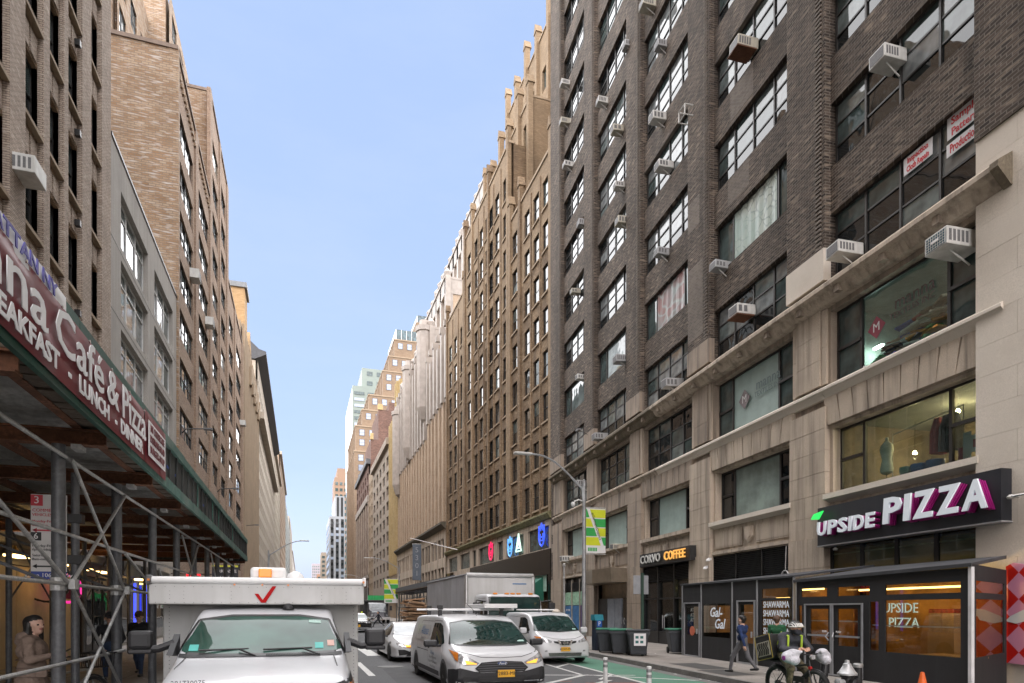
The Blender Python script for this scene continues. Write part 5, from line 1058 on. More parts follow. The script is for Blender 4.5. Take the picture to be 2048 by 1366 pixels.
# ---- second compact van parked along the bike lane
W = 1.02
st = [(0,.3,.6,.8,.8,.8,.66),(.08,.24,.66,.92,.94,.94,.8),(.3,.2,.74,1.02,1.0,1.0,.88),(.7,.18,.82,1.13,W,W,.9),(.95,.18,.88,1.24,W,W,.9),(1.5,.18,.94,1.58,W,W,.88),(2.0,.18,.98,1.8,W,W,.86),(2.7,.18,1.0,1.87,W,W,.88),(4.2,.18,1.0,1.88,W,W,.9),(5.0,.2,1.0,1.86,W,W,.9),(5.3,.25,.95,1.75,.95,.95,.85)]
v = Car('cargo_van', 'white cargo van with chrome v shaped grille standing beside the bike lane', 'van', (9.12,21.7,0), R(-3), st, wpaint)
v.decal('windscreen', [(-.87,1.2),(-.74,1.68),(-.3,1.74),(.3,1.74),(.74,1.68),(.87,1.2),(.4,1.16),(-.4,1.16)], 'f', carglass, .01, .09); v.line([(-.88,1.19),(-.75,1.7),(0,1.76),(.75,1.7),(.88,1.19),(0,1.145),(-.88,1.19)], 'f', grillm, .02, 'windscreen_seal', .012)
for a in (-1, 1):
    v.decal('headlamp', [(a*.92,.98),(a*.84,.98),(a*.5,.84),(a*.52,.78),(a*.85,.82),(a*.92,.88)], 'f', lampm, .014, .05); v.decal('side_marker', [(a*.95,1.0),(a*.84,.98),(a*.86,.85),(a*.94,.88)], 'f', amberm, .018, .05); v.decal('fog_lamp', [(a*.78,.52),(a*.68,.52),(a*.68,.46),(a*.78,.46)], 'f', lampm, .016, .05)
    v.decal('grille_wing', [(a*.44,.84),(a*.2,.82),(a*.26,.74),(a*.42,.78)], 'f', grillm, .014, .06); v.decal('chrome_bar', [(a*.29,.86),(a*.22,.86),(a*.12,.69),(a*.19,.69)], 'f', chrome, .03, .05)
v.decal('grille', [(-.24,.84),(.24,.84),(.13,.69),(-.13,.69)], 'f', grillm, .016, .05); mb = MB(); mb.path([(.075*math.cos(t*math.pi/8),-.06,.775+.075*math.sin(t*math.pi/8)) for t in range(17)], .012, 6); mb.box(-.11,.11,-.075,-.055,.76,.79); mb.build('badge', chrome, v.root)
v.decal('lower_grille', [(-.64,.42),(.64,.42),(.6,.3),(-.6,.3)], 'f', grillm, .012, .06)
for z in (.33,.37,.41): v.line([(-.64,z),(.64,z)], 'f', chrome, .012, 'grille_bar', .02)
v.plate('42307-ML', 0, -.05, .55, .34, .15); v.line([(-.86,1.04),(-.4,.92),(0,.9),(.4,.92),(.86,1.04)], 'f')
for s_ in 'lr':
    v.decal('side_window', [(1.3,1.2),(1.9,1.62),(2.2,1.68),(2.75,1.68),(2.7,1.06),(1.6,1.06)], s_, sideglass, .01, .12); v.line([(2.85,.3),(2.85,1.74),(2.1,1.74)], s_); v.line([(1.1,.3),(1.1,1.0)], s_); v.line([(2.9,1.72),(4.3,1.72),(4.3,.3)], s_); v.decal('door_handle', [(2.55,.98),(2.75,.98),(2.75,1.02),(2.55,1.02)], s_, wpaint, .03, .1)
    for y in (.95, 4.3): v.wheel(-W+.1 if s_ == 'l' else W-.1, y, .33, s_)
v.mirror(-1.22,1.3,1.2,-1, wpaint, .26, .22); v.mirror(1.22,1.3,1.2,1, wpaint, .26, .22); v.decal('sticker', [(.62,1.22),(.76,1.22),(.76,1.26),(.62,1.26)], 'f', bpy.data.materials['sticker'], .014, .05); MB().tube((-.3,2.2,1.86),(-.3,2.35,2.05),.008).build('aerial', blackmetal, v.root)
o = MB().lathe([(.16,0),(.15,.06),(.08,.12),(.01,.14)], (.55,2.6,1.88), 14).build('roof_fan', M('pale brown', (.45,.4,.34), .6), v.root, True)
MB().tube((-.9,3.4,1.98),(.9,3.4,1.98),.025,8).build('rack_bar', white, v.root)
# ---- white saloon car
W = 1.2
st = [(0,.22,.5,.62,.85,.85,.7),(.1,.18,.55,.72,1.05,1.05,.86),(.5,.16,.6,.82,1.16,1.16,.98),(1.2,.16,.68,.92,W,W,1.02),(1.6,.16,.74,1.0,W,W,1.0),(2.3,.16,.82,1.3,W,W,.88),(2.9,.16,.84,1.44,W,W,.82),(3.6,.16,.85,1.46,W,W,.82),(4.5,.16,.85,1.34,W,W,.84),(5.3,.18,.85,1.08,1.17,1.17,.95),(5.9,.25,.8,1.0,1.08,1.08,.9),(6.0,.35,.7,.9,.95,.95,.8)]
v = Car('saloon_car', 'white saloon car with a lit headlamp behind the delivery van', 'car', (4.45,24.3,0), 0, st, paintm('pearl white paint', (.5,.51,.52)))
v.decal('windscreen', [(-.98,.98),(-.8,1.34),(.8,1.34),(.98,.98),(0,.95)], 'f', glass('pale windscreen', (.16,.175,.185)), .01, .09)
for a in (-1, 1):
    v.decal('headlamp', [(a*1.02,.72),(a*.55,.64),(a*.52,.58),(a*.7,.56),(a*1.0,.62)], 'f', lampm, .014, .05); v.decal('indicator_lamp', [(a*.75,.66),(a*.52,.62),(a*.52,.57),(a*.68,.57)], 'f', ambl, .02, .04); v.decal('lit_lamp', [(a*.9,.67),(a*.8,.66),(a*.8,.6),(a*.9,.62)], 'f', whl, .02, .04); v.decal('bumper_intake', [(a*.98,.48),(a*.75,.48),(a*.55,.4),(a*.6,.3),(a*.95,.26)], 'f', grillm, .014, .06)
v.decal('lower_grille', [(-.5,.46),(.5,.46),(.7,.24),(-.7,.24)], 'f', grillm, .014, .07); v.line([(-.8,.56),(0,.52),(.8,.56)], 'f', grillm, .03, 'grille_slot'); v.plate('T648 CC', 0, -.05, .42, .36, .14)
for s_ in 'lr':
    v.decal('side_window', [(1.95,1.0),(2.6,1.3),(3.3,1.36),(3.4,.95),(2.0,.93)], s_, sideglass, .01, .1); v.decal('side_window', [(3.48,1.36),(4.2,1.3),(4.9,1.02),(4.6,.95),(3.55,.95)], s_, sideglass, .01, .1); v.line([(3.44,.3),(3.44,1.38)], s_); v.line([(1.75,.3),(1.75,.9)], s_)
    for y in (1.05, 4.75): v.wheel(-W+.1 if s_ == 'l' else W-.1, y, .34, s_, rim=M('dark alloy', (.06,.06,.065), .35, .7) if s_ == 'l' and y < 2 else bpy.data.materials['dark alloy'])
v.mirror(-1.36,1.95,.98,-1, wpaint, .24, .16); v.mirror(1.36,1.95,.98,1, wpaint, .24, .16)
# ---- service truck in the foreground: cab and box
W = 1.25
st = [(0,.35,.8,.98,1.08,1.08,1.0),(.08,.3,.82,1.08,1.18,1.18,1.1),(.5,.3,.85,1.16,1.23,1.22,1.12),(1.1,.3,.9,1.25,W,W,1.14),(1.4,.3,.95,1.34,W,W,1.14),(1.9,.3,1.05,1.62,W,W,1.1),(2.45,.3,1.1,1.9,W,W,1.04),(3.0,.3,1.12,2.0,W,W,1.04),(3.7,.3,1.12,2.0,W,W,1.04)]
v = Car('service_truck', 'white service truck with red check mark parked close on the left', 'truck', (-.52,8.6,0), 0, st, paintm('truck cab paint', (.54,.55,.575)))
v.decal('windscreen', [(-1.12,1.37),(-1.0,1.6),(-.93,1.8),(-.5,1.87),(.5,1.87),(.93,1.8),(1.0,1.6),(1.12,1.37),(.6,1.335),(-.6,1.335)], 'f', glass('green windscreen', (.03,.075,.06), .01, .05, .5, .2), .01, .09)
v.line([(-1.13,1.36),(-.95,1.81),(-.5,1.875),(.5,1.875),(.95,1.81),(1.13,1.36),(.6,1.325),(-.6,1.325),(-1.13,1.36)], 'f', grillm, .03, 'windscreen_seal', .013)
v.decal('cowl', [(-1.1,1.3),(1.1,1.3),(1.1,1.35),(.6,1.325),(-.6,1.325),(-1.1,1.35)], 'f', plast, .012, .08); mb = MB()
for k in range(34): x = .05+k*.022; mb.box(x, x+.01, 1.22, 1.36, 1.335, 1.345)
mb.build('cowl_louvre', grillm, v.root)
for a, b in ((-.85,-.2),(.0,.68)): o = MB().tube((a,1.42,1.40),(b,1.5,1.41),.014,6).build('wiper_blade', blackmetal, v.root); MB().tube((b+.1,1.28,1.32),((a+b)/2+.2,1.42,1.41),.014,6).build('wiper_arm', blackmetal, o)
v.decal('grille_surround', [(-1.2,.98),(-.95,1.0),(-.6,1.0),(.6,1.0),(.95,1.02),(1.2,1.08),(1.2,.72),(-1.2,.72)], 'f', plast, .02, .08)
mb = MB()
for k in range(30):
    x = -.62+k*.043; mb.box(x, x+.012, -.06, -.03, .76, .97)
for k in range(5): mb.box(-.64,.64,-.056,-.035,.78+.045*k,.79+.045*k)
mb.build('grille_mesh', M('grille grey', (.05,.05,.055), .5), v.root)
for a in (-1, 1): v.decal('headlamp', [(a*.72,.98),(a*1.05,.98),(a*1.06,.84),(a*.72,.84)], 'f', lampm, .03, .05); v.decal('side_marker', [(a*1.08,1.0),(a*1.19,1.02),(a*1.19,.86),(a*1.08,.86)], 'f', amberm, .03, .05)
v.line([(-1.08,.99),(-1.06,1.2),(-1.0,1.3)], 'f'); v.line([(1.02,1.02),(1.0,1.2),(.98,1.3)], 'f')
text(v.root, '291730075', .085, (-.78,.04,1.085), greylet, 'fleet_number', rot=(R(60),0,0)); MB().lathe([(.09,0),(.08,.05),(.02,.1)], (.32,2.7,1.98), 14).build('roof_pod', plast, v.root, True)
for x, z, c in ((-.93,1.42,'sticker'),(.78,1.43,'sticker')): v.decal('inspection_sticker', [(x-.06,z-.04),(x+.06,z-.04),(x+.06,z+.04),(x-.06,z+.04)], 'f', M('teal sticker', (.05,.4,.36), .5) if x < 0 else bpy.data.materials['teal sticker'], .016, .05)
v.decal('inspection_sticker', [(.9,1.42),(1.0,1.42),(1.0,1.5),(.9,1.5)], 'f', M('red edged sticker', (.5,.3,.25), .5), .016, .04); v.decal('inspection_sticker', [(.64,1.76),(.82,1.75),(.82,1.79),(.64,1.8)], 'f', bpy.data.materials['sticker'], .016, .05)
for s_ in 'lr':
    v.decal('side_window', [(1.75,1.25),(2.3,1.8),(3.3,1.85),(3.3,1.25)], s_, sideglass, .012, .12); v.wheel(-W+.12 if s_ == 'l' else W-.12, 1.0, .4, s_)
for a in (-1, 1):
    o = v.box('tow_mirror', a*1.62-.15, a*1.62+.15, 1.55, 1.78, 1.42, 1.68, plast, .05); MB().path([(a*1.2,1.7,1.5),(a*1.4,1.66,1.42),(a*1.7,1.64,1.42)], .055).build('mirror_arm', plast, o); v.box('mirror_lower', a*1.62-.15, a*1.62+.15, 1.56, 1.76, 1.355, 1.415, plast, .02, o)
    mb = MB(); mb.prism([(1.3,1.35),(1.9,1.62),(1.9,1.3)], a*1.16, a*1.24, 'x'); mb.build('mirror_sail', plast, o)
# box body
bx0, bx1 = -1.74, 1.55
v.box('box_body', bx0+.02, bx1-.02, 3.72, 9.5, .55, 2.42, wtruck, .03); v.box('attic', bx0, bx1, 2.72, 3.715, 2.06, 2.43, wtruck, .02)
o = MB().path([(bx0-.01,2.74,2.44),(bx1+.01,2.74,2.44)], .06, 12).build('roof_rail', white, v.root, True); v.box('roof_panel', bx0, bx1, 2.8, 9.5, 2.43, 2.49, white, .02)
for a in (bx0, bx1): MB().box(a-.03,a+.05 if a < 0 else a+.03,2.66,2.86,2.37,2.52).build('corner_cap', acgrey if a < 0 else white, o, bevel=.02); MB().tube((a+(.02 if a < 0 else -.02),2.65,2.44),(a+(.02 if a < 0 else -.02),2.62,2.44),.022,8).build('marker_lamp', amberm, o)
for x in (-.5,-.08,.32): MB().tube((x,2.72,2.38),(x,2.69,2.38),.018,8).build('marker_lamp', amberm, v.root)
mb = MB()
for k in range(24):
    for z in (2.09, 2.34): mb.tube((bx0+.1+k*.135,2.718,z),(bx0+.1+k*.135,2.712,z),.006,6)
for z in (2.15,2.21,2.27):
    for x in (bx0+.3, bx0+.5, .05-.6, bx1-.7, bx1-.3): mb.tube((x,2.718,z),(x,2.712,z),.006,6)
mb.build('rivet', acgrey, v.root); mb = MB()
for k in range(22): mb.tube((bx1-.1,3.72,.65+k*.065),(bx1-.1,3.712,.65+k*.065),.008,6); mb.tube((bx0+.12,3.72,.65+k*.065),(bx0+.12,3.712,.65+k*.065),.008,6)
mb.build('rivet', acgrey, v.root)
mb = MB(); mb.prism([(-.2,2.235),(-.14,2.235),(-.075,2.135),(.075,2.36),(.135,2.36),(-.03,2.09),(-.10,2.09)], 2.712, 2.70, 'y'); mb.build('check_mark', M('check red', (.42,.002,.004), .6, var=0, spec=.2), v.root)
o = v.box('roof_unit', -.3, .28, 3.2, 4.2, 2.49, 2.7, white, .05); v.box('amber_beacon', -.16, .05, 3.06, 3.16, 2.52, 2.67, M('amber beacon', (.8,.26,.01), .2, emit=.02, ecol=(1,.35,.02)), .015, o); MB().lathe([(.16,0),(.16,.06),(.12,.13),(.05,.17),(.01,.18)], (.42,3.7,2.49), 16).build('roof_dome', white, v.root, True); v.box('roof_hatch', .95, 1.32, 4.3, 4.9, 2.49, 2.56, white, .03)
v.wheel(-1.3, 7.4, .4, 'l', arch=False); v.wheel(1.1, 7.4, .4, 'r', arch=False); v.box('underbody', -1.4, 1.2, 1.5, 9.4, .35, .56, blackmetal)
# ---- white box truck
v = Car('box_truck', 'white box truck with grey slab side and five amber roof lamps', 'truck', (9.05,27.3,0), 0, [(0,.5,1.3,2.4,1.25,1.3,1.2),(.06,.42,1.3,2.55,1.33,1.36,1.25),(.3,.4,1.35,2.66,1.36,1.38,1.28),(1.0,.4,1.4,2.7,1.38,1.38,1.3),(2.0,.4,1.4,2.7,1.38,1.38,1.3)], wpaint)
v.decal('windscreen', [(-1.2,1.72),(-1.17,2.52),(1.17,2.52),(1.2,1.72)], 'f', carglass, .012, .12); v.line([(-1.21,1.7),(-1.18,2.54),(1.18,2.54),(1.21,1.7),(-1.21,1.7)], 'f', grillm, .035, 'windscreen_seal', .014); v.decal('grille', [(-.9,1.3),(.9,1.3),(.9,.9),(-.9,.9)], 'f', grillm, .012, .15); v.decal('bumper', [(-1.34,.75),(1.34,.75),(1.34,.45),(-1.34,.45)], 'f', plast, .02, .15)
for x in (-.82,-.28,0,.28,.85): MB().box(x-.09,x+.09,.25,.4,2.67,2.74).build('roof_lamp', M('roof amber', (.7,.25,.02), .3) if x == -.82 else bpy.data.materials['roof amber'], v.root, bevel=.015)
for a in (-1, 1): v.decal('headlamp', [(a*.85,1.0),(a*1.25,1.0),(a*1.25,.8),(a*.85,.8)], 'f', lampm, .02, .1)
for s_ in 'lr':
    v.decal('side_window', [(.4,1.6),(.55,2.35),(1.25,2.35),(1.25,1.6)], s_, sideglass, .012, .15); v.line([(.32,.6),(.32,2.5),(1.4,2.5),(1.4,.6)], s_)
    for y in (1.0, 8.0): v.wheel(-1.2 if s_ == 'l' else 1.2, y, .5, s_, .3, arch=(y < 2))
for a in (-1, 1):
    mb = MB(); mb.path([(a*1.3,.2,2.35),(a*1.75,.05,2.4),(a*1.78,.0,2.35),(a*1.78,.0,1.6),(a*1.35,.2,1.55)], .025); o = mb.build('mirror_bracket', blackmetal, v.root); MB().box(a*1.78-.14,a*1.78+.14,-.05,.08,1.85,2.3).build('mirror', plast, o, bevel=.03); MB().box(a*1.78-.14,a*1.78+.14,-.05,.08,1.6,1.8).build('mirror', plast, o, bevel=.03)
B = MB(); B.box(-1.7,1.7,2.2,11.9,.95,3.6); v2 = B.build('cargo_box', [graybox], v.root); v.box('box_front', -1.62, 1.62, 2.16, 2.195, 2.0, 3.5, wtruck, .01); MB().path([(-1.66,2.22,3.62),(1.66,2.22,3.62)], .11, 12).build('top_rail', M('aluminium rail', (.5,.5,.5), .35, .7), v.root, True)
for a in (-1.66,1.66): MB().path([(a,2.22,.95),(a,2.22,3.62)], .1, 12).build('corner_post', bpy.data.materials['aluminium rail'], v.root, True); MB().tube((a,2.2,3.62),(a,11.9,3.62),.07,8).build('side_rail', acgrey, v.root)
for i, s in enumerate(('NO COMMERCIAL TRAFFIC','OF ANY GOODS OR')): text(v.root, s, .17, (-1.705,3.8,1.9-.2*i), greylet, 'side_lettering', rot=(R(90),0,R(-90)))
v.box('chassis', -.6, .6, 1.8, 11.8, .6, .94, blackmetal); v.box('small_label', .6, 1.3, 2.15, 2.158, 3.2, 3.25, bluelet, 0)
# ---- dump truck and black car farther off
v = Car('dump_truck', 'dark dump truck with pale bumper far down the street', 'truck', (10.9,96,0), 0, [(0,.8,1.3,1.55,1.2,1.2,1.0),(.15,.7,1.35,1.7,1.35,1.35,1.1),(1.6,.7,1.5,1.9,1.45,1.45,1.15),(2.0,.7,1.6,2.3,1.5,1.5,1.3),(2.6,.7,1.7,3.0,1.5,1.5,1.35),(4.2,.7,1.7,3.1,1.5,1.5,1.35)], M('dark blue paint', (.03,.033,.042), .35, coat=.7))
v.decal('windscreen', [(-1.25,2.05),(-1.15,2.85),(1.15,2.85),(1.25,2.05)], 'f', glass('truck screen', (.12,.14,.15)), .02, .2); v.decal('grille', [(-.7,1.5),(.7,1.5),(.75,.95),(-.75,.95)], 'f', M('grille silver', (.2,.2,.22), .4, .5), .02, .2); v.box('bumper', -1.6, 1.6, -.2, .1, .55, .95, M('pale bumper', (.45,.45,.45), .5))
for a in (-1, 1): v.decal('headlamp', [(a*.95,1.35),(a*1.25,1.3),(a*1.25,1.05),(a*.95,1.1)], 'f', lampm, .02, .1); v.wheel(a*1.4, 1.0, .55, 'l' if a < 0 else 'r', .35, arch=False); v.wheel(a*1.4, 6.5, .55, 'l' if a < 0 else 'r', .35, arch=False); v.box('mirror', a*1.95-.15, a*1.95+.15, 2.0, 2.15, 1.9, 2.6, plast)
v.box('dump_body', -1.9, 1.9, 4.4, 10, 1.2, 3.2, M('dump steel', (.03,.03,.03), .7)); v.box('tarp_roll', -2.0, 2.0, 4.0, 4.7, 3.15, 3.5, bpy.data.materials['dump steel'], .1); v.box('chassis', -.6,.6,.3,10,.6,1.1,blackmetal)
W = 1.3
v = Car('black_suv', 'black car with yellow plate half hidden behind the service truck', 'car', (4.65,57.5,0), 0, [(0,.3,.7,.95,1.0,1.0,.85),(.15,.25,.75,1.05,1.2,1.2,1.0),(.8,.22,.85,1.15,W,W,1.1),(1.5,.22,.95,1.25,W,W,1.1),(2.3,.22,1.05,1.6,W,W,.95),(3.2,.22,1.05,1.72,W,W,.92),(5.4,.22,1.05,1.65,W,W,.95),(6.0,.3,1.0,1.4,1.2,1.2,1.0)], M('black car paint', (.008,.008,.01), .2, coat=1))
v.decal('windscreen', [(-1.05,1.22),(-.88,1.58),(.88,1.58),(1.05,1.22)], 'f', carglass, .012, .15); v.decal('bumper', [(-1.2,.45),(1.2,.45),(1.1,.28),(-1.1,.28)], 'f', M('silver trim', (.35,.35,.36), .4, .5), .02, .15); v.line([(-1.1,.92),(1.1,.92)], 'f', chrome, .05, 'chrome_strip'); v.plate('T731', 0, -.06, .6, .5, .2)
for a in (-1, 1): v.decal('headlamp', [(a*.7,.95),(a*1.12,.95),(a*1.15,.82),(a*.75,.82)], 'f', lampm, .02, .1); v.wheel(a*1.2, 1.1, .4, 'l' if a < 0 else 'r'); v.wheel(a*1.2, 4.9, .4, 'l' if a < 0 else 'r'); v.mirror(a*1.45, 1.9, 1.2, a, plast, .25, .2)
# ---------------------------------------------------------------- shop fronts of the dark brick building
RZ = R(-95)
fabric = M('black awning fabric', (.014,.014,.016), .75, var=.25, vs=1.5, fine=.2, bs=120, streak=.25, scol=(.035,.035,.038)); roofab = M('charcoal canvas roof', (.04,.042,.048), .7, var=.25, vs=1.2, grime=.4, scol=(.08,.085,.09))
alum = M('aluminium edge', (.42,.43,.45), .4, .6, var=.1); vinylw = clear('clear vinyl window', (.78,.76,.72), 1.38); magenta = M('magenta letter side', (.3,.012,.16), .4, var=0); letw = M('white letter face', (.68,.72,.76), .4, var=0, emit=.02, ecol=(.8,.9,1)); orange = M('orange shop wall', (.42,.17,.03), .7, var=.2, vs=1.2); warmtube = emis('warm tube lamp', (1,.68,.2), .9); brownb = M('brown lit glazing backing', (.26,.14,.045), .8, var=.2, vs=1.5)
# pizza shop interior and glazing (bay 5)
mb = MB(); mb.quad((-7.8,2.6,.16),(-2.2,2.6,.16),(-2.2,2.6,4.5),(-7.8,2.6,4.5)); mb.quad((-7.8,.2,.16),(-7.8,2.6,.16),(-7.8,2.6,4.5),(-7.8,.2,4.5)); mb.quad((-2.2,.2,.16),(-2.2,2.6,.16),(-2.2,2.6,4.5),(-2.2,.2,4.5)); mb.build('shop_interior', orange, r1)
for x in (-6.4,-4.6,-2.9): MB().box(x-.7, x+.7, 1.2, 1.26, 2.75, 2.8).build('shop_lamp', warmtube, r1)
MB().box(-7.75,-2.2,.5,2.5,2.85,2.95).build('shop_soffit', M('warm soffit', (.4,.2,.04), .7), r1)
for k in range(5):
    xa = -7.78+k*1.39
    MB().box(xa-.07, xa+.07, .02, .14, .16, 4.5).build('shop_mullion', blackmetal, r1)
    if k < 4:
        MB().box(xa+.07, xa+1.32, .08, .09, 3.05, 4.0).build('blind', brownb, r1); MB().box(xa+.07, xa+1.32, .05, .06, 3.0, 4.45).build('shop_pane', shopglass, r1); MB().box(xa+.07, xa+1.32, .06, .1, 3.86, 3.9).build('lamp_strip', M('pale strip', (.6,.55,.35), .5) if k == 0 else bpy.data.materials['pale strip'], r1)  # brown sheets behind the glazing carry the warm interior light as colour
MB().box(-7.9,-2.1,-.05,.16,4.5,4.7).build('shop_header', blackmetal, r1)
# pizza sign
ps = thing('shop_sign', 'black sign board with big white and magenta pizza shop letters', 'sign', rp(-4.5,-.28,4.16), RZ)
MB().box(-3.26,3.26,-.26,.2,0,1.28).build('board', M('sign board black', (.014,.016,.022), .45, var=.2, vs=1.5, streak=.3, scol=(.03,.03,.035)), ps); MB().box(-3.28,3.28,-.27,.2,-.04,-.001).build('bottom_trim', alum, ps)
def letters(word, x0, x1, zc, size, ps_=ps):
    n = len(word); ws = [{'I': .45, 'E': .85, 'S': .95}.get(c, 1.0) for c in word]; tot = sum(ws); x = x0
    for c, w_ in zip(word, ws):
        cw = (x1-x0)*w_/tot; cxx = x+cw*.48
        a = text(ps_, c, size, (cxx,-.42,zc), letw, 'sign_letter', ext=.03, bold=size*.03, shear=.06)
        sc = cw*.9/max(.05, a.dimensions.x if a.dimensions.x > 0 else cw); w0 = max(v.co.x for v in a.data.vertices)-min(v.co.x for v in a.data.vertices); a.scale = (cw*(.9 if c != 'I' else .8)/w0, 1, 1)
        for q in range(3):
            b = text(a, c, size, (.028*size*(q+1),-.018*size*(q+1),-.045*(q+1)), magenta, 'letter_side', ext=.022, bold=size*.03, shear=.06, rot=(0,0,0))
        x += cw
letters('UPSIDE', -3.1, -.55, .52, .62); letters('PIZZA', -.32, 3.1, .68, 1.02)
mb = MB(); mb.prism([(-3.3,.9),(-3.16,1.06),(-2.72,1.12),(-2.95,.86)], -.5, -.44, 'y'); mb.build('slice_logo', emis('green neon', (.03,.8,.12), .1), ps); MB().lathe([(.06,0),(.08,.05),(.02,.1)], (-2.6,-.1,-.2)).build('security_lamp', acwhite, ps)
# shields on the wall etc. already built; black louvre of bay 4
lv = thing('louvre_panel', 'black louvred vent panel above the shawarma stall', 'vent', rp(-12.6,0,3.2), RZ)
MB().box(-2.8,2.8,.12,.2,0,1.24).build('backing', black, lv)
for k in range(4): MB().box(-2.8+k*1.85-.04,-2.8+k*1.85+.04,-.02,.12,0,1.24).build('mullion', blackmetal, lv)
me = None
for s_ in range(3):
    for k in range(15):
        m_ = MB()
        if me is None: m_.prism([(.0,0),(.1,.05),(.1,.065),(.0,.015)], .045, 1.80, 'x'); me = m_.mesh('slat', blackmetal)
        link('slat', me, lv, (-2.8+1.85*s_, 0, .04+.079*k))
cc = thing('cable_coil', 'grey cable coil hanging at the corner of the louvred panel', 'cable', rp(-9.75,-.35,3.15), RZ); MB().path([(.22*math.cos(t*.55)*(1+.12*math.sin(t*1.7)), -.02*math.sin(t), .3*math.sin(t*.55)) for t in range(36)]+[(0,0,.3),(.05,0,1.2)], .018, 6).build('coil', greymetal, cc)
for i, (x, z) in enumerate(((-15.25,4.25),(-15.5,3.9))):
    t = thing('security_camera', ('upper white security camera on the stone pier left of the louvre', 'lower white dome camera on the stone pier left of the louvre')[i], 'camera', rp(x,-.3,z), RZ); MB().lathe([(.09,0),(.09,.05),(.06,.1),(.01,.12)], (0,-.06,-.05), 12).build('dome', white, t, True); MB().box(-.03,.03,-.04,.1,0,.1).build('mount', white, t)
MB().box(-15.36,-9.8,.15,.3,.16,3.2).build('stall_back_wall', M('amber stall wall', (.45,.2,.04), .7, var=.2), r1)
# coffee shop (bay 3)
cs = thing('coffee_sign', 'black coffee shop sign with outlined white and amber neon letters', 'sign', rp(-19.5,-.2,4.36), RZ)
MB().box(-2.88,2.88,-.3,.15,0,.7).build('board', M('coffee board', (.015,.015,.016), .5, streak=.3, scol=(.04,.04,.04)), cs)
text(cs, 'CORVO', .62, (-1.42,-.36,.36), M('white tube letters', (.45,.45,.43), .4, emit=.02), 'sign_letters', ext=.03, bold=.004).scale = (1.12,1,1); text(cs, 'COFFEE', .62, (1.35,-.36,.36), emis('amber tube letters', (.9,.45,.1), .07), 'sign_letters', ext=.03, bold=.004).scale = (1.05,1,1)
text(cs, 'CORVO', .62, (-1.42,-.325,.36), blackmetal, 'letter_back', ext=.02, bold=.016).scale = (1.12,1,1)
for k in range(4):
    xa = -22.9+k*1.86; MB().box(xa-.06, xa+.06, -.05, .15, .16, 4.35).build('shop_mullion', blackmetal, r1)
    if k < 3:
        MB().box(xa+.06, xa+1.8, .08, .1, .85, 3.45).build('shop_pane', gl[0] if k < 1 else shopglass, r1); MB().box(xa+.06, xa+1.8, -.02, .12, .16, .82).build('stall_riser', blackmetal, r1)
        for q in range(9): link('slat', me, r1, (xa+.02, -.03, 3.55+.079*q))
        MB().box(xa+.06, xa+1.8, .12, .16, 3.5, 4.3).build('louvre_back', black, r1)
MB().box(-22.9,-17.3,-.03,.13,2.55,2.62).build('transom', blackmetal, r1); MB().box(-22.9,-17.3,.9,.95,.16,4.3).build('shop_back', M('coffee shop back wall', (.05,.045,.04), .8, var=.4), r1); MB().box(-18.9,-17.6,.5,.56,3.1,3.16).build('shop_lamp', warmtube, r1)
MB().tube((-20.4,-.08,1.0),(-20.4,-.08,1.7),.025).build('door_handle', alum, r1); MB().tube((-20.2,-.08,1.0),(-20.2,-.08,1.7),.025).build('door_handle', alum, r1)
# entrance 270 (bay 2) and shop (bay 1)
can = thing('entrance_canopy', 'bronze metal entrance canopy carrying the number 270', 'canopy', rp(-27.7,0,3.65), RZ); mbz = M('brushed bronze', (.26,.22,.17), .3, .6, var=.15, vs=1.5)
for a, b, y0, y1 in ((-2.9,-1.6,-.6,-1.45),(-1.6,.6,-1.45,-1.6),(.6,2.9,-1.6,-1.25)):
    mb = MB(); mb.add([(a,0,0),(b,0,0),(b,y1,0),(a,y0,0),(a,0,.85),(b,0,.85),(b,y1,.85),(a,y0,.85)], [(0,1,2,3),(4,7,6,5),(3,2,6,7),(0,3,7,4),(1,5,6,2)]); mb.build('canopy_panel', mbz, can)
nt = text(can, '270', .62, (-2.05,-1.22,.42), blackmetal, 'street_number', ext=.02); nt.rotation_euler = (R(90),0,R(-33))
MB().box(-30.3,-25.1,.3,.4,.16,3.7).build('entrance_back', M('brown marble', (.22,.15,.09), .35, var=.4, vs=1.5), r1)
for a, b, m in ((-30.2,-28.6,blackmetal),(-28.5,-27.3,M('blue grey panel', (.25,.28,.33), .6)),(-27.2,-26.3,bpy.data.materials['blue grey panel']),(-25.9,-25.2,gl[0])): MB().box(a, b, -.02, .28, .16, 2.7).build('entrance_door', m, r1)
for x in (-26.0, -25.6): MB().path([(x,-.06,1.1),(x,-.1,1.3),(x,-.06,1.5)], .02).build('door_handle', alum, r1)
MB().box(-37.9,-32.4,.2,.3,.16,4.3).build('shop_back', blackmetal, r1)
for k in range(3):
    xa = -37.9+k*1.85; MB().box(xa, xa+.1, -.02, .15, .16, 4.3).build('shop_mullion', M('stone frame', (.3,.27,.22), .8) if k == 0 else bpy.data.materials['stone frame'], r1)
    MB().box(xa+.12, xa+1.8, .05, .1, 2.35, 3.35).build('poster', M('green lattice poster', (.25,.42,.3), .6, var=.3, vs=4) if k == 0 else bpy.data.materials['green lattice poster'], r1); MB().box(xa+.12, xa+1.8, .05, .1, .4, 2.3).build('poster', M('blue poster', (.03,.13,.3), .5, var=.2) if k < 1 else bpy.data.materials['blue poster'] if k == 1 else M('purple poster', (.07,.04,.16), .5), r1)
    for q in range(8): link('slat', me, r1, (xa+.02, 0, 3.45+.079*q))
for i, s in enumerate(('NOT YOUR','FACE','HERE')): text(r1, s, .32 if i else .2, (-37.0,.03,1.95-.42*i), white, 'poster_lettering')
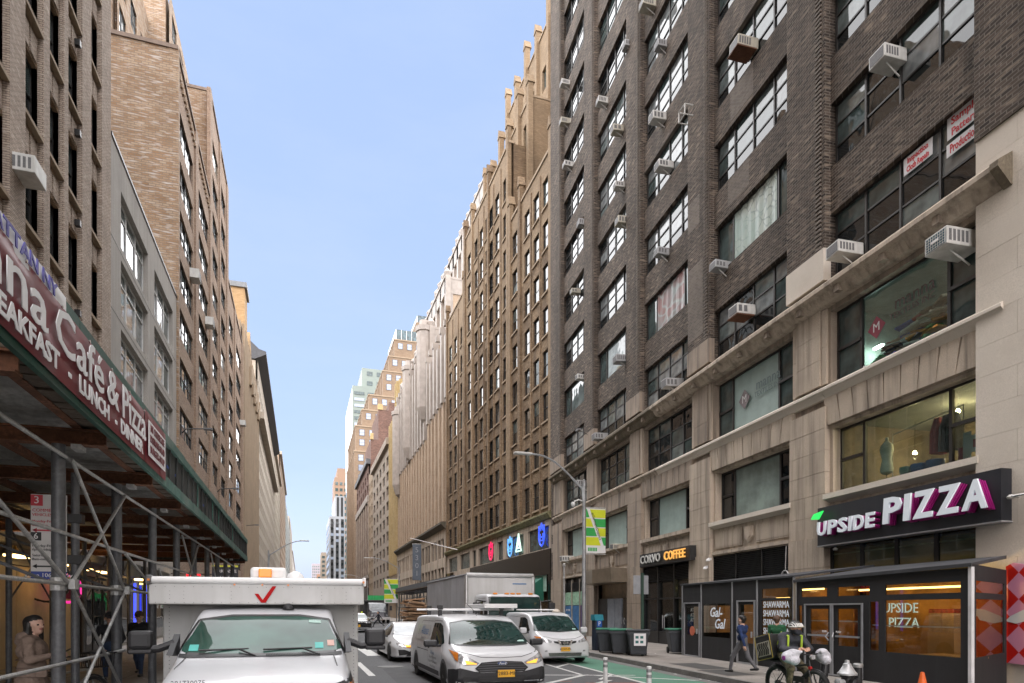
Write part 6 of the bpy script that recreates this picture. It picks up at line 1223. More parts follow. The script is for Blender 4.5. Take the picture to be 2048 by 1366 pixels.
# ---------------------------------------------------------------- dining sheds
def shed_panel(o, x0, x1, y, z0, z1, holes, m=fabric, ax='y'):
    mb = MB(); wall_holes(mb, x0, x1, z0, z1, holes, y, .05); ob = mb.build('fabric_wall', m, o); return ob
S = -3.1; Z0 = SW+.01
g1 = thing('dining_shed', 'black fabric dining shed of the shawarma stall with white painted words', 'shed', rp(-9.0,S,SW), RZ)
def gx(x): return x+9.0
holes = [(gx(-12.2),gx(-11.2),.85,1.95),(gx(-10.9),gx(-9.02),.82,2.05),(gx(-8.42),gx(-7.62),.7,2.0),(gx(-7.18),gx(-5.66),.86,2.12),(gx(-7.18),gx(-5.66),2.2,2.5)]
shed_panel(g1, gx(-12.48), gx(-5.52), 0, 0, 2.86, holes)
for h in holes: MB().box(h[0],h[1],.03,.036,h[2],h[3]).build('vinyl_window', vinylw, g1)
mb = MB(); mb.add([(gx(-12.55),-.06,2.86),(gx(-5.5),-.06,2.86),(gx(-5.5),2.8,3.22),(gx(-12.55),2.8,3.06),(gx(-12.55),-.06,2.8),(gx(-5.5),-.06,2.8),(gx(-5.5),2.8,3.16),(gx(-12.55),2.8,3.0)], [(0,1,2,3),(4,7,6,5),(0,4,5,1),(1,5,6,2),(3,2,6,7),(0,3,7,4)]); mb.build('roof', roofab, g1)
for x in (-12.47,-10.98,-8.86,-7.4,-5.56): MB().box(gx(x)-.03,gx(x)+.03,-.03,.02,0,2.82).build('frame_post', alum, g1)
for a, b, t in ((-12.32,-11.08,2.12),(-8.55,-7.5,2.15)):
    mb = MB(); mb.box(gx(a),gx(a)+.05,-.05,-.0,0,t); mb.box(gx(b)-.05,gx(b),-.05,0,0,t); mb.box(gx(a)+.05,gx(b)-.05,-.05,0,t-.05,t); mb.box(gx(a)+.05,gx(b)-.05,-.05,0,.0,.05); o = mb.build('door_frame', alum, g1); MB().box(gx(b)-.14,gx(b)-.09,-.1,-.06,.9,1.1).build('handle', alum, o)
mb = MB(); wall_holes(mb, 0, 2.8, 0, 2.9, [(.5,2.2,.9,2.0)], 0, .04); o = mb.build('end_wall', fabric, g1); o.location = (gx(-12.48),0,0); o.rotation_euler = (0,0,R(90))
text(g1, 'Gal-', .5, (gx(-9.95),-.012,1.72), letw, 'wall_lettering', shear=.25, bold=.006); text(g1, 'Gal', .5, (gx(-9.7),-.012,1.3), letw, 'wall_lettering', shear=.25, bold=.006)
for i in range(4): text(g1, 'SHAWARMA', .29, (gx(-6.42),-.012,1.98-.28*i), letw, 'wall_lettering', bold=0).scale = (.8,1,1)  # painted words get a faint added glow from the letter face material
for i in range(3): text(g1, 'ATAT'[:2], .2, (gx(-11.7),.0,1.82-.2*i), M('faint letters', (.35,.35,.33), .6) if i == 0 else bpy.data.materials['faint letters'], 'wall_lettering')
MB().lathe([(.19,0),(.19,.01)], (gx(-11.7),.0,1.0), 20, ax='y').build('round_sticker', M('salmon sticker', (.6,.16,.09), .5), g1)
# amber stall inside; the lamp glow is put into the wall colour
MB().box(gx(-8.6),gx(-5.7),2.2,2.25,0,2.7).build('stall_wall', M('stall wall with painted glow', (.5,.24,.05), .7, var=.25), g1); MB().box(gx(-7.1),gx(-5.8),1.2,1.25,2.45,2.5).build('stall_lamp', warmtube, g1); MB().box(gx(-8.4),gx(-7.7),1.4,1.45,2.2,2.25).build('stall_lamp', warmtube, g1); MB().lathe([(.15,0),(.2,.25),(.12,.6),(.03,.62)], (gx(-6.9),1.0,.7), 12).build('spit', M('meat', (.3,.09,.04), .5), g1, True)
g2 = thing('dining_shed', 'larger black fabric dining shed of the pizza shop with double doors', 'shed', rp(-2.6,S,SW), RZ)
def hx(x): return x+2.6
holes = [(hx(-5.25),hx(-4.15),2.2,2.44),(hx(-3.75),hx(-2.6),2.2,2.44),(hx(-2.1),hx(-.02),2.2,2.44),(hx(-4.85),hx(-4.1),.85,1.85),(hx(-3.75),hx(-3.0),.85,1.85),(hx(-2.6),hx(-2.3),.8,2.03),(hx(-2.1),hx(-.02),.78,2.06),(hx(-5.36),hx(-5.2),.8,1.95)]
shed_panel(g2, hx(-5.47), hx(.26), 0, 0, 2.72, holes)
for h in holes: MB().box(h[0],h[1],.03,.036,h[2],h[3]).build('vinyl_window', vinylw, g2)
mb = MB(); mb.add([(hx(-5.5),-.08,2.72),(hx(.3),-.08,2.82),(hx(-1.3),2.8,3.16),(hx(-5.5),2.8,3.16),(hx(-5.5),-.08,2.64),(hx(.3),-.08,2.74),(hx(-1.3),2.8,3.08),(hx(-5.5),2.8,3.08)], [(0,1,2,3),(4,7,6,5),(0,4,5,1),(1,5,6,2),(3,2,6,7),(0,3,7,4)]); mb.build('roof', roofab, g2)
MB().box(hx(.2),hx(.28),-.05,.03,0,2.74).build('corner_post', M('white post', (.6,.6,.62), .4), g2); MB().box(hx(-5.47),hx(-5.43),-.03,.02,0,2.7).build('frame_post', alum, g2)
mb = MB(); wall_holes(mb, 0, 3.18, 0, 2.8, [(.3,2.95,.78,2.06),(.3,2.95,2.2,2.46)], 0, .04); o = mb.build('end_wall', fabric, g2); o.location = (hx(.26),0,0); o.rotation_euler = (0,0,R(119)); MB().box(.3,2.95,.02,.026,.78,2.06).build('vinyl_window', vinylw, o); MB().box(.3,2.95,.02,.026,2.2,2.46).build('vinyl_window', vinylw, o)
for a, b in ((hx(-5.05),hx(-3.94)),(hx(-3.92),hx(-2.8))):
    mb = MB(); mb.box(a,a+.04,-.05,-.01,.02,2.0); mb.box(b-.04,b,-.05,-.01,.02,2.0); mb.box(a+.04,b-.04,-.05,-.01,1.96,2.0); mb.box(a+.04,b-.04,-.05,-.01,.02,.06); o = mb.build('door_frame', alum, g2); MB().box(a+.12,b-.12,-.03,.0,1.08,1.13).build('push_bar', alum, o); text(o, 'PUSH', .08, ((a+b)/2+(.3 if a < hx(-4.5) else -.3),-.04,1.22), white)
    xh = b-.09 if a < hx(-4.5) else a+.09; MB().path([(xh,-.05,.98),(xh+(.03 if a > hx(-4.5) else -.03),-.12,1.08),(xh,-.05,1.2)], .014).build('handle', alum, o)
for x0, x1, z in ((-2.58,-.02,1.42),(-5.0,-2.9,1.5)): MB().box(hx(x0),hx(x1),.06,.09,z,z+.03).build('inner_rail', white, g2)
nu = emis('pale neon letters', (.75,.95,.85), .1)
text(g2, 'UPSIDE', .34, (hx(-1.95),.3,1.86), nu, 'neon_lettering', ext=.01); text(g2, 'PIZZA', .34, (hx(-1.85),.3,1.5), nu, 'neon_lettering', ext=.01)
text(g2, 'UPSIDE', .34, (hx(-1.95),.29,1.86), black, 'neon_back', ext=.008, bold=-.014); text(g2, 'PIZZA', .34, (hx(-1.85),.29,1.5), black, 'neon_back', ext=.008, bold=-.014)
MB().box(hx(-4.9),hx(-1.2),1.7,1.75,2.38,2.43).build('shed_lamp', warmtube, g2)
for x in (-4.2,-2.0): pd = bpy.data.lights.new('lamp_glow', 'POINT'); pd.energy = 2.6; pd.color = (1,.66,.25); pd.shadow_soft_size = .15; link('light_source', pd, g2, (hx(x),1.72,2.25))
pd = bpy.data.lights.new('lamp_glow', 'POINT'); pd.energy = 2.4; pd.color = (1,.66,.25); pd.shadow_soft_size = .15; link('light_source', pd, g1, (gx(-6.9),1.3,2.3))
MB().box(hx(-5.4),hx(-1.4),2.75,2.8,0,2.7).build('inner_back', M('inner amber', (.5,.26,.07), .7, var=.35, vs=1.2), g2)  # amber glow inside the shed is put into this wall's colour
tbw = M('plywood table', (.5,.3,.12), .5)
tb = thing('dining_table', 'wooden table seen through the pizza shed window', 'table', rp(-1.0,-2.3,SW), RZ); MB().box(-.6,.6,-.4,.4,.72,.76).build('table_top', tbw, tb); MB().tube((0,0,0),(0,0,.72),.04).build('leg', blackmetal, tb); MB().box(-.25,.25,-.25,.25,0,.02).build('foot', blackmetal, tb)
carton = M('pizza box card', (.5,.33,.17), .7, var=.2, vs=5); redck = M('red check card', (.35,.06,.05), .6, var=.5, vs=20)
for k, x in enumerate((-2.75,-2.35)):
    t = thing('pizza_box_stack', ('left stack of cardboard pizza boxes behind the pizza shed glass', 'right stack of cardboard pizza boxes behind the pizza shed glass')[k], 'boxes', rp(x,-.75,SW+1.25), RZ, 'stacks of pizza boxes')
    for q in range(11): MB().box(-.18,.18,-.18,.18,.055*q,.055*q+.048).build('pizza_box', carton if q < 9 else redck, t)
    MB().box(-.2,.2,-.2,.2,-1.25,-.01).build('counter_top', tbw, t)
# pink and red chequered board
def chequer(name, a, b, sc):
    m, nt, bs, new, ln = nodes(name); t = new('ShaderNodeTexCoord'); sp = new('ShaderNodeSeparateXYZ'); ln(t.outputs['Object'], sp.inputs[0])
    def mth(op, x, y): n = new('ShaderNodeMath'); n.operation = op; [ln(v_, n.inputs[i]) if not isinstance(v_, (int, float)) else setattr(n.inputs[i], 'default_value', v_) for i, v_ in enumerate((x, y))]; return n.outputs[0]
    s1 = mth('MULTIPLY', mth('ADD', sp.outputs['X'], sp.outputs['Z']), sc); s2 = mth('MULTIPLY', mth('SUBTRACT', sp.outputs['X'], sp.outputs['Z']), sc)
    f = mth('MODULO', mth('ADD', mth('ADD', mth('FLOOR', s1, 0), mth('FLOOR', s2, 0)), 100), 2)
    ln(mixc(new, ln, f, a, b), bs.inputs['Base Color']); bs.inputs['Roughness'].default_value = .35; return m
ck = thing('chequered_board', 'pink and red diamond chequered board on the pale stone wall', 'board', rp(-1.32,-.24,.62), RZ); mb = MB(); mb.prism([(0,.05),(1.6,0),(1.6,2.2),(.18,2.5),(0,2.42)], -.06, 0, 'y'); mb.build('board', chequer('pink red diamonds', (.68,.28,.42), (.55,.015,.01), 1.55), ck)
mb = MB(); mb.prism([(.0,1.08),(.12,1.2),(.45,1.36),(.9,1.4),(.9,1.24),(.6,1.2),(.55,1.1),(.25,1.02)], -.072, -.061, 'y'); mb.build('white_shape', white, ck); mb = MB(); mb.prism([(.75,.1),(.8,.9),(1.6,1.0),(1.6,.0)], -.07, -.061, 'y'); mb.build('red_shape', M('glossy red', (.5,.01,.02), .2), ck)
hr = thing('wall_handrail', 'short chrome pipe rail on the pale stone wall right of pizza sign', 'rail', rp(-1.1,-.3,4.72), RZ); MB().tube((0,-.15,0),(1.6,-.15,0),.03).build('pipe', chrome, hr); MB().tube((.1,0,0),(.1,-.15,0),.04).build('bracket', acwhite, hr); MB().lathe([(.08,0),(.1,.04),(.05,.1)], (.0,-.1,-.05)).build('knuckle', acwhite, hr)
# ---------------------------------------------------------------- street furniture
def gpt(X, Y, z=SW): return (X, Y, z)
def lamp(label, X, Y, H, arm, group=None, rz=0):
    t = thing('street_lamp', label, 'street lamp', gpt(X, Y), rz, group); pm_ = M('lamp pole grey', (.33,.34,.35), .45, .5, var=.15) if 'lamp pole grey' not in bpy.data.materials else bpy.data.materials['lamp pole grey']
    MB().lathe([(.2,0),(.2,.3),(.13,.36),(.11,1),(.075,H)], (0,0,0), 12).build('pole', pm_, t, True)
    pts = [(0,0,H-1.2),(-.03*arm,0,H-.3)]+[(-arm*(.05+.95*(i/8)), 0, H-.3+1.45*math.sin(min(1,(i/8)*1.15)*math.pi/2)) for i in range(1, 9)]
    MB().path(pts, [.06]*3+[.045]*7, 8).build('arm', pm_, t, True); e = pts[-1]
    MB().box(e[0]-.75,e[0]+.1,-.14,.14,e[2]-.05,e[2]+.05).build('lamp_head', acwhite, t, bevel=.03); MB().tube((0,0,H),(0,0,H+.15),.05).build('finial', pm_, t); return t
def banner(o, x0, x1, z0, z1, y, tilt=0):
    g_ = [M('banner green', (.03,.33,.07), .5, var=.05), M('banner yellow', (.55,.6,.02), .5, var=.05)] if 'banner green' not in bpy.data.materials else [bpy.data.materials['banner green'], bpy.data.materials['banner yellow']]
    t = MB().box(x0,x1,y,y+.015,z0,z1).build('banner', M('banner white', (.66,.66,.66), .5, var=.03) if 'banner white' not in bpy.data.materials else bpy.data.materials['banner white'], o); w_ = x1-x0; h = z1-z0
    for r in range(4):
        za = z0+h*(.17+.2075*r); zb = za+h*.185; s0 = x0+w_*(.75-.19*r); k0 = x0+w_*(.75-.19*r-.14)
        MB().prism([(x0,za),(s0,za),(k0,zb),(x0,zb)], y-.006, y, 'y').build('banner_stripe', g_[0] if r % 2 else g_[1], t); 
        q0 = s0+w_*.16; q1 = k0+w_*.16
        if q0 < x1: MB().prism([(q0,za),(x1,za),(x1,zb),(q1,zb)], y-.006, y, 'y').build('banner_stripe', g_[1] if r % 2 else g_[0], t)
    tx = text(t, '#GarmentDistrict', h*.088, (x0+w_*.52,y-.01,z0+h*.6), black, 'banner_lettering'); tx.rotation_euler = (R(90),R(72),0)
    for i in range(6): MB().box(x0+w_*(.1+.08*i),x0+w_*(.1+.08*i)+w_*.06,y-.006,y,z0+h*.04,z0+h*.12).build('banner_logo', g_[0], t)
    return t
t = lamp('tall grey street lamp with curved arm and green yellow district banner', 12.82, 28.2, 7.9, 2.75); banner(t, .1, 1.12, 4.55, 6.68, -.02); MB().tube((0,0,6.72),(1.15,0,6.72),.02).build('banner_bar', greymetal, t); MB().tube((0,0,4.5),(1.15,0,4.5),.02).build('banner_bar', greymetal, t)
MB().path([(0,0,7.0),(-.3,-.05,7.05),(-.55,-.1,6.95)], .03).build('camera_bracket', white, t); MB().lathe([(.06,.12),(.1,.06),(.1,0),(.06,-.08),(.01,-.1)], (-.6,-.1,6.8), 12).build('camera_dome', white, t, True)
pm2 = M('muni meter blue', (.025,.035,.06), .4, var=.15)
t = thing('parking_meter', 'dark blue parking meter box beside the curved street lamp', 'parking meter', gpt(12.75,26.6), R(10)); MB().box(-.2,.2,-.16,.16,0,1.35).build('cabinet', pm2, t, bevel=.03); mb = MB(); mb.prism([(-.18,1.35),(.18,1.35),(.16,1.62),(-.1,1.62)], -.24, .24, 'x'); mb.build('head', M('meter teal', (.03,.2,.26), .4), t); MB().box(-.13,.13,-.172,-.165,1.05,1.35).build('p_panel', M('meter sign blue', (.02,.1,.4), .4), t); text(t, 'P', .28, (0,-.175,1.2), white); MB().box(-.12,.12,-.172,-.165,.7,.95).build('info_panel', bs_, t)
t = thing('sign_post', 'green sign post showing the grey back of its sign', 'sign', gpt(12.95,22.9), R(-3)); MB().box(-.05,.05,-.04,.04,0,3.3).build('post', M('green post', (.02,.05,.035), .5), t); MB().box(-.36,.3,.05,.065,2.45,3.2).build('sign_plate', M('grey sign back', (.3,.31,.33), .5, .4), t, bevel=.01)
t = thing('thin_pole', 'thin grey pole with a round cap left of the street lamp', 'pole', gpt(13.6,32.5)); MB().tube((0,0,0),(0,0,4.2),.05,10).build('pole', greymetal, t, True); MB().lathe([(.09,4.2),(.09,4.32),(.02,4.36)], (0,0,0), 10).build('cap', greymetal, t)
binm = M('bin grey', (.035,.04,.048), .6, var=.15, vs=3, fine=.15, bs=40); lidg = M('bin green lid', (.02,.17,.1), .5, var=.15)
def bin_(label, X, Y, rz, lid, wheel=True):
    t = thing('wheeled_bin', label, 'bin', gpt(X, Y), rz, 'wheeled bins on the sidewalk'); mb = MB(); mb.add([(-.3,-.32,.06),(.3,-.32,.06),(.3,.3,.06),(-.3,.3,.06),(-.42,-.42,.98),(.42,-.42,.98),(.42,.4,.98),(-.42,.4,.98)], [(0,3,2,1),(0,1,5,4),(1,2,6,5),(2,3,7,6),(3,0,4,7),(4,5,6,7)]); mb.build('bin_body', binm, t, bevel=.04)
    MB().box(-.46,.46,-.46,.44,.985,1.05).build('lid', lid, t, bevel=.025); MB().tube((-.4,.5,.98),(.4,.5,.98),.02).build('handle', binm, t)
    MB().box(-.44,.44,-.445,-.41,.86,.97).build('front_lip', binm, t)
    for a in (-.33,.33): MB().lathe([(.13,-.04),(.14,0),(.13,.04),(.02,.05)], (a,.3,.14), 14, ax='x').build('wheel', rubber, t)
    for a in (-.1,.16): MB().box(.30+a*.0,.36,-.15+a,-.05+a,.4,.44).build('side_grip', black, t)
    return t
bin_('green lidded grey bin, farthest of the three by the sign post', 12.45, 25.0, R(-30), lidg); bin_('green lidded grey bin, middle of the three by the sign post', 12.55, 23.95, R(-30), lidg); t = bin_('grey bin with white recycling panel, nearest of the three by the sign post', 12.75, 22.9, R(-25), binm)
o = MB().box(-.18,.28,-.455,-.447,.42,.9).build('label_panel', sw, t); 
for k in range(4): MB().box(-.04+.13*math.cos(k*math.pi/2+.78)+.05-.04,-.04+.13*math.cos(k*math.pi/2+.78)+.13,-.462,-.456,.66+.13*math.sin(k*math.pi/2+.78)-.05,.66+.13*math.sin(k*math.pi/2+.78)+.05).build('recycling_mark', M('bin mark', (.02,.12,.12), .5) if k == 0 else bpy.data.materials['bin mark'], o)
bin_('green lidded grey bin tucked beside the shawarma shed', 15.0, 23.6, R(-20), lidg)
for i, (X, Y) in enumerate(((7.42,15.0),(7.15,12.35))):
    t = thing('delineator_post', ('white flexible lane post farther from the viewer', 'white flexible lane post nearer the viewer')[i], 'lane post', (X, Y, .004), 0, 'white lane posts'); MB().lathe([(.16,0),(.14,.03),(.055,.06),(.055,.74),(.04,.75)], (0,0,0), 14).build('tube', M('lane post white', (.6,.6,.6), .5, var=.1, vs=8) if i == 0 else bpy.data.materials['lane post white'], t, True)
    for z in (.5,.62): MB().tube((0,0,z),(0,0,z+.07),.057,14).build('reflective_band', M('reflective grey', (.35,.36,.37), .3, .4, fine=.5, bs=60) if (i == 0 and z == .5) else bpy.data.materials['reflective grey'], t)
def bollard(label, X, Y, tilt, h=.74):
    t = thing('bollard', label, 'bollard', gpt(X, Y), 0, 'bollards near the hydrant'); t.rotation_euler = (0, R(tilt), 0); MB().tube((0,0,0),(0,0,h-.08),.085,16).build('post', black, t, True); MB().lathe([(.1,h-.09),(.105,h-.06),(.105,h-.02),(.08,h),(.01,h+.005)], (0,0,0), 16).build('cap', M('silver cap', (.45,.45,.45), .35, .7) if 'silver cap' not in bpy.data.materials else bpy.data.materials['silver cap'], t, True)
bollard('leaning black bollard with silver cap left of the hydrant', 10.85, 11.35, 8); bollard('upright black bollard with silver cap right of the hydrant', 11.55, 11.05, 0, .66)
t = thing('fire_hydrant', 'fire hydrant with silver bonnet between two black bollards', 'hydrant', gpt(11.2, 11.0)); silver = M('silver paint', (.42,.43,.44), .45, .4, var=.2, vs=6)
MB().lathe([(.17,0),(.17,.05),(.12,.06),(.12,.36),(.15,.38),(.15,.42)], (0,0,0), 18).build('barrel', black, t, True); MB().lathe([(.2,.42),(.2,.46),(.16,.5),(.1,.6),(.085,.64),(.085,.66),(.05,.68),(.045,.74),(.01,.745)], (0,0,0), 18).build('bonnet', silver, t, True)
for a in (-1, 1): MB().lathe([(.065,0),(.065,.1),(.08,.1),(.08,.17),(.03,.2)] if a > 0 else [(.065,0),(.065,-.1),(.08,-.1),(.08,-.17),(.03,-.2)], (a*.1,0,.27), 12, ax='x').build('outlet', silver if a < 0 else black, t, True)
MB().lathe([(.09,0),(.09,-.08),(.1,-.09),(.1,-.14),(.04,-.17)], (0,-.1,.25), 12, ax='y').build('outlet', black, t, True)
t = thing('traffic_cone', 'orange traffic cone tip at the bottom near the pizza shed', 'cone', gpt(11.35,9.35)); MB().lathe([(.24,0),(.24,.03),(.15,.04),(.035,.62),(.01,.63)], (0,0,0), 16).build('cone', M('cone orange', (.7,.12,.015), .5), t, True); MB().lathe([(.11,.25),(.083,.38)], (0,0,0), 16).build('band', sw, t)
for (x0, x1, y0, y1) in ((-8.7,-6.5,-5.6,-4.6),(-6.3,-4.6,-5.9,-5.0)):
    q = [rp(a, b, SW+.008) for a, b in ((x0,y0),(x1,y0),(x1,y1),(x0,y1))]; mb = MB(); mb.poly([tuple(p) for p in q]); tag(mb.build('cellar_door', M('cellar steel', (.06,.058,.055), .7, fine=.3) if x0 < -8 else bpy.data.materials['cellar steel']), kind='structure')
# far street lamps and banners
t = lamp('far street lamp on the left with its arm over the street', -2.95, 66, 7.4, -3.6, 'far street lamps'); banner(t, -1.5, -.15, 3.4, 5.5, -.02)
t = lamp('far street lamp on the right beyond the dump truck', 14.4, 100, 8.6, 4.6, 'far street lamps'); banner(t, -2.3, -.2, 2.9, 6.6, -.02)
t = lamp('second far lamp carrying a green yellow banner beside the service truck', 14.4, 150, 8.6, 4.6, 'far street lamps'); banner(t, -5.6, -3.4, 2.2, 6.2, -.02)
# ---------------------------------------------------------------- people: one continuous skin per figure
def surface_net(F, o, h):
    S = F < 0; nx, ny, nz = F.shape
    cs = S[:-1,:-1,:-1].astype(np.int8)
    for dx, dy, dz in ((1,0,0),(0,1,0),(1,1,0),(0,0,1),(1,0,1),(0,1,1),(1,1,1)): cs = cs+S[dx:nx-1+dx, dy:ny-1+dy, dz:nz-1+dz]
    act = (cs > 0) & (cs < 8); idx = -np.ones(act.shape, int); I = np.argwhere(act); idx[act] = np.arange(len(I))
    acc = np.zeros((len(I), 3)); cnt = np.zeros(len(I)); C = [(0,0,0),(1,0,0),(0,1,0),(1,1,0),(0,0,1),(1,0,1),(0,1,1),(1,1,1)]
    for a in range(8):
        for b in range(a+1, 8):
            d = np.subtract(C[b], C[a])
            if np.abs(d).sum() != 1: continue
            fa = F[I[:,0]+C[a][0], I[:,1]+C[a][1], I[:,2]+C[a][2]]; fb = F[I[:,0]+C[b][0], I[:,1]+C[b][1], I[:,2]+C[b][2]]
            m = (fa < 0) != (fb < 0); t = np.where(m, fa/np.where(m, fa-fb, 1), 0); acc += np.where(m[:,None], np.array(C[a])+t[:,None]*d, 0); cnt += m
    V = o+h*(I+acc/np.maximum(cnt, 1)[:,None]); Q = []
    for ax in range(3):
        u, v = [(1,2),(2,0),(0,1)][ax]; sl = [slice(1,-1)]*3; A = [slice(None)]*3; B = [slice(None)]*3; A[ax] = slice(0,-1); B[ax] = slice(1,None)
        E = np.argwhere(S[tuple(A)] != S[tuple(B)]); E = E[(E[:,u] > 0) & (E[:,v] > 0)]
        du = np.zeros(3, int); du[u] = 1; dv = np.zeros(3, int); dv[v] = 1
        def g(k): k = np.minimum(k, np.array(idx.shape)-1); return idx[k[:,0], k[:,1], k[:,2]]
        q = np.stack([g(E-du-dv), g(E-dv), g(E), g(E-du)], 1); fl = ~S[E[:,0], E[:,1], E[:,2]]; q[fl] = q[fl][:, ::-1]; Q.append(q[(q >= 0).all(1)])
    return V, np.concatenate(Q)
def flesh(name, bones, mats, parent, h=.013, k=.035):
    """bones: (p, q, r_p, r_q, material[, blend])"""
    P = np.array([b[0] for b in bones]+[b[1] for b in bones]); r = max(max(b[2], b[3]) for b in bones)+.06
    lo = P.min(0)-r; hi = P.max(0)+r; n = np.ceil((hi-lo)/h).astype(int)+1; F = np.full(n, .3); near = np.full(n, 9.0); mi = np.zeros(n, np.int16)
    for b in bones:
        p, q, ra, rb, m = np.array(b[0], float), np.array(b[1], float), b[2], b[3], b[4]; kk = b[5] if len(b) > 5 else k; R_ = max(ra, rb)+.1
        i0 = np.maximum(((np.minimum(p, q)-R_-lo)/h).astype(int), 0); i1 = np.minimum(((np.maximum(p, q)+R_-lo)/h).astype(int)+2, n)
        ax = [lo[d]+h*np.arange(i0[d], i1[d]) for d in range(3)]; X, Y, Z = np.meshgrid(*ax, indexing='ij'); d = q-p; L2 = max(float(d@d), 1e-9)
        t = np.clip(((X-p[0])*d[0]+(Y-p[1])*d[1]+(Z-p[2])*d[2])/L2, 0, 1)
        D = np.sqrt((X-p[0]-t*d[0])**2+(Y-p[1]-t*d[1])**2+(Z-p[2]-t*d[2])**2)-(ra+(rb-ra)*t)
        s = tuple(slice(i0[d_], i1[d_]) for d_ in range(3)); f0 = F[s]; hh = np.clip(.5+.5*(f0-D)/kk, 0, 1); F[s] = f0*(1-hh)+D*hh-kk*hh*(1-hh)
        w = D < near[s]; near[s] = np.where(w, D, near[s]); mi[s] = np.where(w, m, mi[s])
    V, Q = surface_net(F, lo, h); me = bpy.data.meshes.new(name); me.from_pydata(V.tolist(), [], Q.tolist())
    for m in mats: me.materials.append(m)
    c = V[Q].mean(1); g = np.clip(((c-lo)/h+.5).astype(int), 0, n-1); me.polygons.foreach_set('material_index', mi[g[:,0], g[:,1], g[:,2]].astype(int).tolist()); me.polygons.foreach_set('use_smooth', [True]*len(Q)); me.update()
    return link(name, me, parent)
skinm = M('skin', (.48,.27,.19), .5, var=.06); skin2 = M('pale skin', (.55,.34,.26), .5, var=.06); hairb = M('black hair', (.012,.01,.009), .5, var=.2); hairw = M('brown hair', (.09,.05,.03), .6, var=.2); shoe = M('black shoe', (.012,.012,.012), .3, var=.1); eyem = M('eye', (.01,.008,.008), .2, var=0); lipm = M('lips', (.36,.12,.11), .5, var=0)
def hand(w, d, up, m, curl=.5, s=1.0):
    """palm and five unequal fingers from wrist w along direction d; up = back of the hand side"""
    w = Vector(w); d = Vector(d).normalized(); up = Vector(up); up = (up-d*up.dot(d)).normalized(); sd = d.cross(up); B = []
    pc = w+d*.085*s; B.append((w, pc, .026*s, .034*s, m, .02))
    for i, (o, l) in enumerate(((-.033,.062),(-.011,.075),(.011,.08),(.031,.068))):
        a = pc+sd*o*s+d*.005; dd = (d*(1-curl*.35)-up*curl*.6).normalized(); b = a+dd*l*.55*s; d2 = (d*(1-curl)-up*curl*1.1).normalized(); c = b+d2*l*.6*s; B += [(a,b,.0115*s,.011*s,m,.006),(b,c,.011*s,.0095*s,m,.004)]
    t0 = w+d*.03*s+sd*.028*s; t1 = t0+(d*.6+sd*.7-up*.25).normalized()*.045*s; t2 = t1+(d*.9+sd*.1-up*.4).normalized()*.04*s; B += [(t0,t1,.014*s,.0125*s,m,.008),(t1,t2,.012*s,.010*s,m,.005)]
    return B
def head(c, f, up, hair, skin_i, hair_i, eye_i, lip_i, long=False, r=.095):
    """head centred on c looking along f"""
    c = Vector(c); f = Vector(f).normalized(); up = Vector(up); up = (up-f*up.dot(f)).normalized(); s = f.cross(up); B = []
    B += [(c+up*.03-f*.01, c+up*.03+f*.005, r, r*.97, skin_i), (c+f*.03-up*.03, c+f*.045-up*.095, r*.72, r*.5, skin_i), (c+f*.09+up*.0, c+f*.118-up*.03, .011, .017, skin_i, .012)]
    for a in (-1, 1): B += [(c+f*.0835+s*a*.034+up*.006, c+f*.0815+s*a*.042+up*.006, .0085, .0085, eye_i, .003), (c+s*a*.095-up*.005, c+s*a*.098-up*.03, .016, .013, skin_i, .01)]
    B.append((c+f*.088-s*.018-up*.062, c+f*.088+s*.018-up*.062, .0095, .0095, lip_i, .005))
    if hair: B += [(c+up*.055-f*.04, c+up*.072-f*.006, r*1.05, r*.95, hair_i, .012), (c-f*.05+up*.02, c-f*.055-up*.04, r*.86, r*.66, hair_i, .03)]
    if long: B += [(c-f*.06-up*.02, c-f*.09-up*.2, r*.85, r*.75, hair_i, .03), (c-f*.01+s*.085+up*.03, c-f*.03+s*.085-up*.2, .034, .045, hair_i, .02), (c-f*.01-s*.085+up*.03, c-f*.03-s*.085-up*.2, .034, .045, hair_i, .02)]
    return B
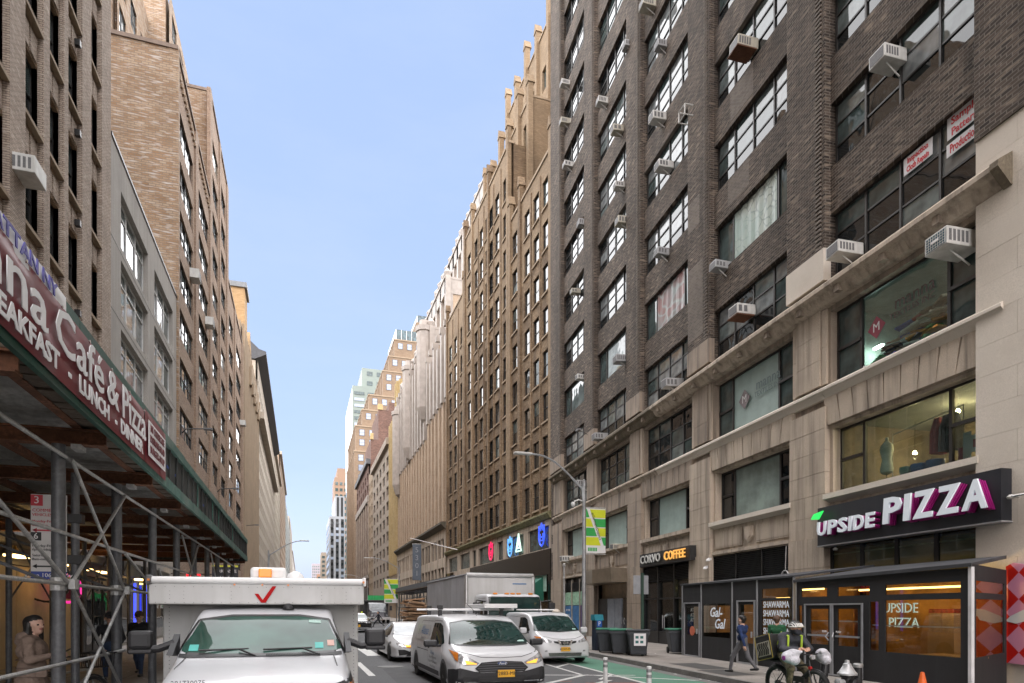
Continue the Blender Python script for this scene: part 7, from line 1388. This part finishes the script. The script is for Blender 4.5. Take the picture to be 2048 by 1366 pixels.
def walker(label, X, Y, heading, H, top, bottom, skin, hair, stride=.3, name='person', group=None, arms='swing', coat=False, hood=False, z=SW, look=None, shoes=None, wide=1.12, long=False, cap=None, phone=False, bag=None, res=.013):
    root = thing(name, label, 'person', (X, Y, z), heading, group); s = H/1.75; k = wide; root.scale = (s*k, s*k, s)
    # local: faces +x, left = +y
    B = []; hp = .92; a = stride
    f1, f2 = Vector((a,.09,.0)), Vector((-a*1.05,-.09,.0)); k1 = Vector((a*.62+.06,.09,.5)); k2 = Vector((-a*.35,-.09,.49)); h1, h2 = Vector((0,.09,hp)), Vector((0,-.09,hp))
    lift = .09 if a > .15 else 0
    for hpt, kn, ft, lf in ((h1, k1, f1, 0), (h2, k2, f2, lift)):
        an = ft+Vector((0,0,.085+lf)); B += [(hpt, kn, .092, .066, 1), (kn, an, .064, .043, 1), (an+Vector((-.05,0,-.04)), an+Vector((.15,0,-.052 if lf == 0 else -.07)), .046, .036, 2, .015)]
    B += [((0,0,hp+.02),(.0,0,hp+.12),.135,.13,0 if coat else 1), ((.01,-.05,1.1),(.01,.05,1.1),.12,.12,0), ((.02,-.08,1.32),(.02,.08,1.32),.115,.115,0), ((.0,-.16,1.42),(.0,.16,1.42),.07,.07,0), ((0,0,1.44),(.015,0,1.54),.056,.05,3)]
    if coat: B += [((0,0,1.0),(-.02,0,.5),.16,.2,0), ((0,.06,.8),(.04,.08,.42),.13,.14,0), ((0,-.06,.8),(-.08,-.08,.42),.13,.14,0), ((.0,-.06,1.25),(.0,.06,1.25),.16,.16,0)]
    if hood: B += [((-.08,-.06,1.47),(-.08,.06,1.47),.075,.075,0), ((-.1,0,1.4),(-.1,0,1.44),.09,.08,0)]
    sh = {1: Vector((0,.195,1.41)), -1: Vector((0,-.195,1.41))}; ar = .062 if coat else .052
    for sd in (1, -1):
        if arms == 'phone' and sd == -1: el = sh[sd]+Vector((.03,-.05,-.29)); wr = el+Vector((.24,.02,.07)); dd = Vector((1,.1,.15)); up = Vector((.0,-1,.3)); cu = .7
        elif arms == 'pocket': el = sh[sd]+Vector((-.07,sd*.07,-.28)); wr = el+Vector((.12,-sd*.09,-.18)); dd = Vector((.4,-sd*.4,-.8)); up = Vector((0,sd,0)); cu = .5
        elif arms == 'front': el = sh[sd]+Vector((.06,sd*.03,-.28)); wr = el+Vector((.2,-sd*.1,.03)); dd = Vector((.8,-sd*.5,.1)); up = Vector((0,sd*.2,1)); cu = .6
        else: sw_ = -sd*a*.8; el = sh[sd]+Vector((sw_*.45,sd*.045,-.29)); wr = el+Vector((sw_*.5+.05,sd*.01,-.25)); dd = Vector((sw_*.4+.1,0,-1)); up = Vector((0,sd,0)); cu = .45
        B += [(sh[sd], el, ar+.006, ar-.006, 0), (el, wr, ar-.008, ar-.017, 0)]+hand(wr, dd, up, 3, cu)
        if arms == 'phone' and sd == -1: ph = wr+dd.normalized()*.13
    lk = Vector(look) if look else Vector((1,0,0)); hc = Vector((.03,0,1.64)); B += head(hc, lk, (0,0,1), True, 3, 4, 5, 6, long)
    if cap is not None: B += [(hc+Vector((0,0,.07)), hc+Vector((.0,0,.075)), .105, .1, 7, .01), (hc+lk*.07+Vector((0,0,.06)), hc+lk*.16+Vector((0,0,.045)), .06, .04, 7, .01)]
    mats = [top, bottom, shoes or shoe, skin, hair, eyem, lipm]+([cap] if cap is not None else [])
    flesh('body', B, mats, root, res)
    if arms == 'phone':
        t = thing('mobile_phone', 'dark mobile phone held by the woman in the beige coat', 'phone', root.matrix_basis @ ph if False else (Matrix.Translation((X,Y,z)) @ Matrix.Rotation(heading,4,'Z') @ Matrix.Diagonal((s*k,s*k,s,1))) @ (ph+Vector((.0,.01,.035))), heading); t.rotation_euler = (R(12),R(-28),heading); MB().box(-.075,.075,-.038,.038,-.006,.006).build('case', black, t, bevel=.005); MB().box(-.068,.068,-.033,.033,.0062,.0075).build('screen', gl[0], t)
    return root
beigec = M('beige puffer coat', (.24,.175,.14), .75, var=.22, vs=7, fine=.2, bump=.6, bs=14); navy = M('navy sweater', (.012,.03,.1), .9, var=.15, vs=20, bump=.2, bs=90); greyt = M('grey checked trousers', (.12,.12,.13), .85, var=.15, vs=12, fine=.25, bs=60); greenj = M('green fleece', (.02,.1,.045), .95, var=.2, vs=12, bump=.4, bs=50); darkj = M('dark jacket', (.018,.018,.022), .8, var=.3, vs=5, bump=.2, bs=20); jean = M('blue jeans', (.03,.05,.1), .85, var=.2, vs=8); suit = M('dark suit', (.015,.017,.024), .8, var=.2); hiv = M('hi-vis yellow', (.6,.75,.02), .7)
walker('woman in a long beige coat holding a phone behind the nearest scaffold post', -3.8, 11.35, R(5), 1.70, beigec, beigec, skin2, hairb, .22, arms='phone', coat=True, hood=True, look=(.82,-.55,.05), shoes=M('white trainer', (.5,.5,.48), .6), wide=1.2, long=True, res=.011)
wm = [o for o in bpy.data.objects if o.get('label', '').startswith('woman in a long beige')][0]
sl = M('coat seam', (.12,.085,.07), .9, var=0)
for z_, r_ in ((1.12,.17),(1.0,.165),(.86,.178),(.72,.19),(.58,.2)): MB().path([(r_*1.02*math.cos(t*math.pi/10)-.0, r_*1.12*math.sin(t*math.pi/10), z_+.004*math.sin(t)) for t in range(21)], .006, 5).build('coat_seam', sl, wm)
MB().box(.09,.2,-.215,-.2,.86,1.0).build('coat_pocket', beigec, wm, bevel=.01)
walker('man in dark jacket and cap walking under the scaffold, nearer of two', -4.5, 18.3, R(-80), 1.72, darkj, jean, skinm, hairb, .16, arms='pocket', cap=M('dark cap', (.03,.03,.035), .8), group='men walking under the scaffold')
walker('man in black jacket with brown beanie under the scaffold by the truck', -4.25, 20.2, R(-95), 1.74, darkj, jean, skin2, hairw, .2, arms='pocket', cap=M('brown beanie', (.1,.06,.04), .9), group='men walking under the scaffold')
walker('man in navy sweater and grey trousers walking past the shawarma shed', 12.19, 15.75, R(112), 1.63, navy, greyt, skin2, hairb, .34, wide=1.08, res=.011)
walker('person in green fleece standing at the shawarma counter', rp(-5.75,-3.55,0).x, rp(-5.75,-3.55,0).y, R(35), 1.62, greenj, darkj, skin2, hairw, .03, arms='front', wide=1.12)
walker('man in a dark suit striding across the far crosswalk', 8.72, 77.6, R(185), 1.76, suit, suit, skin2, hairb, .5, z=0, wide=1.25, arms='swing', res=.02)
walker('worker in a yellow hi-vis vest far behind the service truck', 6.25, 71.5, R(-90), 1.75, hiv, darkj, skinm, hairb, .1, z=0, res=.02, cap=hiv)
walker('dark haired person waiting beyond the curved street lamp, farther one', 14.1, 36.0, R(-60), 1.72, darkj, jean, skinm, hairb, .08, res=.018); walker('person in brown jacket waiting beyond the curved street lamp, nearer one', 14.3, 34.2, R(-110), 1.66, M('brown jacket', (.1,.06,.035), .85), darkj, skinm, hairb, .08, res=.018)
# ---------------------------------------------------------------- bicycles
def bicycle(name, label, loc, rz, frame, fat=.028, basket=False, group=None, lean=0, wr=.34):
    t = thing(name, label, 'bicycle', loc, rz, group); t.rotation_euler = (R(lean), 0, rz)
    A, Bq = Vector((-.55,0,wr)), Vector((.55,0,wr))
    for c in (A, Bq):
        w = link('wheel', None, t, c); MB().path([(wr*math.cos(i*math.pi/14),0,wr*math.sin(i*math.pi/14)) for i in range(29)], fat, 8).build('tyre', rubber, w, True); mb = MB()
        for i in range(14): a = i*math.pi/7; mb.tube((0,.015*(-1)**i,0),((wr-.02)*math.cos(a),0,(wr-.02)*math.sin(a)),.003,4)
        mb.build('spokes', chrome, w); MB().lathe([(.05,-.04),(.05,.04)], (0,0,0), 12, ax='y').build('hub', acgrey, w)
    bb_, st_, hd = Vector((-.08,0,.3)), Vector((-.25,0,.82)), Vector((.4,0,.82)); ht = Vector((.37,0,.92)); mb = MB()
    mb.tube(bb_, st_, .02); mb.tube(bb_, hd-Vector((-.02,0,.1)), .028); mb.tube(st_-Vector((-.01,0,.1)), hd, .02)
    for y in (-.05,.05): mb.tube(A+Vector((0,y,0)), bb_+Vector((0,y*.5,0)), .012); mb.tube(A+Vector((0,y,0)), st_-Vector((0,-y*.3,.08)), .01)
    mb.build('frame', frame, t); mb = MB()
    for y in (-.055,.055): mb.tube(Bq+Vector((0,y,0)), hd+Vector((.02,y*.7,-.12)), .014)
    mb.tube(hd+Vector((.02,0,-.14)), ht, .02); mb.build('fork', frame, t); mb = MB(); mb.path([ht+Vector((-.12,-.3,.12)),ht+Vector((-.02,-.2,.12)),ht+Vector((.02,0,.1)),ht+Vector((-.02,.2,.12)),ht+Vector((-.12,.3,.12))], .014); mb.tube(ht, ht+Vector((.02,0,.1)), .016); mb.build('handlebar', blackmetal, t)
    mb = MB(); mb.tube(st_, st_+Vector((-.03,0,.12)), .014); mb.build('seat_post', chrome, t); mb = MB(); mb.prism([(-.42,0-.09),(-.42,.09),(-.28,.07),(-.12,.02),(-.12,-.02),(-.28,-.07)], .93, .98, 'z'); mb.build('saddle', black, t, bevel=.02)
    MB().lathe([(.09,-.012),(.09,.012)], (-.08,.06,.3), 16, ax='y').build('chain_ring', acgrey, t); mb = MB(); mb.tube((-.08,.08,.3),(.02,.1,.16),.01); mb.tube((-.08,-.08,.3),(-.18,-.1,.44),.01); mb.build('crank', acgrey, t)
    for c in (A, Bq): MB().path([(c.x+(wr+.05)*math.cos(a),0,c.z+(wr+.05)*math.sin(a)) for a in [R(20+14*i) for i in range(11)]], .018, 6).build('mudguard', black, t)
    if basket:
        mb = MB(); x0, z0 = ht.x+.06, ht.z-.06
        for i in range(7):
            for y in (-.2,.2): mb.tube((x0+.05*i,y,z0),(x0+.05*i,y*1.15,z0+.24),.006,5)
            mb.tube((x0,-.2+.066*i,z0),(x0-.0,-.22+.072*i,z0+.24),.006,5); mb.tube((x0+.3,-.2+.066*i,z0),(x0+.33,-.22+.072*i,z0+.24),.006,5); mb.tube((x0,-.2+.066*i,z0),(x0+.3,-.2+.066*i,z0),.006,5)
        mb.path([(x0,-.23,z0+.24),(x0+.34,-.23,z0+.24),(x0+.34,.23,z0+.24),(x0,.23,z0+.24),(x0,-.23,z0+.24)], .012, 6); mb.build('basket', black, t)
    return t
bicycle('bicycle', 'pale framed bicycle with a black basket locked between the scaffold posts', (-3.75,12.9,SW), R(-38), M('pale bike frame', (.4,.42,.42), .4, .5), basket=True)
eb = bicycle('electric_bike', 'dark delivery e-bike with fat tyres ridden by the helmeted courier', (10.15,11.35,.01), R(-94), black, .045)
eb.scale = (1.1,1.1,1.0); MB().box(-.12,.3,-.05,.05,.42,.54).build('battery', M('bike battery', (.02,.02,.02), .4), eb); MB().box(-.66,-.3,-.1,.1,.8,.84).build('rack', blackmetal, eb); MB().tube((.44,0,.98),(.5,0,.98),.05).build('headlight', lampm, eb); MB().box(.38,.44,-.02,.02,.7,.78).build('reflector', M('red reflector', (.5,.02,.02), .3), eb)
# courier seated on the e-bike (same local frame)
jk = M('charcoal rain jacket', (.03,.032,.042), .7, var=.25, vs=6, bump=.3, bs=18); camo = M('camouflage trousers', (.1,.085,.05), .9, var=.9, vs=9); bagm = M('white plastic bag', (.55,.55,.6), .35, var=.15, vs=5, bump=.8, bs=9); hive = M('hi-vis strap', (.4,.55,.05), .6)
cr_ = thing('person', 'delivery courier in helmet and charcoal jacket sitting on an e-bike by the kerb', 'person', (10.15,11.35,.01), R(-94)); cr_.scale = (1.12,1.12,1.0); B = []
for sd, foot in ((1, Vector((.0,.28,.06))), (-1, Vector((.02,-.15,.2)))):
    hpj = Vector((-.27,sd*.09,.98)); kn = Vector((.1,sd*.19,.72 if sd < 0 else .6)); an = foot+Vector((-.03,0,.08)); B += [(hpj,kn,.1,.075,1),(kn,an,.07,.048,1),(an+Vector((-.04,0,-.04)),an+Vector((.15,0,-.05)),.05,.038,2,.015)]
B += [((-.28,0,.99),(-.25,0,1.08),.15,.15,0),((-.24,-.05,1.15),(-.24,.05,1.15),.15,.15,0),((-.17,-.09,1.33),(-.17,.09,1.33),.14,.14,0),((-.14,-.17,1.4),(-.14,.17,1.4),.085,.085,0),((-.1,0,1.42),(-.05,0,1.5),.075,.065,0)]
for sd in (1, -1):
    S0 = Vector((-.13,sd*.21,1.38)); el = Vector((.02,sd*.29,1.12)); wr_ = Vector((.2,sd*.12,1.13)); B += [(S0,el,.078,.066,0),(el,wr_,.064,.048,0)]+hand(wr_, (.7,-sd*.6,.1), (0,sd*.2,1), 3, .7)
B += head((.0,0,1.575), (.93,.05,-.36), (0,0,1), True, 3, 4, 5, 6); B += [((.03,0,1.5),(.06,0,1.48),.075,.07,0,.01)]
flesh('body', B, [jk, camo, shoe, skinm, hairb, eyem, lipm], cr_, .012)
hel = thing('bike_helmet', 'white vented bike helmet on the courier', 'helmet', (10.15,11.35,.01), R(-94)); hel.scale = (1.12,1.12,1.0)
mb = MB()
for i in range(-4, 5):
    y = i*.026; pts = []
    for a in range(0, 11): th = R(10+a*16); rr = math.sqrt(max(0, .128**2-y*y*1.1)); pts.append((-.005+rr*1.12*math.cos(th), y, 1.585+rr*.98*math.sin(th)))
    mb.path(pts, .0125, 6)
MB().lathe([(.128,1.585),(.124,1.625),(.105,1.665),(.07,1.695),(.02,1.708)], (-.005,0,0), 18).build('inner_shell', M('helmet foam', (.05,.05,.05), .7), hel, True)
mb.build('shell_ribs', M('helmet white', (.62,.62,.6), .4), hel, True); MB().path([(.0+.14*math.cos(a*math.pi/10),.122*math.sin(a*math.pi/10),1.6) for a in range(21)], .014, 6).build('rim_band', bpy.data.materials['helmet white'], hel, True); mb = MB(); mb.prism([(.1,-.08),(.22,-.05),(.22,.05),(.1,.08)], 1.595, 1.605, 'z'); mb.build('visor', M('tan visor', (.4,.33,.22), .6), hel)
bp = thing('delivery_bag', 'black box delivery bag with zebra stripes on the courier back', 'bag', (10.15,11.35,.01), R(-94)); bp.scale = (1.12,1.12,1.0)
o = MB().box(-.24,.24,-.27,.27,-.27,.27).build('bag_box', M('black bag cloth', (.018,.018,.018), .7), bp, bevel=.03); o.location = (-.62,0,1.12); o.rotation_euler = (0,R(-14),0)
pn = MB().box(-.2,.2,-.278,-.271,-.2,.12).build('side_panel', M('cream panel', (.45,.43,.36), .6), o)
for i in range(6): mb = MB(); mb.path([(-.17+.06*i,-.282,-.18),(-.14+.06*i,-.282,-.08),(-.18+.06*i,-.282,0),(-.13+.06*i,-.282,.1)], .012, 5); mb.build('zebra_stripe', black, pn)
mb = MB(); mb.path([(-.245,-.275,-.27),(-.245,-.275,.27),(.245,-.275,.27),(.245,-.275,-.27),(-.245,-.275,-.27)], .006, 5); mb.build('piping', M('yellow piping', (.5,.4,.05), .6), o)
for sd in (-1, 1):
    mb = MB(); mb.path([(-.36,sd*.13,1.2),(-.22,sd*.15,1.47),(-.02,sd*.15,1.4),(-.03,sd*.15,1.15),(-.25,sd*.16,.98)], .022, 6); mb.build('strap', hive, bp)
for i, sd in enumerate((-1, 1)):
    t = thing('plastic_bag', ('white plastic bag with purple print hung on the near handlebar', 'white plastic bag covering the far handlebar grip')[i], 'bag', (10.15,11.35,.01), R(-94)); t.scale = (1.12,1.12,1.0); c = Vector((.33,sd*.32,1.03)); bb = [(c, c+Vector((-.04,sd*.06,-.05)),.12,.13,0),(c+Vector((-.12,0,-.06)), c+Vector((.07,sd*.02,-.12)),.08,.1,0),(c+Vector((.05,0,.05)),c+Vector((.1,-sd*.1,.06)),.06,.03,0)]; flesh('sack', bb, [bagm], t, .014)
    if i == 0: MB().lathe([(.05,0),(.05,.004)], (.32,-.51,.96), 12, ax='y').build('print', M('purple print', (.3,.04,.3), .5), t)
# ---------------------------------------------------------------- far street clutter
sc = thing('pipe_scaffold', 'dense grey pipe scaffold standing on the far right sidewalk', 'scaffold', (14.2, 60, 0)); sm = M('scaffold grey', (.17,.18,.19), .5, .5, var=.2)
for i in range(17):
    Y = 2.6*i
    for X in (0, 2.4):
        MB().tube((X,Y,0),(X,Y,4.6),.06,6).build('standard', sm, sc)
        if i < 16:
            for z in (1.2,2.4,3.6,4.5): MB().tube((X,Y,z),(X,Y+2.6,z),.045,5).build('ledger', sm, sc)
            MB().tube((X,Y,.2 if i % 2 else 4.4),(X,Y+2.6,4.4 if i % 2 else .2),.045,5).build('brace', sm, sc)
    for z in (2.4, 4.4): MB().tube((0,Y,z),(2.4,Y,z),.045,5).build('transom', sm, sc)
    if i < 16: MB().box(-.4,2.8,Y,Y+2.5,4.62,4.75).build('deck_board', wood, sc); MB().box(-.4,-.3,Y,Y+2.55,4.75,5.3).build('guard_board', M('guard board', (.1,.11,.12), .8) if i == 0 else bpy.data.materials['guard board'], sc)
for i in range(4): o = MB().box(-.5,.5,-.4,.4,0,.6).build('rubble_sack', M('orange sack', (.4,.15,.05), .8) if i == 0 else bpy.data.materials['orange sack'], sc, loc=(1.0,30+1.3*i,4.76), bevel=.1)
cbd = M('cardboard', (.34,.21,.12), .85, var=.25, vs=3, fine=.2, bs=20)
ct = thing('cardboard_cart', 'hand cart piled with flattened brown cardboard behind the delivery van', 'cart', (7.0,41.5,0), R(8))
for i in range(13):
    o = MB().box(-.75,.75,-.5,.5,0,.1).build('cardboard_sheet', cbd, ct, loc=(random.uniform(-.2,.2),random.uniform(-.2,.2),1.05+.125*i), bevel=0); o.rotation_euler = (R(random.uniform(-8,8)),R(random.uniform(-9,9)),R(random.uniform(-25,25))); o.scale = (random.uniform(.7,1.25),1,1)
MB().box(-.8,.8,-.5,.5,.3,.4).build('cart_bed', greymetal, ct); MB().box(-.8,.8,-.5,.5,.4,1.04).build('cart_bin', M('cart grey', (.1,.1,.11), .7), ct)
for a in (-.6,.6): MB().lathe([(.15,-.05),(.15,.05)], (a,-.4,.15), 12, ax='x').build('wheel', rubber, ct)
hb = thing('hanging_banner', 'tall blue grey banner hanging from the gothic building base', 'banner', (19.0,111,7.1)); MB().box(-.75,.75,0,.06,0,6.2).build('cloth', M('blue grey cloth', (.1,.125,.16), .7, var=.15), hb); MB().tube((-.8,.03,6.25),(1.6,.03,6.25),.06).build('rod', greymetal, hb)
for i, s in enumerate('5301'): tt = text(hb, s, 1.3, (0,-.03,5.2-1.35*i), M('banner pale', (.28,.3,.33), .7) if i == 0 else bpy.data.materials['banner pale'])
bs3 = thing('blade_sign', 'small black blade sign on the yellow brick building', 'sign', (18.9,144,5.6)); MB().box(-1.5,1.4,0,.1,0,2.4).build('board', black, bs3); MB().tube((1.3,.05,2.1),(1.7,.05,2.1),.05).build('bracket', blackmetal, bs3)
for i, s in enumerate(('LOFT','OFFICES','RETAIL')): text(bs3, s, .6, (0,-.02,1.9-.65*i), sp_)
gn = thing('green_barrier', 'bright green construction barrier panels far along the right kerb', 'barrier', (12.6,118,0)); 
for i in range(3): MB().box(-1.2+i*1.0,-.25+i*1.0,-.1+i*.3,.0+i*.3,1.9,4.6).build('panel', M('barrier green', (.02,.35,.1), .6) if i == 0 else bpy.data.materials['barrier green'], gn); MB().tube((-.7+i*1.0,-.05+i*.3,0),(-.7+i*1.0,-.05+i*.3,1.9),.06).build('post', greymetal, gn)
fp = thing('flag_pole', 'thin white flagpole angled out over the neon windows', 'flagpole', (20.2,84,9.9)); MB().tube((0,0,0),(-6.5,1.5,1.6),.07,6,.04).build('pole', white, fp); MB().box(-.15,.05,-.15,.15,-.3,.2).build('socket', blackmetal, fp)
